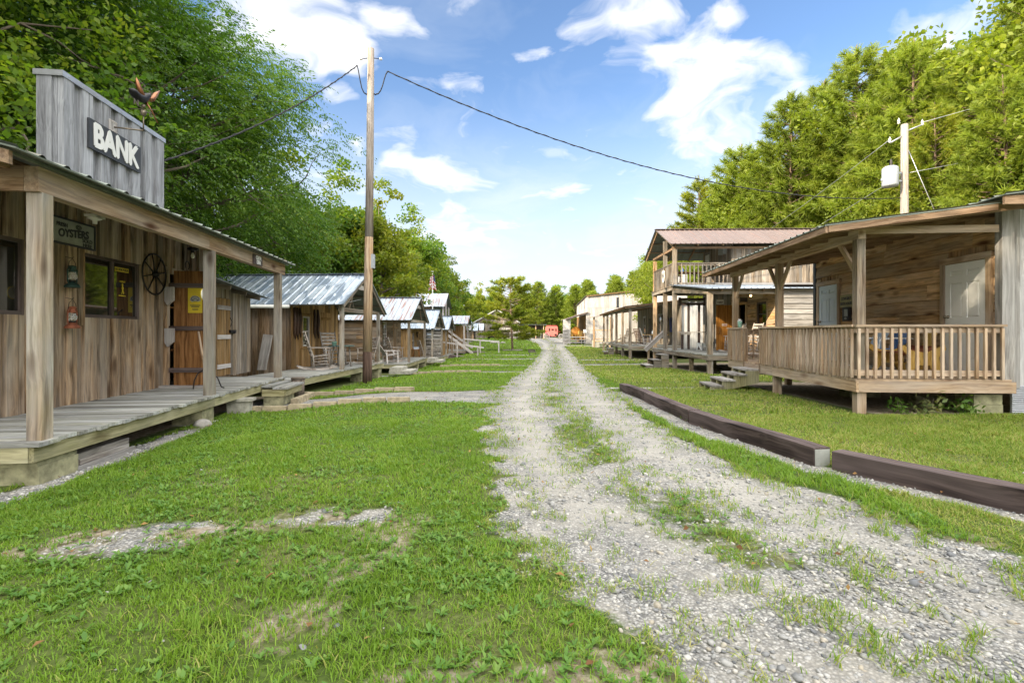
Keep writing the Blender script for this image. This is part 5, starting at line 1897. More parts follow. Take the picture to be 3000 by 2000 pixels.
# ================================================================== shed between bank and first cabin
shed = thing('lean_to_shed', 'grey lean-to shed with a battened plank door between bank and first cabin', 'shed', (-4.583, 4.91, 0), A_BANK)
mb = MB()
sh = [(.05, .80, 0, 2.16)]
wall(mb, (-1.52, 6.95), Y3, X3, 2.12, ZD - .02, lambda a: 2.50 - .08 * a, 'vert', .135, .02, sh, rough_foot=.02)
wall(mb, (-1.52, 9.07), NX, Y3, 3.2, ZD - .02, 2.4, 'vert', .15, .02)
mb.b(-4.7, -4.66, 6.95, 9.05, ZD, 2.6)
mb.build('wall', M['shed'], shed)
one('roof', ['galv_soft', 'under'], shed, lambda m: roof(m, (-1.08, 6.1, 2.52), (-1.08, 9.45, 2.28), (-4.8, 6.1, 3.25), (-4.8, 9.45, 3.0), .3))
one('rafters', 'shed', shed, lambda m: [m.bar(V(-1.15, y, 2.87 - .071 * y), V(-4.6, y, 3.56 - .071 * y), .05, .10) for y in (7.0, 7.9, 8.8)])
d = plank_door(shed, (-1.5, 7.01, ZD + .02), Y3, X3, .73, 1.84, 'honey', 3, 'pale', .14, False)
one('latch', 'black', shed, lambda m: (m.b(-1.47, -1.42, 7.66, 7.98, 1.32, 1.40), m.lathe([(.05, 0), (.05, .05), (.02, .08)], (-1.47, 7.86, 1.35), 10, 0, X3), m.tube([V(-1.46, 7.72, 1.7), V(-1.44, 7.78, 1.6), V(-1.44, 7.70, 1.48)], .008, 5)))
t = thing('loose_board', 'weathered grey board leaning on the first cabin wall', 'board', (-7.72, 15.40, .20))
one('board', 'greylog', t, lambda m: m.hexa([V(.02, -.22, 0), V(.30, -.22, 0), V(.30, -.19, 0), V(.02, -.19, 0), V(.10, .02, 1.08), V(.39, .02, 1.05), V(.39, .05, 1.05), V(.10, .05, 1.08)], 2))


# ================================================================== the row of cabins
def cabin(label, x, y, rz, W, depth, zd, ze, zr, porch=1.4, side='lap', sidemat='cabin', front='bnb', frontmat='honey', roofmat='galv', near=.35, far=.35, zfar=None, over=.25, dn=.3, df=.3,
          sw=.17, door=(2.0, .85), win=(.8, .6, .95, .95), postmat='post', gable='beam', deckz=True, shut=None, lites=(1, 1)):
    t = thing('cabin', label, 'cabin', (x, y, 0), rz)
    zfar = ze if zfar is None else zfar
    ym = W / 2
    prof = lambda a: ze + .02 + (zr - ze) * min(1, (near + a) / (near + ym)) if a < ym else zfar + (zr - zfar) * max(0, (W + far - a) / (far + W - ym))
    hh = [(win[0], win[0] + win[1], zd + win[2], zd + win[2] + win[3])] if win else []
    if door:
        hh.append((door[0], door[0] + door[1], zd, zd + 1.86))
    mb = MB()
    wall(mb, (-porch, 0), Y3, X3, W, zd - .15, lambda a: prof(a) - .06, front, .16, .02, hh, 0)
    mb.build('front_wall', M[frontmat], t)
    mb = MB()
    wall(mb, (-depth, 0), X3, NY, depth - porch - .0, zd - .25, ze + .02, side, sw, .03 if side != 'log' else .0)
    wall(mb, (-porch - .06, W), NX, Y3, depth - porch, zd - .25, zfar, 'vert', .3, .02)
    mb.b(-depth - .05, -depth, 0, W, zd - .25, ze)
    mb.build('side_wall', M[sidemat], t)
    mb = MB()
    yl, yf = -near, W + far
    roof(mb, (over, yl, ze), (-depth - .2, yl, ze), (over, ym, zr), (-depth - .2, ym, zr), .28, .02, 3)
    roof(mb, (-depth - .2, yf, zfar), (over, yf, zfar), (-depth - .2, ym, zr), (over, ym, zr), .28, .02, 3)
    mb.bar(V(over, ym - .05, zr + .012), V(-depth - .2, ym - .05, zr + .012), .16, .012)
    mb.build('roof', [M[roofmat], M['under']], t)
    for yy in (0, W):
        zt = ze if yy == 0 else zfar
        one('post', postmat, t, lambda m: m.b(-.05, .06, yy - .055 + (0.06 if yy == 0 else -.06), yy + .055 + (.06 if yy == 0 else -.06), zd, zt + .06, grain=2))
    mb = MB()
    zt = min(ze, zfar) - .03
    mb.b(-.05, .0, -.1, W + .1, zt, zt + .13, grain=1)
    for s, (y0, z0) in enumerate(((yl + .12, ze), (yf - .12, zfar))):
        mb.bar(V(over - .06, y0, z0 - .05), V(over - .06, ym, zr - .09), .04, .10)
        mb.bar(V(-porch + .2, y0, z0 - .05), V(-porch + .2, ym, zr - .09), .04, .09)
    for x0 in (0.0, -.65):
        for s in (-1, 1):
            mb.bar(V(x0 - .03, ym + s * W * .16, zr - .45), V(x0 - .03, ym + s * W * .30, zt + .12), .05, .07)
    for k in range(1, 4):
        f = k / 4
        for (y0, z0) in ((yl, ze), (yf, zfar)):
            q = V(0, y0 + (ym - y0) * f, z0 + (zr - z0) * f - .045)
            mb.bar(q + V(over - .05, 0, 0), q + V(-porch, 0, 0), .06, .035)
    mb.b(-depth, .05, -.04, .0, ze - .02, ze + .05, grain=0)
    mb.build('framing', M['shed'], t)
    if gable == 'beam':
        one('gable_board', 'pale', t, lambda m: m.b(.012, .045, ym - W * .2, ym + W * .2, zr - .56, zr - .40, grain=1))
    mb = MB()
    deck(mb, -porch + .03, .12, -dn, W + df, zd, .14, .036, 'x', 0, .012)
    mb.build('porch_floor', M['deck'], t)
    gg = zd - .45
    one('rim_joist', 'rim', t, lambda m: (m.b(.06, .1, -dn + .01, W + df - .01, zd - .20, zd - .038, grain=1), m.b(-porch, .058, -dn + .01, -dn + .05, zd - .20, zd - .038, grain=0)))
    for yy in (-dn + .35, W * .5, W + df - .35):
        one('pier', 'mossblock', t, lambda m: m.b(-.32, .05, yy - .2, yy + .2, gg - .3, zd - .202))
    if win:
        window(t, (-porch, win[0], zd + win[2]), Y3, X3, win[1], win[3], 'sash', 'pale', frontmat, 'glass', .045, .08, lites)
    if door:
        plank_door(t, (-porch, door[0], zd + .02), Y3, X3, door[1], 1.84, frontmat, 2, None, .15, True)
    return t


def cab_m(c):
    return Matrix.Translation(c.location) @ Matrix.Rotation(c.rotation_euler[2], 4, 'Z')


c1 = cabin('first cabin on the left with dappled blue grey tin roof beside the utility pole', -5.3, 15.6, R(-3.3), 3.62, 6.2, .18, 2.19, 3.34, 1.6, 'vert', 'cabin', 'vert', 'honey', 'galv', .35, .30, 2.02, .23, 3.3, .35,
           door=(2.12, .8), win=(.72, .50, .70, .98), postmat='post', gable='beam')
m1 = cab_m(c1)
one('gutter', 'gutter', c1, lambda m: [m.tube([V(x0, -.40, 2.14), V(x1, -.40, 2.12)], .052, 8) for x0, x1 in ((-5.8, -1.45),)])
one('clothesline', 'steelcable', c1, lambda m: m.tube([V(.1, -.1, 2.22), V(.05, 1.6, 2.46)], .008, 5))
MK = 'strips of hide hanging on the first cabin'
for i, (yy, L) in enumerate(((.12, 1.0), (.30, 1.02), (.48, .95), (1.52, 1.0), (1.78, 1.0))):
    t = hang(thing('hanging_strip', 'dark strip of hide hanging left of the cabin window' if i < 3 else 'dark strip of hide hanging between cabin window and door', 'hide', (-1.6 + .06, yy, 2.12), 0, MK), m1)
    one('strip', 'leather', t, lambda m: m.tube([V(0, 0, 0), V(.02, .02, -.35), V(.015, -.01, -L * .8), V(.01, .05, -L)], [.03, .055, .045, .012], 7))
rocking_chair('ladder back rocking chair in front on the first cabin porch, turned away', m1 @ V(-.72, .05, .18), R(-3.3) - 1.02, 'rocking chairs on the left porches')
rocking_chair('ladder back rocking chair behind the round table on the first cabin porch', m1 @ V(-.95, 1.75, .18), R(-3.3) - 2.2, 'rocking chairs on the left porches')
table('round dark teal porch table between the two rocking chairs', m1 @ V(-.45, 1.15, .18), .42, .72)
pot_plant('mint green pot on the round porch table', m1 @ V(-.62, .98, .90), 'mint', .085, .13, 0)
rocking_chair('low rocking chair at the far corner of the first cabin porch', m1 @ V(-.15, 2.75, .18), R(-3.3) + 2.6, 'rocking chairs on the left porches', 'chair', .85)

c2 = cabin('second cabin on the left with brown log side and patched tin roof', -4.85, 23.6, 0, 4.4, 6.0, -.07, 1.90, 3.11, 1.35, 'lap', 'cabin', 'plank', 'cabin', 'galv_rust', .35, .4, 1.85, .2, 1.3, .3, door=(2.6, .9), win=(.45, .72, .75, 1.15), sw=.19, lites=(2, 4))
m2 = cab_m(c2)
t = hang(thing('recliner_chair', 'low reclining slatted chair on the second cabin porch', 'chair', (-.75, -.65, -.07), -1.0), m2)
one('backrest', 'pale', t, lambda m: [m.bar(V(-.24 + .081 * k, -.18, .36), V(-.24 + .081 * k, -.62, .98), .07, .02) for k in range(7)])
one('seat', 'pale', t, lambda m: [m.b(-.27, .27, -.2 + .078 * k, -.13 + .078 * k, .34 + .01 * k, .36 + .01 * k) for k in range(7)])
for s in (-1, 1):
    one('leg', 'pale', t, lambda m: (m.bar(V(s * .28, .32, 0), V(s * .28, .30, .56), .04, .05), m.bar(V(s * .28, -.18, 0), V(s * .28, -.22, .56), .04, .05)))
    one('armrest', 'pale', t, lambda m: m.b(s * .30 - .045, s * .30 + .045, -.34, .38, .56, .58))
one('stretcher', 'pale', t, lambda m: m.b(-.27, .27, .29, .33, .2, .27))
rocking_chair('rocking chair behind the white reclining chair on the second cabin porch', m2 @ V(-.75, .55, -.07), -1.0, 'rocking chairs on the left porches')
pot_plant('small white bucket of green leaves on the second cabin porch', m2 @ V(-1.15, -.85, -.07), 'ceramic', .10, .19, 26)
c3 = cabin('third cabin on the left with honey coloured wall and steep tin gable', -4.86, 30.6, 0, 4.3, 5.6, -.33, 1.56, 2.80, 1.3, 'vert', 'honey', 'vert', 'honey', 'galv_soft', .3, .35, 1.6, .2, .3, .3, door=(2.4, .8), win=(.3, .6, .7, .9))
m3 = cab_m(c3)
rocking_chair('rocking chair on the third cabin porch', m3 @ V(-.6, .9, -.33), -1.0, 'rocking chairs on the left porches')
rocking_chair('rocking chair at the far end of the third cabin porch', m3 @ V(-.3, 2.4, -.33), .9, 'rocking chairs on the left porches')
table('small brown table with boxes on the third cabin porch', m3 @ V(-1.0, .25, -.33), .3, .62, 'doorwood', 'doorwood', (.5, .4))
t = hang(thing('tin_box', 'grey tin box on the small brown porch table', 'box', (-1.0, .25, .292)), m3)
one('box', 'paleblue', t, lambda m: (m.b(-.14, .14, -.1, .1, 0, .12), m.b(-.15, .15, -.11, .11, .121, .14)))
t = hang(thing('heart_wreath', 'dark heart shaped wreath on the third cabin wall', 'wreath', (-1.3 + .08, 1.7, 1.2)), m3)
one('wreath', 'leather', t, lambda m: m.tube([V(0, .2 * math.sin(a) ** 3, .16 * math.cos(a) - .07 * math.cos(2 * a) - .03 * math.cos(3 * a)) for a in np.linspace(0, 6.283, 25)], .022, 6))
c4 = cabin('log cabin with rounded pale logs next to the wheelchair ramp', -4.75, 36.2, 0, 3.6, 5.4, -.36, 1.52, 2.55, .3, 'log', 'greylog', 'vert', 'honey', 'galv_soft', .3, .3, 1.5, .25, .3, .3, door=None, win=None, sw=.25)
one('window', 'paleblue', c4, lambda m: m.b(-1.35, -.95, -.10, -.03, .95, 1.35))

# ramp porch with stair, between the log cabin and the far cabins
ramp = thing('ramp_porch', 'porch building with picket railing, stair and long wooden ramp', 'cabin', (-5.6, 42, 0))
ZR = -.22
mb = MB()
wall(mb, (-.35, 2.2), X3, NY, 1.9, ZR, 1.9, 'vert', .2, .02)
wall(mb, (-.4, 0.0), Y3, X3, 3.0, ZR, 2.2, 'vert', .2, .02)
mb.build('wall', M['honey'], ramp)
one('roof', ['galv_rust', 'under'], ramp, lambda m: (roof(m, (1.95, -.2, 2.02), (-2.2, -.2, 2.02), (1.95, 1.7, 2.75), (-2.2, 1.7, 2.75), .3), roof(m, (-2.2, 3.6, 2.02), (1.95, 3.6, 2.02), (-2.2, 1.7, 2.75), (1.95, 1.7, 2.75), .3)))
for (x, y) in ((-.55, -.1), (1.55, -.1), (1.55, 3.3)):
    post(ramp, x, x + .13, y, y + .13, ZR - .3, 2.05, 'pale')
mb = MB()
deck(mb, -.5, 1.7, -.15, 3.4, ZR, .16, .04, 'x')
mb.build('porch_floor', M['deck'], ramp)
one('rim_joist', 'shed', ramp, lambda m: (m.b(-.5, 1.7, -.19, -.155, ZR - .2, ZR - .03, grain=0), m.b(1.7, 1.74, -.15, 3.4, ZR - .2, ZR - .03, grain=1)))
railing(ramp, (-.4, -.12), (1.55, -.12), ZR, .95, .15, 'pale', NY, .05)
one('ramp_floor', 'darkwood', ramp, lambda m: (m.hexa([V(1.75, -.1, ZR - .16), V(4.6, -.1, -.62), V(4.6, 1.2, -.62), V(1.75, 1.2, ZR - .16), V(1.75, -.1, ZR), V(4.6, -.1, -.46), V(4.6, 1.2, -.46), V(1.75, 1.2, ZR)], 0)))
for (x, z) in ((2.9, -.36), (4.45, -.46)):
    post(ramp, x, x + .1, -.14, -.04, z - .25, z + .98, 'pale')
one('handrail', 'pale', ramp, lambda m: (m.bar(V(1.6, -.15, ZR + .98), V(4.55, -.15, .54), .04, .11),))
one('stair_stringer', 'pale', ramp, lambda m: (m.bar(V(-.35, -.45, 1.55), V(2.35, -.45, -.42), .05, .2), m.bar(V(-.35, -.45, 1.95), V(2.35, -.45, .02), .05, .16)))
r2 = thing('wooden_ramp', 'low wooden ramp with a single handrail in front of the log cabin', 'ramp', (-4.65, 37.3, 0))
one('floor', 'darkwood', r2, lambda m: m.hexa([V(0, -.5, -.62), V(2.6, -.5, -.66), V(2.6, .7, -.66), V(0, .7, -.62), V(0, -.5, -.36), V(2.6, -.5, -.57), V(2.6, .7, -.57), V(0, .7, -.36)], 0))
for (x, z) in ((.6, -.42), (2.1, -.52)):
    post(r2, x, x + .1, -.55, -.45, z - .3, z + .85, 'pale')
one('handrail', 'pale', r2, lambda m: m.bar(V(-.5, -.55, .62), V(2.6, -.55, .20), .04, .11))

# two storey cabin with the rust striped roof
tw = thing('tower_cabin', 'two storey cabin with rust striped tin roof rising behind the second and third cabins', 'cabin', (-6.1, 44, 0), 0)
mb = MB()
wall(mb, (-6, 0), X3, NY, 4.4, -.5, 3.6, 'vert', .2, .02)
wall(mb, (-1.6, 0), Y3, X3, 4, -.5, 3.6, 'vert', .2, .02, [(1, 1.8, 2.2, 3.2)])
mb.build('wall', M['honey'], tw)
one('roof', ['galv_rust', 'under'], tw, lambda m: (roof(m, (.3, -.4, 3.55), (-6.2, -.4, 3.55), (.3, 2, 4.85), (-6.2, 2, 4.85), .3), roof(m, (-6.2, 4.4, 3.55), (.3, 4.4, 3.55), (-6.2, 2, 4.85), (.3, 2, 4.85), .3)))
for y in (0, 1.9, 3.9):
    post(tw, 0, .14, y, y + .14, -.5, 3.7 if y != 1.9 else 4.6, 'pale')
mb = MB()
deck(mb, -1.6, .15, -.1, 4.1, 1.75, .16, .04, 'x')
mb.build('balcony_floor', M['deck'], tw)
railing(tw, (.1, 0), (.1, 4.0), 1.75, .9, .16, 'pale', X3, .05)
t = thing('flagpole', 'white flagpole with a ball on top above the tin roofs', 'flagpole', (-6.55, 41.5, -.5))
one('pole', 'white', t, lambda m: m.tube([V(0, 0, 0), V(0, 0, 6.75)], [.055, .04], 12))
one('finial', 'white', t, lambda m: m.lathe([(0, 0), (.06, .02), (.085, .08), (.06, .14), (0, .16)], (0, 0, 6.74), 14))
t = thing('flag', 'striped red and white flag hanging limp on the flagpole', 'flag', (-6.55, 41.44, 6.2))
_fx = [(-.02, .0), (-.10, .05), (-.15, -.03), (-.24, .06), (-.16, .12), (.10, .02), (.18, -.05), (.22, .05)]
mbf = MB()
for k in range(13):
    z1, z0 = -.09 * k - .02, -.09 * (k + 1) - .02
    sp = .45 + .55 * k / 12
    pts0 = [V(px * sp * 1.5, py - .03, 0) for px, py in _fx]
    for a, b in zip(pts0[:-1], pts0[1:]):
        mt = 2 if (k < 6 and a.x > .05) else (0 if (k + round(a.x * 20)) % 2 else 1)
        mbf.add([a + Z3 * (z0 - abs(a.x) * .9), b + Z3 * (z0 - abs(b.x) * .9), b + Z3 * (z1 - abs(b.x) * .9), a + Z3 * (z1 - abs(a.x) * .9)], [(0, 1, 2, 3)], [(0, 0, 0)] * 4, .5, mt)
mbf.build('cloth', [M['flagred'], M['flagwhite'], M['flagblue']], t)

cabin('small far cabin with rust streaked roof, nearest of the three far gables', -6.2, 74, 0, 3.6, 5, -.10, 1.62, 3.0, 1.2, 'log', 'greylog', 'vert', 'cabin', 'galv_rust', .3, .3, None, .2, .3, .3, door=(1.9, .8), win=None, sw=.25)
cabin('middle one of the three small far cabins in a row', -5.75, 82, 0, 3.4, 5, -.08, 1.55, 2.85, 1.2, 'vert', 'cabin', 'vert', 'cabin', 'galv_soft', .3, .3, None, .2, .3, .3, door=(1.9, .8), win=(.4, .7, .7, .9))
cabin('last small far cabin beside the red off-roader', -5.2, 89, 0, 4.6, 5, -.05, 1.65, 2.95, 1.6, 'vert', 'cabin', 'vert', 'darkwood', 'galv_rust', .3, .3, None, .2, .3, .3, door=(2.2, .9), win=(.5, .8, .7, .9))

# ================================================================== edging stones and the utility pole
def edging(pts, label, grp, n, w=.14, h=.13):
    for k in range(n):
        a, b = Vector(pts[0]).lerp(Vector(pts[1]), k / n), Vector(pts[0]).lerp(Vector(pts[1]), (k + 1) / n)
        c = (a + b) / 2
        t = thing('edging_stone', label, 'edging stone', (c.x, c.y, g1(c.x, c.y) - .03), math.atan2(b.y - a.y, b.x - a.x) + random.uniform(-.03, .03), grp)
        L = (b - a).length / 2 - .012
        one('stone', 'paver', t, lambda m: m.hexa([V(-L, -w / 2, 0), V(L, -w / 2, 0), V(L, w / 2, 0), V(-L, w / 2, 0), V(-L + .008, -w / 2 + .012, h), V(L - .01, -w / 2 + .012, h), V(L - .01, w / 2 - .012, h), V(-L + .008, w / 2 - .012, h)], 0))


edging([(-5.25, 9.62), (-2.0, 9.95)], 'tan edging stone on the near side of the stone path by the step', 'edging along the near side of the path', 7)
edging([(-5.3, 12.35), (-2.35, 12.15)], 'tan edging stone on the far side of the stone path by the stump', 'edging along the far side of the path', 6)
edging([(-4.72, 10.9), (-4.85, 12.2)], 'short cross stone between the wooden step and the far edging', 'cross stones at the step', 2, .16, .14)
edging([(-4.2, 19.75), (-1.2, 19.85)], 'tan edging stone along the second path behind the utility pole', 'edging along the second path', 6)
edging([(-3.6, 25.05), (-.6, 25.2)], 'tan edging stone along the third path', 'edging along the third path', 6)
for i, (x, y, z, rz, l) in enumerate(((-4.15, 19.9, -.26, 0, 'low concrete step behind the foot of the utility pole'), (-4.2, 28.8, -.36, 0, 'low concrete step in front of the second cabin porch'))):
    t = thing('concrete_step', l, 'step', (x, y, z), rz)
    one('slab', 'concrete', t, lambda m: (m.b(-.55, .3, -.7, .7, 0, .12), m.b(-.55, -.1, -.6, .6, .121, .24)))

pole = thing('utility_pole', 'tall wooden utility pole with a tarred foot left of the road', 'utility pole', (-4.66, 16.2, g1(-4.66, 16.2) - .3))
zb = pole.location.z
pts = [V(0, 0, 0), V(.01, 0, 1.25)]
one('foot', 'poletar', pole, lambda m: m.tube([V(0, 0, 0), V(.006, 0, 1.32)], [.150, .146], 20))
one('shaft', 'pole', pole, lambda m: m.tube([V(.006, 0, 1.321), V(.03, 0, 3), V(.06, 0, 5.0)], [.146, .138, .13], 20))
one('top', 'poletop', pole, lambda m: m.tube([V(.06, 0, 5.001), V(.09, 0, 7.5), V(.12, 0, 10.75 - zb - .3)], [.13, .118, .102], 20))
one('meter_box', 'transformer', pole, lambda m: m.b(.13, .23, -.09, .09, 4.0, 4.45))
ztop = 10.75 - .3
PT = lambda z, dx=0, dy=0: V(-4.66 + .12 + dx, 16.2 + dy, z)
one('insulator', 'ceramic', pole, lambda m: [m.lathe([(.0, 0), (.03, 0), (.045, .02), (.03, .04), (.045, .06), (.03, .08), (0, .08)], V(.12 + s * .28, 0, 10.12 - zb), 12, 0, X3 * s) for s in (-1, 1)])
one('bracket', 'iron', pole, lambda m: [m.tube([V(.12 + s * .09, 0, 10.15 - zb), V(.12 + s * .29, 0, 10.12 - zb)], .012, 6) for s in (-1, 1)])


def sag_line(a, b, sag, n=24):
    return [Vector(a).lerp(Vector(b), k / n) - Z3 * sag * 4 * (k / n) * (1 - k / n) for k in range(n + 1)]


def wire(label, pts, r, mat='cable', name='power_line', twist=False):
    o = MB()
    o.tube(pts, r, 6)
    if twist:
        q = []
        for k in range(len(pts) * 6):
            f = k / 6
            i = min(int(f), len(pts) - 2)
            q.append(pts[i].lerp(pts[i + 1], f - i) + V(.0, math.cos(k * 1.1), math.sin(k * 1.1)) * r * 1.3)
        o.tube(q, r * .6, 5)
    t = o.build(name, M[mat])
    return tag(t, label, 'cable')


PA = PT(9.72, .55)
wire('twisted black cable sagging from the utility pole across the sky to the transformer pole', [PT(9.0, .08), PT(8.98, .16), PT(9.02, .25), PT(9.12, .32), PT(9.28, .38), PT(9.47, .43), PT(9.62, .48), PT(9.70, .52), PA] + sag_line(PA, (16.6, 21.9, 7.15), 1.15, 30)[1:], .017, twist=True)
PB = PT(9.75, -.35, -.3)
wire('twisted black cable from the utility pole down to the bank false front', [PT(9.0, -.08), PT(8.97, -.15, -.05), PT(9.0, -.2, -.1), PT(9.12, -.25, -.15), PT(9.35, -.29, -.2), PT(9.58, -.32, -.25), PT(9.70, -.34, -.28), PB] + sag_line(PB, bl(WX - .1, 4.95, 4.55), .28, 20)[1:], .017, twist=True)

# weather vane on the false front
VANE = t = hang(thing('weather_vane', 'copper eagle weather vane with letters N and S on a bracket above the bank sign', 'weather vane', (WX + .115, 3.43, 4.66)))
one('bracket', 'verdigris', t, lambda m: (m.tube([V(0, 0, 0), V(.50, .12, .0)], .016, 6), m.tube([V(.50, .12, -.01), V(.50, .12, .34)], .013, 8)))
one('plate', 'pale', t, lambda m: (m.b(-.005, .03, -.10, .10, -.12, .12), [m.lathe([(.016, 0), (.01, .02)], (.03, y, z), 8, 0, X3) for y in (-.06, 0, .06) for z in (-.09, .09)]))
one('ball', 'verdigris', t, lambda m: (m.lathe([(0, -.06), (.042, -.045), (.06, 0), (.042, .045), (0, .06)], (.50, .12, .36), 16), m.lathe([(0, -.04), (.03, -.03), (.04, 0), (.03, .03), (0, .04)], (.50, .12, .49), 14)))
one('cross_arms', 'verdigris', t, lambda m: (m.tube([V(.50, -.12, .43), V(.50, .36, .43)], .007, 5), m.tube([V(.26, .12, .43), V(.74, .12, .43)], .007, 5)))
lettering('letter', 'N', .15, M['verdigris'], t, (.50, -.12, .46), BX.__class__((1, 0, 0)) * .3 + Y3 * .95, Z3, X3 * .95 - Y3 * .3, .008, .006)
lettering('letter', 'S', .15, M['verdigris'], t, (.50, .36, .42), X3 * .3 + Y3 * .95, Z3, X3 * .95 - Y3 * .3, .008, .006)
EB = V(.50, .12, .58)
one('eagle_body', 'black', t, lambda m: m.tube([EB + V(-.02, -.42, .06), EB + V(-.02, -.30, .055), EB + V(-.02, -.16, .02), EB + V(0, 0, .06), EB + V(.03, .09, .16), EB + V(.05, .13, .21)], [.012, .075, .085, .085, .06, .03], 10))
one('eagle_head', 'copper', t, lambda m: (m.tube([EB + V(.0, .05, .05), EB + V(.04, .10, .13), EB + V(.06, .13, .10), EB + V(.07, .155, .05)], [.05, .055, .03, .004], 8),))
for s, tip in ((-1, V(-.04, -.16, .40)), (1, V(.10, .38, .40))):
    one('eagle_wing', 'copper', t, lambda m: m.tube([EB + V(.02, .02, .08), EB + V(.04, .02, .08).lerp(tip, .35) + V(0, s * .04, -.06), EB.lerp(EB + tip, .7) + V(0, s * .02, .0), EB + tip], [.03, .05, .045, .008], 8))
one('eagle_talons', 'copper', t, lambda m: [m.tube([EB + V(.02, .04, .02), EB + V(.08, .16, -.14), EB + V(.12, .26 + .03 * k, -.32)], [.02, .016, .008], 6) for k in (0, 1)])

VANE.scale = (.82, .82, .82)
# ================================================================== THE BATH HOUSE
A_BATH = R(-4.63)
bath = thing('bath_house', 'brown plank bath house with white doors and a railed porch on stilts', 'building', (5.52, 8.08, 0), A_BATH)
MBH = cab_m(bath)
ZB = .60
WB = 2.36
mb = MB()
doors = [(4.64, 5.50, 0, 2.55), (.27, 1.11, 0, 2.55)]
# local a runs from the far end back towards the camera
wall(mb, (WB, 5.95), NY, NX, 5.80, ZB - .12, 3.46, 'plank', .285, .03, doors, 0, .009)
wall(mb, (WB + .06, .16), X3, NY, 4.4, ZB - .12, 3.3, 'vert', .24, .022, (), 1)
mb.b(WB + .1, WB + 4.4, 5.9, 5.96, ZB - .1, 3.3)
mb.b(WB + 4.4, WB + 4.45, .2, 5.95, ZB - .1, 3.3)
mb.build('wall', [M['logwall'], M['whitewash']], bath)
one('corner_trim', 'greylog', bath, lambda m: (m.b(WB - .16, WB + .02, .02, .155, ZB - .14, 3.38, grain=2), m.b(WB + .024, WB + .17, .10, .15, ZB - .14, 3.3, grain=2)))
one('corner_trim', 'signblack', bath, lambda m: m.b(WB - .05, WB + .05, 5.9, 6.02, ZB - .1, 3.3, grain=2))
for y1, mt in ((1.31, 'doorpaint'), (5.68, 'bluedoor')):
    panel_door(bath, (WB - .028, y1, ZB + .02), NY, NX, .86, 1.94, mt, 'fresh')
# skirt of corrugated iron
mb = MB()
for k in range(17):
    z = -.08 + k * .034
    mb.hexa([V(WB + .07, .13, z), V(WB + 4.4, .13, z), V(WB + 4.4, .16, z), V(WB + .07, .16, z), V(WB + .07, .112 + .0, z + .017), V(WB + 4.4, .112, z + .017), V(WB + 4.4, .16, z + .017), V(WB + .07, .16, z + .017)], 0)
    mb.hexa([V(WB + .07, .112, z + .017), V(WB + 4.4, .112, z + .017), V(WB + 4.4, .16, z + .017), V(WB + .07, .16, z + .017), V(WB + .07, .13, z + .034), V(WB + 4.4, .13, z + .034), V(WB + 4.4, .16, z + .034), V(WB + .07, .16, z + .034)], 0)
mb.build('skirt', M['flash'], bath)
mb = MB()
deck(mb, .0, WB - .03, .0, 5.9, ZB, .14, .036, 'x', 0, .008)
mb.build('porch_floor', M['fresh'], bath)
one('rim_joist', 'fresh', bath, lambda m: (m.b(0.002, .042, .0, 3.1, ZB - .215, ZB - .038, grain=1), m.b(0.002, .042, 3.103, 5.9, ZB - .215, ZB - .038, grain=1), m.b(.045, WB + .03, .0, .042, ZB - .215, ZB - .038, grain=0)))
one('joists', 'rafter', bath, lambda m: [m.b(.05, WB, y, y + .04, ZB - .21, ZB - .04, grain=0) for y in np.arange(.5, 5.8, .5)])
# posts with knee braces
PY = (.045, 2.93, 5.6)
for i, y in enumerate(PY):
    p = post(bath, .045, .175, y, y + .13, ZB, 2.845, 'fresh' if i else 'post')
    for s in ((1,) if i == 0 else ((-1, 1) if i == 1 else (-1,))):
        yy = y + (.13 if s > 0 else 0)
        one('brace', 'fresh', p, lambda m: m.bar(V(.11, yy, 2.30), V(.11, yy + s * .48, 2.86), .045, .09))
for (x, y) in ((.0, .0), (.0, 3.0), (.0, 5.65), (1.4, 3.0), (1.4, 5.6)):
    gg = g1(*(MBH @ V(x, y, 0)).xy)
    post(bath, x + .045, x + .185, y + .045, y + .185, gg - .3, ZB - .04, 'fresh', 'stilt')
one('beam', 'fresh', bath, lambda m: (m.b(.045, .165, .02, 5.9, 2.846, 3.04, grain=1), m.b(.17, WB - .18, .05, .09, 2.93, 3.045, grain=0)))
RZ = lambda x: 2.99 + .12 * (x + .68)
mb = MB()
roof(mb, (-.68, 5.95, RZ(-.68)), (-.68, -.40, RZ(-.68)), (2.0, 5.95, RZ(2.0)), (2.0, -.40, RZ(2.0)), .23, .022, 4)
roof(mb, (1.72, 6.3, 3.36), (1.72, -.62, 3.36), (7.4, 6.3, 4.0), (7.4, -.62, 4.0), .23, .022, 4)
mb.build('roof', [M['roof_green'], M['under']], bath)
one('rafters', 'rafter', bath, lambda m: [m.bar(V(-.60, y, RZ(-.6) - .075), V(WB - .02, y, RZ(WB) - .075), .04, .11) for y in np.arange(-.30, 6.1, .62)] + [m.b(x, x + .09, -.36, 6.0, RZ(x) - .022, RZ(x) - .006, grain=1) for x in np.arange(-.5, 1.9, .28)])
one('fascia', 'rafter', bath, lambda m: (m.b(-.665, -.625, -.38, 6.05, 2.875, 2.985, grain=1),
                                        m.hexa([V(-.62, -.39, 2.88), V(WB - .55, -.39, 3.18), V(WB - .55, -.35, 3.18), V(-.62, -.35, 2.88), V(-.62, -.39, 2.99), V(WB - .55, -.39, 3.29), V(WB - .55, -.35, 3.29), V(-.62, -.35, 2.99)], 0),
                                        m.b(1.74, 7.3, -.58, -.54, 3.22, 3.345, grain=0)))
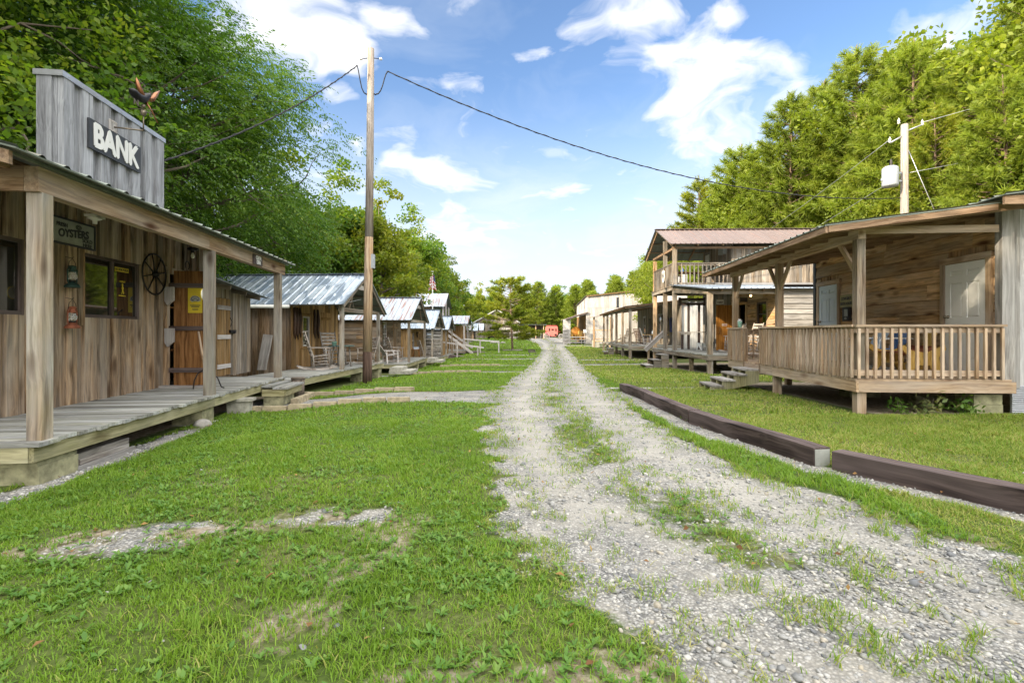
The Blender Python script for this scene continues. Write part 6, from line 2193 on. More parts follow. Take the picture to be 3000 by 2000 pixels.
# railings
railing(bath, (-.002, .05), (-.002, 3.72), ZB, .855, .128, 'fresh', NX, .038)
railing(bath, (.0, -.002), (WB - .16, -.002), ZB, .855, .126, 'fresh', NY, .038)
railing(bath, (-.002, 4.82), (-.002, 5.85), ZB, .855, .128, 'fresh', NX, .038)
railing(bath, (.2, 5.86), (WB - .2, 5.86), ZB, .80, .2, 'fresh', NY, .038)
for y in (3.74, 4.72):
    post(bath, .0, .09, y, y + .09, ZB - .2, ZB + .84, 'beam', 'newel')
# steps down to the lawn
gs = g1(*(MBH @ V(-1.0, 4.2, 0)).xy)
st = one('steps', 'greylog', bath, lambda m: None or m.b(-.30, .0, 3.80, 4.72, ZB - .17, ZB - .13, grain=1))
for k in (1, 2, 3):
    one('tread', 'greylog', st, lambda m: m.b(-.30 - .27 * k, -.01 - .27 * k, 3.76, 4.76, ZB - .15 - .135 * k, ZB - .11 - .135 * k, grain=1))
one('stringer', 'rim', st, lambda m: [m.prism([(.0, ZB - .2), (-.0, ZB - .45), (-1.02, gs - .05), (-1.12, gs - .05), (-1.12, ZB - .555), (-.84, ZB - .555), (-.84, ZB - .42), (-.57, ZB - .42), (-.57, ZB - .288), (-.30, ZB - .288), (-.30, ZB - .172), (0, ZB - .172)], (0, y, 0), X3, Z3, Y3, .04) for y in (3.80, 4.24, 4.68)])
# foundation
F_ = 'blocks under the bath house'
for (x, y, z, a, b, c, l) in ((2.1, .35, 0, .22, .2, .36, 'stacked mossy blocks under the near corner of the bath house'), (1.55, 2.6, 0, .3, .2, .40, 'dark block pier deep under the middle of the bath house'), (2.2, 1.4, 0, .42, .1, .2, 'long block lying on the earth under the bath house')):
    q = MBH @ V(x, y, 0)
    t = thing('pier_block', l, 'concrete block', (q.x, q.y, g1(q.x, q.y) - .05), A_BATH, F_)
    one('block', 'mossblock', t, lambda m: m.b(-a, a, -b, b, 0, c * .55))
    one('block', 'mossblock', t, lambda m: m.b(-a * .96, a * .97, -b * .97, b * .95, c * .55 + .004, c))
for (x, y, n, s, l) in ((.75, .12, 60, 1.0, 'leafy green weed growing below the near porch edge left of the middle'), (1.22, .16, 80, 1.25, 'pale leafy weed growing below the middle of the near porch edge'), (1.75, .18, 100, 1.3, 'spreading green weed below the near porch edge by the block pier'), (-.55, 4.9, 90, 1.4, 'leafy weed beside the bath house steps')):
    q = MBH @ V(x, y, 0)
    t = thing('weed_plant', l, 'weed', (q.x, q.y, g1(q.x, q.y)), 0, 'weeds at the bath house')
    P = np.abs(RNG.normal(0, .09, (n, 3))) * np.array([1, 1, 1.1]) * s * np.array([RNG.choice((-1, 1), n), RNG.choice((-1, 1), n), np.ones(n)]).T
    v, f = leaf_quads(P, RNG.normal(0, 1, (n, 3)) + np.array([0, 0, .3]), RNG.uniform(.06, .13, n) * s, RNG.uniform(.025, .05, n) * s, .6)
    raw_mesh('leaves', v, f, M['weed_pale'] if 'pale' in l else M['weed'], t, rnd=np.repeat(RNG.random(n), 4))
    one('stem', 'bark', t, lambda m: [m.tube([V(0, 0, -.02), V(random.uniform(-.1, .1), random.uniform(-.1, .1), .2 * s)], .004, 4) for k in range(4)])

t = hang(thing('bath_house_sign', "tan wooden COWGIRL'S BATH HOUSE sign beside the pale blue door", 'sign', (WB - .05, 4.42, 2.10)), MBH)
one('board', 'signtan', t, lambda m: m.b(-.015, .012, -.27, .27, -.155, .155, grain=1))
lettering('letters', "COWGIRL'S\nBATH HOUSE", .098, M['signblack'], t, (-.016, 0, -.0), NY, Z3, NX, .003, .003, .82, line=1.25)
t = hang(thing('breaker_box', 'dark electrical box on the wall under the bath house sign', 'electrical box', (WB - .06, 4.38, 1.78)), MBH)
one('box', 'iron', t, lambda m: m.b(-.05, .03, -.13, .13, -.17, .17))
one('cover', 'signgrey', t, lambda m: (m.b(-.056, -.051, -.10, .04, -.05, .12), m.lathe([(0, 0), (.035, 0), (.03, .02), (0, .02)], (-.051, -.03, -.1), 10, 0, NX)))
t = hang(thing('tumbler', 'mint green tumbler with a white lid standing on the bath house rail', 'tumbler', (-.01, 5.0, ZB + .868)), MBH)
one('cup', 'mint', t, lambda m: m.lathe([(0, 0), (.045, 0), (.055, .14), (.055, .15), (0, .15)], (0, 0, 0), 18))
one('lid', 'white', t, lambda m: m.lathe([(.056, .151), (.057, .175), (.035, .18), (.035, .215), (0, .215)], (0, 0, 0), 18))


def shell_chair(label, loc, rz, mat, grp):
    t = thing('metal_chair', label, 'chair', loc, rz, grp)
    mbx = MB()
    n = 10
    for i in range(n):
        for s in (0,):
            u0, u1 = -1 + 2 * i / n, -1 + 2 * (i + 1) / n
            zz = lambda u: .80 - .10 * u * u - .03 * math.cos(u * 9)
            y0, y1 = -.20 + .05 * u0 * u0, -.20 + .05 * u1 * u1
            mbx.hexa([V(u0 * .25, y0, .40), V(u1 * .25, y1, .40), V(u1 * .25, y1 + .01, .40), V(u0 * .25, y0 + .01, .40), V(u0 * .30, y0 - .12, zz(u0)), V(u1 * .30, y1 - .12, zz(u1)), V(u1 * .30, y1 - .11, zz(u1)), V(u0 * .30, y0 - .11, zz(u0))], 2)
    mbx.build('backrest', M[mat], t)
    one('seat', mat, t, lambda m: m.hexa([V(-.25, -.2, .38), V(.25, -.2, .38), V(.26, .26, .42), V(-.26, .26, .42), V(-.25, -.2, .40), V(.25, -.2, .40), V(.26, .26, .44), V(-.26, .26, .44)], 0))
    for s in (-1, 1):
        one('leg_frame', 'white', t, lambda m: m.tube([V(s * .28, -.32, .62), V(s * .30, .0, .63), V(s * .30, .26, .60), V(s * .29, .28, .45), V(s * .28, .26, .03), V(s * .28, .15, .012), V(s * .28, -.36, .012)], .014, 7))
    return t


shell_chair('pale blue metal shell back chair on the bath house porch', MBH @ V(1.8, 2.75, ZB), A_BATH + 1.45, 'paleblue', 'metal chairs on the bath house porch')
shell_chair('bright blue metal shell back chair on the bath house porch next to the bench', MBH @ V(1.85, 2.2, ZB), A_BATH + 1.45, 'blue', 'metal chairs on the bath house porch')
t = hang(thing('porch_bench', 'yellow and red brown wooden bench on the bath house porch', 'bench', (1.72, 1.35, ZB), 0), MBH)
for y in (-.42, .50):
    one('side_panel', 'yellowwood', t, lambda m: m.prism([(-.35, 0), (-.28, .0), (-.16, .16), (.05, .16), (.12, 0), (.26, 0), (.20, .3), (.32, .44), (.30, .52), (.0, .38), (-.24, .42), (-.38, .52), (-.42, .45), (-.26, .28)], (0, y, 0), X3, Z3, Y3, .035))
one('seat', 'redwood', t, lambda m: [m.b(x, x + .1, -.385, .5, .36, .385, grain=1) for x in (-.26, -.15, -.04)])
one('backrest', 'redwood', t, lambda m: m.b(.10, .125, -.385, .5, .30, .50, grain=1))
one('shelf', 'yellowwood', t, lambda m: m.b(-.2, .1, -.385, .5, .165, .19, grain=1))
t = hang(thing('leaning_boards', 'yellow pine boards leaning upright beside the white bath house door', 'board', (2.06, 1.55, ZB + .005)), MBH)
one('board', 'yellowwood', t, lambda m: m.hexa([V(-.02, -.1, 0), V(.02, -.1, 0), V(.02, .09, 0), V(-.02, .09, 0), V(.20, -.1, .88), V(.24, -.1, .88), V(.24, .09, .88), V(.20, .09, .88)], 2))
one('board', 'yellowwood', t, lambda m: m.hexa([V(-.06, -.02, 0), V(-.03, -.02, 0), V(-.03, .17, 0), V(-.06, .17, 0), V(.14, -.02, .55), V(.17, -.02, .55), V(.17, .17, .55), V(.14, .17, .55)], 2))

# heavy timbers along the road
TG = 'dark timbers along the road'
for (x0, y0, x1, y1, l) in ((4.42, 2.42, 3.165, 4.90, 'nearest dark heavy timber, running out of the right edge of the picture'), (3.08, 5.0, 2.72, 7.48, 'dark heavy timber with a grey metal plate on its near end, plate'),
                            (2.72, 7.52, 2.72, 10.0, 'third dark heavy timber from the camera, beyond the one with the plate'), (2.74, 10.03, 2.70, 12.25, 'farthest dark heavy timber, ending at the board walk to the bath house steps')):
    a, b = V(x0, y0, g1(x0, y0)), V(x1, y1, g1(x1, y1))
    t = thing('timber', l, 'timber', (x0, y0, a.z - .03), 0, TG)
    d = b - a
    L = Vector((d.x, d.y, 0)).length
    t.rotation_euler = (0, -math.atan2(d.z, L) , math.atan2(d.y, d.x))
    mb = MB()
    n = 9
    VV, GG, FF = [], [], []
    for k in range(n + 1):
        u = L * k / n
        jy, jz = random.uniform(-.006, .006), random.uniform(-.007, .007)
        for (yy, zz) in ((-.093, 0), (.093, 0), (.092, .205), (.02, .21), (.012, .203), (.002, .21), (-.092, .206)):
            VV.append(V(u, yy + jy + random.uniform(-.003, .003), zz + (jz if zz else 0)))
            GG.append((u, yy, zz))
    for k in range(n):
        for j in range(7):
            FF.append((k * 7 + j, k * 7 + (j + 1) % 7, (k + 1) * 7 + (j + 1) % 7, (k + 1) * 7 + j))
    FF += [tuple(range(6, -1, -1)), tuple(n * 7 + j for j in range(7))]
    mb.add(VV, FF, GG, random.random())
    o = mb.build('beam', M['tie'], t)
    bv = o.modifiers.new('edge', 'BEVEL')
    bv.width = .008
    bv.segments = 2
    if l.endswith(', plate'):
        t['label'] = 'dark heavy timber with a grey metal plate on its near end'
        one('end_plate', 'signgrey', t, lambda m: m.b(-.006, -.001, -.08, .08, .025, .19))
t = thing('boardwalk_plank', 'weathered boards laid in the grass from the far timber to the steps', 'boardwalk', (2.45, 12.55, g1(3.5, 12.6) + .0))
one('boards', 'greylog', t, lambda m: [m.b(.27 * k, .27 * k + .25, -.14 + .04 * math.sin(k), .16 + .05 * k * .05, -.03, .022, grain=1) for k in range(9)])

# ================================================================== THE SHERIFF'S BUILDING
sher = thing('sheriff_building', "two storey sheriff's building with red brown tin roof, balcony and plank porch", 'building', (7.25, 18.5, 0), R(-1.7))
MS = cab_m(sher)
ZS = .515
WS = 2.62
mb = MB()
wall(mb, (WS, 4.5), NY, NX, 4.5, ZS - .1, 3.0, 'plank', .2, .03, [(.8, 1.55, 0, 2.52), (2.6, 3.4, 1.58, 2.53)], 0)
mb.build('street_wall', M['logwall'], sher)
mb = MB()
wall(mb, (WS + .0, .0), X3, NY, 3.6, -.1, 2.95, 'lap', .195, .045)
mb.build('side_wall', M['greylog'], sher)
mb = MB()
wall(mb, (WS, 8.2), NY, NX, 3.7, ZS - .1, 3.3, 'vert', .17, .02, [(.5, 1.3, 1.2, 2.6)])
mb.build('street_wall', M['shed'], sher)
one('back_wall', 'greylog', sher, lambda m: m.b(WS + .1, WS + 6.2, 8.1, 8.15, -.2, 5.1))
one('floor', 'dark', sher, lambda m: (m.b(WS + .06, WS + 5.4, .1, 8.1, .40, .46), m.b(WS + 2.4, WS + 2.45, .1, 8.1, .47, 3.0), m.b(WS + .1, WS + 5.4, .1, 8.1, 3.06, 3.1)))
window(sher, (WS, 1.9, 1.58), NY, NX, .8, .95, 'sash', 'darkwood', 'logwall', 'glass_dark', .05, .09)
window(sher, (WS, 7.7, 1.2), NY, NX, .8, 1.4, 'sash', 'darkwood', 'shed', 'glass_dark', .05, .09)
one('door_casing', 'logwall', sher, lambda m: (m.b(WS - .06, WS, 2.84, 2.95, ZS, 2.52, grain=2), m.b(WS - .06, WS, 3.70, 3.8, ZS, 2.52, grain=2), m.b(WS - .062, WS, 2.84, 3.8, 2.52, 2.63, grain=1)))
d = plank_door(sher, (WS - 1.0, 3.72, ZS + .03), X3, NY, .96, 1.98, 'orange', 0, None, .32, False)
one('handle', 'iron', d, lambda m: m.tube([V(WS - .86, 3.67, 1.28), V(WS - .86, 3.62, 1.32), V(WS - .86, 3.62, 1.52), V(WS - .86, 3.67, 1.56)], .014, 6))
mb = MB()
deck(mb, -.1, WS - .03, -.1, 8.1, ZS, .145, .038, 'x', 0, .015)
mb.build('porch_floor', M['deck'], sher)
one('rim_joist', 'shed', sher, lambda m: (m.b(-.095, -.055, -.09, 8.1, ZS - .20, ZS - .04, grain=1), m.b(-.05, WS, -.095, -.055, ZS - .20, ZS - .04, grain=0)))
for (y, z1, mt) in ((0, 2.74, 'post'), (4.42, 5.12, 'shed'), (6.0, 5.75, 'shed'), (7.95, 5.05, 'logwall')):
    gg = g1(*(MS @ V(0, y, 0)).xy)
    post(sher, -.05, .12, y - .05, y + .12, gg - .3, z1, mt)
for (x, y) in ((-.04, 2.05), (1.6, .1), (1.6, 4.0)):
    post(sher, x, x + .15, y, y + .15, g1(*(MS @ V(x, y, 0)).xy) - .3, ZS - .04, 'post', 'stilt')
# lower porch roof
PR = lambda y: 2.93 + .118 * (y + .3)
mb = MB()
roof(mb, (-.25, -.30, PR(-.3)), (WS + 3.4, -.30, PR(-.3)), (-.25, 4.40, PR(4.4)), (WS + 3.4, 4.40, PR(4.4)), .23, .02, 4)
mb.build('porch_roof', [M['galv_soft'], M['under']], sher)
one('flashing', 'flash', sher, lambda m: m.hexa([V(1.8, 3.3, PR(3.3) + .03), V(WS + 3.4, 3.3, PR(3.3) + .03), V(WS + 3.4, 4.36, 3.50), V(1.8, 4.36, 3.50), V(1.8, 3.3, PR(3.3) + .036), V(WS + 3.4, 3.3, PR(3.3) + .036), V(WS + 3.4, 4.36, 3.58), V(1.8, 4.36, 3.58)], 0))
one('porch_beam', 'shed', sher, lambda m: (m.b(-.06, WS + .1, -.02, .10, 2.745, 2.90, grain=0), m.hexa([V(-.05, .12, 2.76), V(.07, .12, 2.76), V(.07, 4.35, 3.12), V(-.05, 4.35, 3.12), V(-.05, .12, 2.93), V(.07, .12, 2.93), V(.07, 4.35, 3.42), V(-.05, 4.35, 3.42)], 1)))
one('rafters', 'rafter', sher, lambda m: [m.bar(V(x, -.2, PR(-.2) - .06), V(x, 4.3, PR(4.3) - .06), .045, .09) for x in np.arange(.4, 2.6, .5)])
# balcony
mb = MB()
deck(mb, -.12, WS, 4.45, 8.15, 3.45, .14, .036, 'x', 0, .01)
mb.build('balcony_floor', M['shed'], sher)
one('balcony_beam', 'shed', sher, lambda m: (m.b(-.09, -.055, 4.38, 8.15, 3.25, 3.41, grain=1), m.b(-.05, WS, 4.40, 4.45, 3.25, 3.41, grain=0), m.b(-.05, WS, 8.0, 8.05, 3.25, 3.41, grain=0), [m.b(.3 + .5 * k, .35 + .5 * k, 4.46, 7.98, 3.27, 3.41, grain=1) for k in range(5)]))
railing(sher, (.13, 4.46), (WS - .0, 4.46), 3.46, 1.03, .19, 'shed', NY, .045)
railing(sher, (-.0, 4.58), (-.0, 7.9), 3.46, 1.03, .19, 'shed', NX, .045)
# upper storey
mb = MB()
wall(mb, (WS + .02, 4.45), X3, NY, 6.2, 3.45, 5.16, 'vert', .17, .02)
mb.build('upper_wall', M['shed'], sher)  # darker board material stands in for the shade on this wall
mb = MB()
pr = lambda a: 5.2 + 1.12 * (1 - abs((8.15 - a) - 6.3) / 2.5)
wall(mb, (WS, 8.15), NY, NX, 3.7, 3.45, lambda a: min(6.3, pr(a)), 'vert', .17, .02, [(.25, 1.0, 3.5, 5.45)])
mb.build('gable_wall', M['shed'], sher)
dd = one('balcony_door', 'greylog', sher, lambda m: m.b(WS - .01, WS + .03, 7.16, 7.89, 3.5, 5.44, grain=2))
one('pane', 'white', dd, lambda m: (m.b(WS - .018, WS - .012, 7.26, 7.80, 4.6, 5.3),))
one('louvre', 'white', dd, lambda m: [m.b(WS - .03, WS - .02, 7.28 + .13 * k, 7.30 + .13 * k, 4.6, 5.3, grain=2) for k in range(5)] + [m.b(WS - .031, WS - .021, 7.26, 7.80, 4.6 + .17 * k, 4.62 + .17 * k) for k in range(5)])
one('air_conditioner', 'signgrey', sher, lambda m: (m.b(WS - .18, WS - .02, 5.05, 5.65, 5.0, 5.32), [m.b(WS - .19, WS - .181, 5.1, 5.6, 5.04 + .04 * k, 5.06 + .04 * k) for k in range(6)]))
mb = MB()
roof(mb, (-.38, 3.75, 5.25), (8.8, 3.75, 5.25), (-.38, 6.3, 6.36), (8.8, 6.3, 6.36), .23, .024, 4)
roof(mb, (8.8, 8.75, 5.2), (-.38, 8.75, 5.2), (8.8, 6.3, 6.36), (-.38, 6.3, 6.36), .23, .024, 4)
mb.bar(V(-.4, 6.3, 6.385), V(8.8, 6.3, 6.385), .28, .02)
mb.build('roof', [M['roof_brown'], M['under']], sher)
one('roof_framing', 'rafter', sher, lambda m: ([m.bar(V(x, 3.85, 5.22), V(x, 6.28, 6.29), .05, .09) for x in (-.25, .9, 2.0)] + [m.bar(V(x, 8.65, 5.17), V(x, 6.32, 6.29), .05, .09) for x in (-.25, .9, 2.0)]
    + [m.b(-.32, WS, 3.85 + 2.43 * f, 3.90 + 2.43 * f, 5.22 + 1.07 * f - .03, 5.22 + 1.07 * f + .0, grain=0) for f in (.3, .6)] + [m.b(-.32, WS, 8.65 - 2.3 * f, 8.7 - 2.3 * f, 5.17 + 1.12 * f - .03, 5.17 + 1.12 * f + .0, grain=0) for f in (.3, .6)]
    + [m.b(-.05, .1, 4.4, 8.1, 5.10, 5.2, grain=1), m.b(-.1, 8.6, 4.38, 4.43, 5.13, 5.22, grain=0)]))
t = hang(thing('badge_sign', 'white sheriff badge shield with a dark star ring on the balcony railing', 'sign', (-.06, 5.95, 4.03)), MS)
one('shield', 'signwhite', t, lambda m: m.prism([(0, -.33), (.13, -.22), (.20, -.02), (.17, .12), (.22, .22), (.12, .27), (.0, .31), (-.12, .27), (-.22, .22), (-.17, .12), (-.20, -.02), (-.13, -.22)], (0, 0, 0), Y3, Z3, NX, .03))
one('ring', 'signblack', t, lambda m: m.ring((-.033, 0, .03), .115, .014, Y3, Z3, 24, 5))
one('star', 'signblack', t, lambda m: m.prism([((.10 if k % 2 == 0 else .042) * math.sin(k * math.pi / 5), (.10 if k % 2 == 0 else .042) * math.cos(k * math.pi / 5) + .03) for k in range(10)], (-.031, 0, 0), Y3, Z3, NX, .004))
t = hang(thing('sheriff_sign', 'small white SHERIFF sign hanging above the orange door', 'sign', (1.72, 3.5, 2.66)), MS)
one('board', 'signwhite', t, lambda m: m.b(-.15, .15, 0, .02, -.10, .10))
lettering('letters', 'SHERIFF', .085, M['signblack'], t, (0, -.001, -.03), X3, Z3, NY, .003, .004, .82)
one('hanger', 'iron', t, lambda m: (m.tube([V(-.11, .01, .10), V(-.11, .01, .24)], .004, 4), m.tube([V(.11, .01, .10), V(.11, .01, .24)], .004, 4), m.tube([V(-.16, .01, .24), V(.9, .01, .24)], .008, 5)))
t = hang(thing('projecting_sign', 'small dark sign with pale edging beside the sheriff doorway', 'sign', (2.42, 2.72, 2.70)), MS)
one('board', 'darkwood', t, lambda m: m.b(-.16, .14, 0, .02, -.10, .10))
one('edging', 'signtan', t, lambda m: (m.b(-.15, .13, -.004, -.001, .075, .085), m.b(-.15, .13, -.004, -.001, -.085, -.075)))
t = hang(thing('door_notice', 'small white and red notice on the orange sheriff door', 'notice', (1.98, 3.683, 1.66)), MS)
one('sheet', 'signwhite', t, lambda m: m.b(-.11, .11, -.003, 0, -.045, .045))
one('print', 'red', t, lambda m: (m.b(-.085, -.05, -.005, -.0031, -.018, .018), m.b(-.03, .09, -.005, -.0031, -.016, .014)))
t = hang(thing('porch_lamp', 'small lit orange bulb under the sheriff porch beam', 'light fixture', (1.72, .5, 2.72)), MS)
one('bulb', 'bulb', t, lambda m: m.lathe([(0, -.05), (.03, -.04), (.04, -.01), (.02, .02), (0, .02)], (0, 0, 0), 12))
one('socket', 'ceramic', t, lambda m: m.lathe([(0, .02), (.03, .02), (.03, .06), (0, .06)], (0, 0, 0), 12))
t = hang(thing('porch_counter', 'dark timber counter with tall posts and a two rail top on the sheriff porch', 'counter', (.85, 5.9, ZS)), MS)
one('counter_top', 'greylog', t, lambda m: (m.b(-.16, 1.15, -.16, .2, .80, .84, grain=0), m.b(-.14, .32, -.18, -.161, .70, .80, grain=0)))
for x in (-.08, .22, .72):
    one('leg', 'darkwood', t, lambda m: m.b(x, x + .1, -.05, .05, 0, .80, grain=2))
for x in (.225, .725):
    one('upright', 'darkwood', t, lambda m: m.b(x, x + .09, -.051, .051, .841, 2.18, grain=2))
one('top_rails', 'darkwood', t, lambda m: (m.b(-.12, 1.0, -.06, .06, 2.12, 2.25, grain=0), m.b(-.12, 1.0, -.06, .06, 2.36, 2.47, grain=0), m.b(-.20, -.121, -.06, .06, 2.1, 2.5, grain=2), m.b(1.0, 1.06, -.06, .06, 2.1, 2.5, grain=2)))
one('sign_strip', 'signwhite', t, lambda m: (m.b(.34, .60, -.02, 0, 2.26, 2.35), m.b(.66, .97, -.02, 0, 2.26, 2.35), m.b(-.05, .25, -.02, 0, 2.26, 2.35)))
t = hang(thing('small_stool', 'small white painted step stool beside the porch counter', 'stool', (1.35, 4.8, ZS), .3), MS)
one('seat', 'signwhite', t, lambda m: (m.b(-.16, .16, -.1, .12, .30, .33), m.b(-.16, .16, -.22, -.05, .14, .165)))
for s in (-1, 1):
    one('leg', 'signwhite', t, lambda m: m.prism([(-.24, 0), (-.18, 0), (.0, .2), (.1, 0), (.15, 0), (.12, .3), (-.09, .3)], (s * .14 - .012, 0, 0), Y3, Z3, X3, .024))
SG = 'rocking chairs on the right porches'
rocking_chair('grey rocking chair in front of the orange door on the sheriff porch', MS @ V(1.55, 1.7, ZS), R(75), SG)
rocking_chair('rocking chair at the near end of the sheriff porch beside the bath house rail', MS @ V(1.75, .75, ZS), R(100), SG)
# balcony furniture
t = table('brown wooden table on the upper balcony', MS @ V(1.0, 5.6, 3.455), .4, .72, 'doorwood', 'darkwood', (1.1, .7))
t = hang(thing('blue_jug', 'blue jug standing on the balcony table', 'jug', (.7, 5.5, 4.178)), MS)
one('body', 'blue', t, lambda m: m.lathe([(0, 0), (.07, 0), (.085, .08), (.05, .17), (.05, .21), (0, .21)], (0, 0, 0), 14))
one('handle', 'blue', t, lambda m: m.ring((.085, 0, .11), .05, .01, X3, Z3, 12, 5, -1.4, 1.4))
for i, x in enumerate((.45, 1.55)):
    t = hang(thing('balcony_stool', ('left' if i == 0 else 'right') + ' dark bar stool under the balcony table', 'stool', (x, 5.2, 3.455), 0, 'stools on the balcony'), MS)
    one('seat', 'darkwood', t, lambda m: m.lathe([(0, .5), (.16, .5), (.17, .53), (0, .54)], (0, 0, 0), 16))
    for k in range(4):
        a = k * 1.571 + .78
        one('leg', 'darkwood', t, lambda m: m.tube([V(.18 * math.cos(a), .18 * math.sin(a), 0), V(.12 * math.cos(a), .12 * math.sin(a), .5)], .018, 6))
# steps with the board handrail
gq = MS @ V(-.6, 5.2, 0)
t = thing('porch_steps', 'three weathered board steps leading up to the sheriff porch', 'steps', (gq.x, gq.y, g1(gq.x, gq.y)), R(-1.7))
for k in range(3):
    one('tread', 'greylog', t, lambda m: m.b(-.62 + .36 * k, -.28 + .36 * k, -.55, .62, .13 + .24 * k, .17 + .24 * k, grain=1))
    one('riser', 'shed', t, lambda m: (m.b(-.58 + .36 * k, -.55 + .36 * k, -.5, .58, .02, .128 + .24 * k, grain=1) if False else m.b(-.62 + .36 * k, -.28 + .36 * k, -.52, -.48, 0, .128 + .24 * k, grain=0)))
    one('riser', 'shed', t, lambda m: m.b(-.62 + .36 * k, -.28 + .36 * k, .55, .59, 0, .128 + .24 * k, grain=0))
t = hang(thing('stair_handrail', 'wide sloping board handrail beside the sheriff porch steps', 'handrail', (-.75, 6.35, .45)), MS)
one('board', 'pale', t, lambda m: (m.bar(V(-.12, 0, .0), V(.92, 0, .98), .04, .22), m.bar(V(-.12, -.03, .10), V(.92, -.03, 1.08), .12, .03)))
one('post', 'post', t, lambda m: m.b(.02, .12, .025, .12, -1.2, .16, grain=2))

# ================================================================== THE SALOON
sal = thing('saloon', 'long saloon with stepped pale false front and a deep open porch on posts', 'building', (7.6, 32.7, 0), R(-3.9))
ML = cab_m(sal)
ZL, WL = .44, 3.3
mb = MB()
wall(mb, (WL, 15.3), NY, NX, 15.3, ZL - .1, 3.38, 'vert', .2, .02, [(2.9, 3.8, 1.2, 2.6), (5.2, 6.2, 0, 2.5), (9.0, 10, 1.2, 2.5)])
mb.build('street_wall', M['shed'], sal)
mb = MB()
wall(mb, (WL + .3, 10.0), NY, NX, 10.2, 3.2, lambda a: 4.45 if a < 1.75 else 5.15, 'vert', .22, .02, ())
wall(mb, (WL, .15), X3, NY, 4, -.1, 3.3, 'vert', .25, .02)
mb.b(WL + 4.0, WL + 4.05, .2, 15.3, 0, 3.3)
mb.build('false_front', M['whitewash'], sal)
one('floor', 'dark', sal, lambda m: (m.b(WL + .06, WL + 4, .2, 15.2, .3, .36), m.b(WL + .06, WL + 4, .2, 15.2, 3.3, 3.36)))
for a in (2.9, 9.0):
    window(sal, (WL, 15.3 - a, 1.2), NY, NX, .9, 1.4, 'sash', 'pale', 'whitewash', 'glass_dark', .05, .1)
plank_door(sal, (WL, 15.3 - 5.2, ZL + .03), NY, NX, 1.0, 2.0, 'darkwood', 2)
mb = MB()
deck(mb, -.06, WL - .03, -.06, 15.2, ZL, .15, .04, 'x', 0, .01)
mb.build('porch_floor', M['deck'], sal)
one('rim_joist', 'shed', sal, lambda m: (m.b(-.05, -.01, -.05, 15.2, ZL - .22, ZL - .042, grain=1), m.b(-.005, WL, -.055, -.015, ZL - .22, ZL - .042, grain=0)))
for y in (0, 3.2, 6.4, 9.3, 12.2, 15.05):
    gg = g1(*(ML @ V(0, y, 0)).xy)
    post(sal, -.0, .17, y, y + .17, gg - .3, 2.80, 'shed')
SR = lambda x: 2.98 + .125 * (x + .35)
one('beam', 'shed', sal, lambda m: (m.b(.0, .12, -.1, 15.3, 2.80, 2.97, grain=1), m.hexa([V(.13, -.06, 2.80), V(WL + .1, -.06, 3.2), V(WL + .1, 0, 3.2), V(.13, 0, 2.80), V(.13, -.06, 2.98), V(WL + .1, -.06, 3.38), V(WL + .1, 0, 3.38), V(.13, 0, 2.98)], 0)))
mb = MB()
roof(mb, (-.35, 15.6, SR(-.35)), (-.35, -.35, SR(-.35)), (WL + .28, 15.6, SR(WL)), (WL + .28, -.35, SR(WL)), .25, .02, 4)
mb.build('porch_roof', [M['roof_brown'], M['under']], sal)
one('rafters', 'rafter', sal, lambda m: [m.bar(V(-.3, y, SR(-.3) - .06), V(WL, y, SR(WL) - .06), .05, .1) for y in np.arange(-.25, 15.5, .9)])
rocking_chair('dark tall backed rocking chair at the middle of the saloon porch', ML @ V(1.7, 5.4, ZL), R(-60), SG, 'darkwood')
rocking_chair('pale rocking chair at the near end of the saloon porch', ML @ V(1.35, 1.2, ZL), R(-100), SG, 'pale')
rocking_chair('brown rocking chair farther along the saloon porch', ML @ V(1.0, 8.2, ZL), R(40), SG, 'shed')
table('long plank table behind the pale chair on the saloon porch', ML @ V(2.1, 1.9, ZL), .4, .74, 'yellowwood', 'darkwood', (1.6, .7))
t = hang(thing('blue_bottle', 'grey blue bottle on the saloon porch table', 'bottle', (1.9, 1.9, ZL + .742)), ML)
one('glass', 'paleblue', t, lambda m: m.lathe([(0, 0), (.05, 0), (.055, .16), (.02, .22), (.02, .28), (0, .28)], (0, 0, 0), 12))
WALLG = 'relics hanging on the saloon wall'
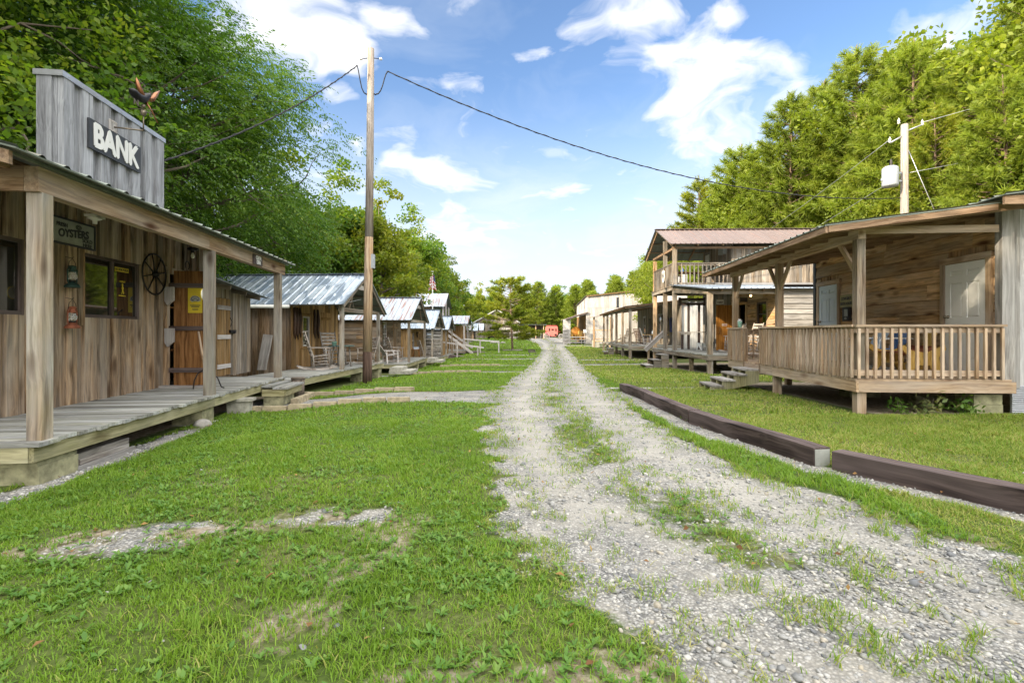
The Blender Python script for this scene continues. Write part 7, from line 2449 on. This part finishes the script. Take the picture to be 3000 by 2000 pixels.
for i, (y, z, k, l) in enumerate(((7.0, 2.15, 'horns', 'curved dark horns on the saloon wall next to the window'), (4.6, 2.3, 'lamp', 'dark box lantern hanging on the saloon wall'), (4.0, 1.7, 'notice', 'small framed white notice on the saloon wall'), (2.2, 1.9, 'coat', 'dark blue coat hanging on the saloon wall'),
                                  (1.5, 1.95, 'coat', 'brown chaps hanging on the saloon wall'), (3.3, 2.25, 'tack', 'leather tack hanging between the notices on the saloon wall'))):
    t = hang(thing({'horns': 'horns', 'lamp': 'box_lantern', 'notice': 'notice', 'coat': 'coat', 'tack': 'horse_tack'}[k], l, {'horns': 'horns', 'lamp': 'lantern', 'notice': 'notice', 'coat': 'coat', 'tack': 'tack'}[k], (WL - .06, y, z), 0, WALLG), ML)
    if k == 'horns':
        one('horn', 'leather', t, lambda m: (m.tube([V(0, .0, 0), V(-.05, .25, .02), V(-.08, .45, .16), V(-.06, .5, .32)], [.05, .045, .03, .008], 7), m.tube([V(0, .0, 0), V(-.05, -.25, .02), V(-.08, -.45, -.1), V(-.06, -.5, -.28)], [.05, .045, .03, .008], 7)))
    elif k == 'lamp':
        one('case', 'black', t, lambda m: (m.b(-.14, .02, -.12, .12, -.2, .16), m.prism([(-.16, 0), (.16, 0), (.05, .14), (-.05, .14)], (-.14, 0, .16), Y3, Z3, X3, .16)))
        one('pane', 'ceramic', t, lambda m: m.b(-.146, -.141, -.08, .08, -.12, .08))
    elif k == 'notice':
        one('sheet', 'signwhite', t, lambda m: m.b(-.01, .0, -.13, .13, -.18, .18))
        one('frame', 'leather', t, lambda m: (m.b(-.03, .0, -.16, .16, .18, .21), m.b(-.03, .0, -.16, .16, -.21, -.18), m.b(-.03, 0, -.16, -.13, -.18, .18), m.b(-.03, 0, .13, .16, -.18, .18)))
    elif k == 'coat':
        one('cloth', 'flagblue' if 'blue' in l else 'leather', t, lambda m: m.prism([(-.05, .42), (-.24, .33), (-.30, -.1), (-.22, -.12), (-.22, -.55), (.0, -.58), (.2, -.5), (.2, -.1), (.28, -.08), (.22, .34), (.05, .42)], (.03, 0, 0), Y3, Z3, NX, .12))
        one('hook', 'iron', t, lambda m: m.tube([V(.05, 0, .45), V(-.05, 0, .43), V(-.06, 0, .5)], .01, 5))
    else:
        one('straps', 'leather', t, lambda m: (m.ring((0, 0, 0), .18, .03, Y3, Z3, 18, 6), m.tube([V(0, -.1, -.15), V(-.02, -.14, -.5), V(0, -.08, -.8)], .02, 5), m.tube([V(0, .1, -.15), V(-.02, .12, -.4), V(0, .1, -.65)], .02, 5)))
t = hang(thing('wind_chime', 'white gourd wind chime hanging from the far end of the saloon porch', 'wind chime', (.3, 10.6, 2.4)), ML)
one('gourd', 'ceramic', t, lambda m: m.lathe([(0, -.2), (.09, -.16), (.11, -.05), (.05, .06), (.03, .2), (0, .38)], (0, 0, 0), 14))
one('tubes', 'leather', t, lambda m: [m.tube([V(x, y, -.2), V(x, y, -.75)], .018, 6) for x, y in ((.06, 0), (-.06, .03), (0, -.06))])
gq = ML @ V(-.55, 6.6, 0)
t = thing('box_step', 'plain board steps at the middle of the saloon porch', 'step', (gq.x, gq.y, g1(gq.x, gq.y)), R(-3.9))
for k in range(2):
    one('tread', 'greylog', t, lambda m: m.b(-.4 + .4 * k, .0 + .4 * k, -.6, .6, .2 + .27 * k, .24 + .27 * k, grain=1))
    one('riser', 'shed', t, lambda m: m.b(-.38 + .4 * k, -.02 + .4 * k, -.56, -.52, 0, .199 + .27 * k, grain=0))
t = hang(thing('porch_ramp_rail', 'sloping wooden handrail at the far part of the saloon porch', 'handrail', (.3, 5.6, ZL)), ML)
one('rail', 'shed', t, lambda m: (m.bar(V(-.95, -.1, .0), V(1.2, .2, .95), .06, .1), m.b(1.15, 1.25, .15, .25, 0, .95, grain=2)))

# lattice porch between saloon and barn
t = thing('lattice_porch', 'small porch with a lattice panel between the saloon and the big pale barn', 'porch', (9.35, 57, g1(9.35, 57)))
mb = MB()
for k in range(16):
    x0 = -.6 + .2 * k
    for s in (-1, 1):
        a, b = max(0, min(1.6, x0 if s > 0 else x0 + .9)), max(0, min(1.6, x0 + .9 if s > 0 else x0))
        za = (a - x0) / .9 if s > 0 else (x0 + .9 - a) / .9
        zb_ = (b - x0) / .9 if s > 0 else (x0 + .9 - b) / .9
        if abs(a - b) > .05:
            mb.bar(V(a, .012 * s, 1.0 + .9 * za), V(b, .012 * s, 1.0 + .9 * zb_), .012, .05)
mb.build('lattice', M['pale'], t)
one('rails', 'logwall', t, lambda m: (m.b(-.05, 1.65, -.04, .04, 1.9, 1.98, grain=0), m.b(-.05, 1.65, -.04, .04, .92, 1.0, grain=0), m.b(-.05, 3.0, -.05, 1.5, .66, .74, grain=0)))
for x in (-.15, 1.7):
    one('post', 'logwall', t, lambda m: m.b(x, x + .16, -.08, .08, -.2, 3.4, grain=2))
one('block', 'concrete', t, lambda m: m.b(-.2, .55, -.02, .6, -.1, .655))
one('roof', ['roof_brown', 'under'], t, lambda m: roof(m, (-.5, 2.2, 3.35), (-.5, -.4, 3.35), (3.4, 2.2, 4.0), (3.4, -.4, 4.0), .3))

# ================================================================== THE BIG PALE BARN
barn = thing('pale_barn', 'big barn of sun bleached boards with an open side porch full of furniture', 'barn', (10.2, 68, 0))
gB = g1(10.2, 68)
mb = MB()
bt = lambda a: (6.2 + .11 * a) if a < 6.2 else 6.88 - .9 * (a - 6.2)
wall(mb, (0, 0), X3, NY, 7.4, 4.62, bt, 'vert', .36, .04, [(3.9, 4.25, 4.6, 6.0)])
wall(mb, (0, 0), X3, NY, 7.4, gB - .2, 4.6, 'vert', .36, .03)
mb.build('front_wall', M['pale'], barn)
mb = MB()
wall(mb, (0, 11), NY, NX, 11, 3.6, lambda a: 5.3 + .08 * a, 'vert', .4, .03, [(2.5, 3.0, 4.3, 5.4), (5, 5.5, 4.4, 5.5), (8, 8.5, 4.6, 5.8)])
mb.b(7.35, 7.4, 0, 11, gB, 6)
mb.b(0, 7.4, 10.95, 11, gB, 5.4)
mb.build('side_wall', M['pale'], barn)
mb = MB()
wall(mb, (0, 11), NY, NX, 11, gB - .2, 3.6, 'vert', .3, .03)
mb.build('porch_wall', M['honey'], barn)
one('window', 'signblack', barn, lambda m: [m.b(.0, .03, 11 - y - .5, 11 - y, z, z + 1.1) for y, z in ((2.5, 4.3), (5, 4.4), (8, 4.6))] + [m.b(3.9, 4.25, .0, .03, 4.62, 6.0)])
mb = MB()
roof(mb, (-.25, -.3, 6.25), (6.3, -.3, 6.95), (-.25, 11.2, 5.4), (6.3, 11.2, 6.2), .4)
roof(mb, (6.3, -.3, 6.95), (7.8, -.3, 5.75), (6.3, 11.2, 6.2), (7.8, 11.2, 5.2), .4)
mb.build('roof', [M['roof_brown'], M['under']], barn)
one('eave_board', 'honey', barn, lambda m: (m.hexa([V(-.2, -.28, 6.08), V(6.3, -.28, 6.78), V(6.3, -.24, 6.78), V(-.2, -.24, 6.08), V(-.2, -.28, 6.22), V(6.3, -.28, 6.92), V(6.3, -.24, 6.92), V(-.2, -.24, 6.22)], 0)))
one('porch_roof', ['roof_brown', 'under'], barn, lambda m: (roof(m, (-2.95, 8.3, 3.05), (-2.95, -.3, 3.05), (.0, 8.3, 4.02), (.0, -.3, 4.02), .3), m.bar(V(-2.9, -.25, 2.98), V(.02, -.25, 3.95), .06, .16)))
for (x, y) in ((-2.5, .0), (-2.5, 4), (-2.5, 8), (-.2, -.05)):
    one('post', 'pale', barn, lambda m: m.b(x, x + .2, y, y + .2, gB - .3, 3.2 if x < -1 else 3.8, grain=2))
one('porch_floor', 'honey', barn, lambda m: m.b(-2.5, -.04, .1, 8, gB + .55, gB + .62, grain=0))
mb = MB()
for z in (.22, .55, .95):
    mb.b(-2.3, -.2, -.02, .03, gB + z - .06, gB + z + .06, grain=0)
for x in (-1.6, -.85):
    mb.b(x, x + .08, .035, .09, gB, gB + 1.0, grain=2)
mb.build('railing', M['pale'], barn)
one('tool_board', 'pale', barn, lambda m: (m.b(-3.3, -2.5, .05, .1, gB, 3.0, grain=2), [m.b(-3.28, -2.52, -.08, .05, gB + z, gB + z + .04, grain=0) for z in (.5, .95, 1.35, 1.8)], [m.b(-3.2 + .14 * k, -3.12 + .14 * k, -.05, .04, gB + z + .045, gB + z + .16 + .05 * math.sin(k * 5)) for k in range(5) for z in (.5, .95, 1.35, 1.8)]))
t = thing('round_tabletop', 'round orange wooden tabletop standing against the barn porch wall', 'tabletop', (9.0, 71, gB + 1.1))
one('disk', 'orange', t, lambda m: m.lathe([(0, -.03), (.62, -.03), (.65, 0), (.62, .03), (0, .03)], (0, 0, .62), 26, 0, NY))
one('stand', 'doorwood', t, lambda m: (m.b(-.3, .3, .04, .12, -.5, .7, grain=2),))
for i, (x, y, rz, l) in enumerate(((8.35, 69.4, .6, 'left of two wooden armchairs crowded on the barn porch'), (9.2, 69.2, -.5, 'right of two wooden armchairs crowded on the barn porch'))):
    t = thing('porch_armchair', l, 'chair', (x, y, gB + .62), rz, 'armchairs on the barn porch')
    one('seat', 'yellowwood', t, lambda m: m.b(-.3, .3, -.3, .3, .38, .43))
    one('backrest', 'yellowwood', t, lambda m: [m.bar(V(-.25 + .125 * k, .28, .4), V(-.25 + .125 * k, .46, 1.15), .1, .03) for k in range(5)])
    for (lx, ly) in ((-.3, -.28), (.3, -.28), (-.3, .28), (.3, .28)):
        one('leg', 'yellowwood', t, lambda m: m.b(lx - .035, lx + .035, ly - .035, ly + .035, 0, .64, grain=2))
    for s in (-1, 1):
        one('armrest', 'yellowwood', t, lambda m: m.b(s * .32 - .06, s * .32 + .06, -.34, .34, .64, .67))
t = thing('white_mailbox', 'white box on a post by the barn corner', 'mailbox', (9.75, 67.3, g1(9.75, 67.3)))
one('post', 'pale', t, lambda m: m.b(-.05, .05, -.05, .05, -.1, 1.5, grain=2))
one('box', 'white', t, lambda m: (m.b(-.2, .2, -.1, .1, 1.5, 1.85), m.lathe([(0, -.2), (.1, -.2), (.1, .2), (0, .2)], (0, 0, 1.85), 14, 0, X3)))

# ================================================================== far end of the street
gc_ = g1(7.6, 99)
t = thing('stagecoach', 'salmon red stagecoach standing at the far end of the gravel road', 'stagecoach', (7.75, 99, gc_))
one('body', ['coach', 'coachdark'], t, lambda m: (m.prism([(-1.05, 1.0), (-1.25, 1.6), (-1.0, 2.5), (.95, 2.5), (1.2, 2.3), (1.22, .95), (.9, .5), (-.1, .5)], (0, -.55, 0), X3, Z3, Y3, 1.3),
                                                   m.prism([(-1.04, 1.02), (-1.24, 1.58), (-.1, .5)], (0, -.565, 0), X3, Z3, Y3, .012, 1), m.prism([(-1.24, 1.58), (-1.05, 1.0), (-.1, .5), (-.35, .5), (-1.3, 1.0)], (0, -.58, 0), X3, Z3, Y3, .012, 1)))
for (x0, x1, z0, z1) in ((-.55, -.32, 1.5, 2.05), (-.05, .42, 1.65, 1.95), (.72, .96, 1.45, 2.0), (.55, 1.0, .6, .95)):
    one('window', 'dark', t, lambda m: m.b(x0, x1, -.575, -.555, z0, z1))
one('roof_rack', 'coachdark', t, lambda m: (m.b(-1.0, 1.2, -.5, .7, 2.5, 2.54), m.tube([V(-.9, -.5, 2.54), V(-.9, -.5, 2.68), V(1.1, -.5, 2.68), V(1.1, -.5, 2.54)], .02, 5)))
one('driver_seat', 'coachdark', t, lambda m: (m.b(1.2, 1.7, -.4, .6, 1.35, 1.45), m.b(1.22, 1.28, -.4, .6, 1.45, 1.9)))
one('undercarriage', 'darkwood', t, lambda m: (m.b(-1.4, 1.9, -.06, .06, .45, .55), m.b(-.95, -.85, -.75, .95, .5, .6), m.b(1.75, 1.85, -.75, .95, .45, .55)))


def coach_wheel(parent, x, y, r, z):
    w = one('wheel', 'pale', parent, lambda m: m.ring((x, y, z), r - .03, .04, X3, Z3, 28, 6))
    one('spokes', 'pale', w, lambda m: [m.tube([V(x, y, z), V(x + (r - .04) * math.cos(a), y, z + (r - .04) * math.sin(a))], .022, 5) for a in np.arange(0, 6.28, 6.283 / 12)])
    one('hub', 'darkwood', w, lambda m: m.lathe([(0, -.1), (.08, -.1), (.1, 0), (.07, .1), (0, .1)], (x, y, z), 12, 0, NY))


for (x, y, r) in ((-.95, -.7, .58), (-.95, .9, .58), (1.85, -.7, .48), (1.85, .9, .48)):
    coach_wheel(t, x, y, r, r)

gj = g1(-3.2, 98)
t = thing('off_roader', 'red off-road car with dark roof parked by the grey barn', 'car', (-3.25, 98, gj), R(-25))
one('body', 'carred', t, lambda m: (m.prism([(-2.05, .55), (-2.05, 1.05), (-1.95, 1.12), (.75, 1.15), (2.0, 1.06), (2.1, .95), (2.1, .55), (1.75, .5), (1.6, .85), (1.0, .85), (.85, .5), (-.85, .5), (-1.0, .85), (-1.6, .85), (-1.75, .5)], (0, -.8, 0), Y3, Z3, X3, .001) if False else m.prism([(-2.05, .55), (-2.05, 1.05), (-1.95, 1.12), (.75, 1.15), (2.0, 1.06), (2.1, .95), (2.1, .55), (1.75, .5), (1.6, .85), (1.0, .85), (.85, .5), (-.85, .5), (-1.0, .85), (-1.6, .85), (-1.75, .5)], (-.8, 0, 0), Y3, Z3, X3, 1.6)))
one('cabin_roof', 'tyre', t, lambda m: m.hexa([V(-.74, -1.95, 1.121), V(.74, -1.95, 1.121), V(.74, .7, 1.151), V(-.74, .7, 1.151), V(-.68, -1.85, 1.80), V(.68, -1.85, 1.80), V(.66, .3, 1.80), V(-.66, .3, 1.80)], 1))
one('window', 'glass', t, lambda m: (m.b(-.62, .62, -1.955, -1.93, 1.25, 1.68), m.b(-.752, -.735, -1.75, -.6, 1.25, 1.68), m.b(-.752, -.735, -.45, .3, 1.25, 1.66), m.b(.735, .752, -1.75, .3, 1.25, 1.66)))
for (x, y) in ((-.78, -1.3), (.78, -1.3), (-.78, 1.3), (.78, 1.3)):
    w = one('wheel', 'tyre', t, lambda m: m.lathe([(.2, -.13), (.36, -.12), (.40, -.05), (.40, .05), (.36, .12), (.2, .13)], (x, y, .40), 22, 0, X3))
    one('rim', 'flash', w, lambda m: m.lathe([(0, -.11), (.19, -.11), (.21, 0), (.19, .11), (0, .11)], (x, y, .40), 16, 0, X3))
w = one('spare_wheel', 'tyre', t, lambda m: m.lathe([(.0, 0), (.36, 0), (.39, .06), (.38, .2), (.0, .2)], (0, -2.06, .98), 22, 0, NY))
one('bumper', 'black', t, lambda m: (m.b(-.8, .8, -2.2, -2.05, .45, .6), m.b(-.8, .8, 2.1, 2.25, .45, .62)))
for s in (-1, 1):
    one('tail_light', 'red', t, lambda m: m.b(s * .72 - .06, s * .72 + .06, -2.08, -2.045, .82, 1.02))

gbn = g1(-3.4, 108)
t = thing('grey_barn', 'grey gabled barn with tin roof at the far left end of the street', 'barn', (-8.2, 108, gbn))
gp = lambda a: 3.4 + (6.1 - 3.4) * (1 - abs(a - 4.9) / 4.9)
mb = MB()
wall(mb, (0, 0), X3, NY, 9.8, -.3, lambda a: gp(a) - .05, 'vert', .4, .04, [(3.4, 5.4, 0, 2.4)])
wall(mb, (0, 8), NY, NX, 8, -.3, 3.4, 'vert', .4, .04)
mb.b(.05, 9.75, 7.9, 8, -.3, 3.4)
mb.b(9.75, 9.8, 0, 8, -.3, 3.4)
mb.build('wall', M['shed'], t)
one('roof', ['galv_soft', 'under'], t, lambda m: (roof(m, (-.4, 8.2, 3.2), (-.4, -.5, 3.2), (4.9, 8.2, 6.2), (4.9, -.5, 6.2), .4), roof(m, (10.2, -.5, 3.2), (10.2, 8.2, 3.2), (4.9, -.5, 6.2), (4.9, 8.2, 6.2), .4)))
one('eave_board', 'whitewash', t, lambda m: (m.bar(V(-.4, -.52, 3.12), V(4.9, -.52, 6.12), .05, .2), m.bar(V(10.2, -.52, 3.12), V(4.9, -.52, 6.12), .05, .2)))
one('dark_door', 'dark', t, lambda m: m.b(3.4, 5.4, .3, .35, 0, 2.4))
t = thing('board_fence', 'grey board fence between the off-road car and the wire pen', 'fence', (-1.95, 96, g1(0, 96)))
mb = MB()
wall(mb, (0, 0), X3, NY, 3.3, -.2, 2.15, 'vert', .22, .025, (), 0, .006, False)
mb.b(0, 3.3, .003, .05, .4, .5, grain=0)
mb.b(0, 3.3, .003, .05, 1.6, 1.7, grain=0)
mb.build('boards', M['greylog'], t)
t = thing('orange_plank', 'orange plank leaning against the grey board fence', 'plank', (-2.5, 95.6, g1(-2.5, 95.6)))
one('plank', 'orange', t, lambda m: m.bar(V(-.35, 0, 0), V(.45, .25, 1.65), .06, .32))
t = thing('open_shed', 'low open fronted shed behind the wire fence left of the stagecoach', 'shed', (1.4, 103.5, g1(4, 103)))
mb = MB()
wall(mb, (0, 3), X3, NY, 5.2, -.2, 2.7, 'vert', .3, .03)
mb.build('wall', M['darkwood'], t)
one('roof', ['galv_soft', 'under'], t, lambda m: roof(m, (-.3, -.6, 2.85), (5.8, -.6, 2.85), (-.3, 3.3, 2.75), (5.8, 3.3, 2.75), .4))
for x in (0, 3.4, 5.0):
    one('post', 'logwall', t, lambda m: m.b(x, x + .16, -.08, .08, -.2, 2.8, grain=2))
t = thing('wire_fence', 'wire mesh fence in front of the open shed', 'fence', (1.35, 97, g1(3, 97)))
one('mesh', 'steelcable', t, lambda m: ([m.tube([V(0, 0, .15 + .19 * k), V(4.2, 0, .15 + .19 * k)], .006, 4) for k in range(7)] + [m.tube([V(.2 * k, 0, .1), V(.2 * k, 0, 1.3)], .006, 4) for k in range(22)]))
for x in (0, 2.1, 4.2):
    one('post', 'pale', t, lambda m: m.b(x - .05, x + .05, -.05, .05, -.2, 1.5, grain=2))
RG = 'stones of the heap on the lawn'
for k in range(16):
    x, y = -3.0 + 2.0 * k / 15 + random.uniform(-.1, .1), 71 + random.uniform(-.4, .4)
    t = thing('fieldstone', 'pale stone in the low heap on the lawn left of the lone pine', 'rock', (x, y, g1(x, y) - .02), random.uniform(0, 6), RG)
    s = random.uniform(.8, 1.5)
    one('rock', 'stone', t, lambda m: m.lathe([(0, 0), (.11 * s, .01), (.13 * s, .08 * s), (.07 * s, .16 * s), (0, .18 * s)], (0, 0, 0), 8))
t = thing('iron_bench', 'small dark iron bench on the end of a path by the road', 'bench', (1.55, 38.4, g1(1.55, 38.4)), R(15))
one('seat', 'darkwood', t, lambda m: [m.b(-.28, .28, -.12 + .09 * k, -.05 + .09 * k, .2, .23) for k in range(3)])
one('backrest', 'darkwood', t, lambda m: [m.bar(V(-.28, .16 + .03 * k, .26 + .1 * k), V(.28, .16 + .03 * k, .26 + .1 * k), .03, .07) for k in range(2)])
for s in (-1, 1):
    one('leg', 'iron', t, lambda m: m.tube([V(s * .25, -.14, 0), V(s * .25, -.12, .2), V(s * .25, .12, .2), V(s * .25, .2, .42)], .018, 5))
t = thing('tree_ring', 'low ring of boards around the foot of the lone pine', 'tree ring', (.05, 46.6, g1(.05, 46.6)))
one('board', 'greylog', t, lambda m: (m.b(-.9, .9, -.08, .08, 0, .13, grain=0),))

# ================================================================== transformer pole behind the bath house
tp_ = thing('transformer_pole', 'pale utility pole carrying a grey transformer behind the bath house roof', 'utility pole', (17.15, 22, g1(17.15, 22) - .3))
z0 = tp_.location.z
HT = 10.4 - z0
one('shaft', 'poletop', tp_, lambda m: m.tube([V(0, 0, 0), V(0, 0, HT * .5), V(0, 0, HT)], [.17, .155, .135], 18))
one('transformer', 'transformer', tp_, lambda m: (m.lathe([(0, 0), (.29, .03), (.31, .10), (.31, .78), (.29, .84), (.2, .90), (0, .92)], (-.66, -.05, HT - 2.75), 24), m.b(-.4, -.12, -.03, .03, HT - 2.5, HT - 2.42), m.b(-.4, -.12, -.03, .03, HT - 2.15, HT - 2.07), m.b(-1.02, -.95, -.02, .02, HT - 2.45, HT - 2.35)))
one('bushing', 'iron', tp_, lambda m: m.lathe([(.05, 0), (.07, .05), (.04, .1), (.07, .15), (.04, .2), (.05, .25), (0, .34)], (-.62, -.05, HT - 1.84), 12))
one('crossarm', 'flash', tp_, lambda m: (m.tube([V(.1, 0, HT - .28), V(.75, .0, HT - .02)], .035, 6), m.tube([V(-.1, 0, HT - .5), V(-.62, 0, HT - .80)], .035, 6)))
one('insulator', 'ceramic', tp_, lambda m: [m.lathe([(.03, 0), (.06, .05), (.03, .1), (.06, .15), (.03, .2), (0, .28)], p, 10) for p in ((.78, 0, HT - .04), (-.64, 0, HT - .80), (-.25, 0, HT + .02))])
PT2 = lambda dx, z: V(17.15 + dx, 22, z)
wire('thin power line leaving the transformer pole arm towards the upper right edge', sag_line(PT2(.78, 10.5), (30, 18, 14.5), .4), .010, 'steelcable')
wire('second thin power line below the arm towards the right edge', sag_line(PT2(.2, 8.3), (30, 19, 11.6), .4), .009, 'steelcable')
wire('guy wire slanting from the transformer pole down behind the bath house', [PT2(.12, 9.4), V(20.0, 22.6, 4.4)], .014, 'steelcable')
wire('thin power line from the transformer pole over the red brown roof', sag_line(PT2(-.64, 9.75), (19, 62, 6.4), .7), .010, 'steelcable')
wire('lower thin power line from the transformer pole over the red brown roof', sag_line(PT2(-.15, 8.2), (19.4, 62, 5.4), .7), .009, 'steelcable')
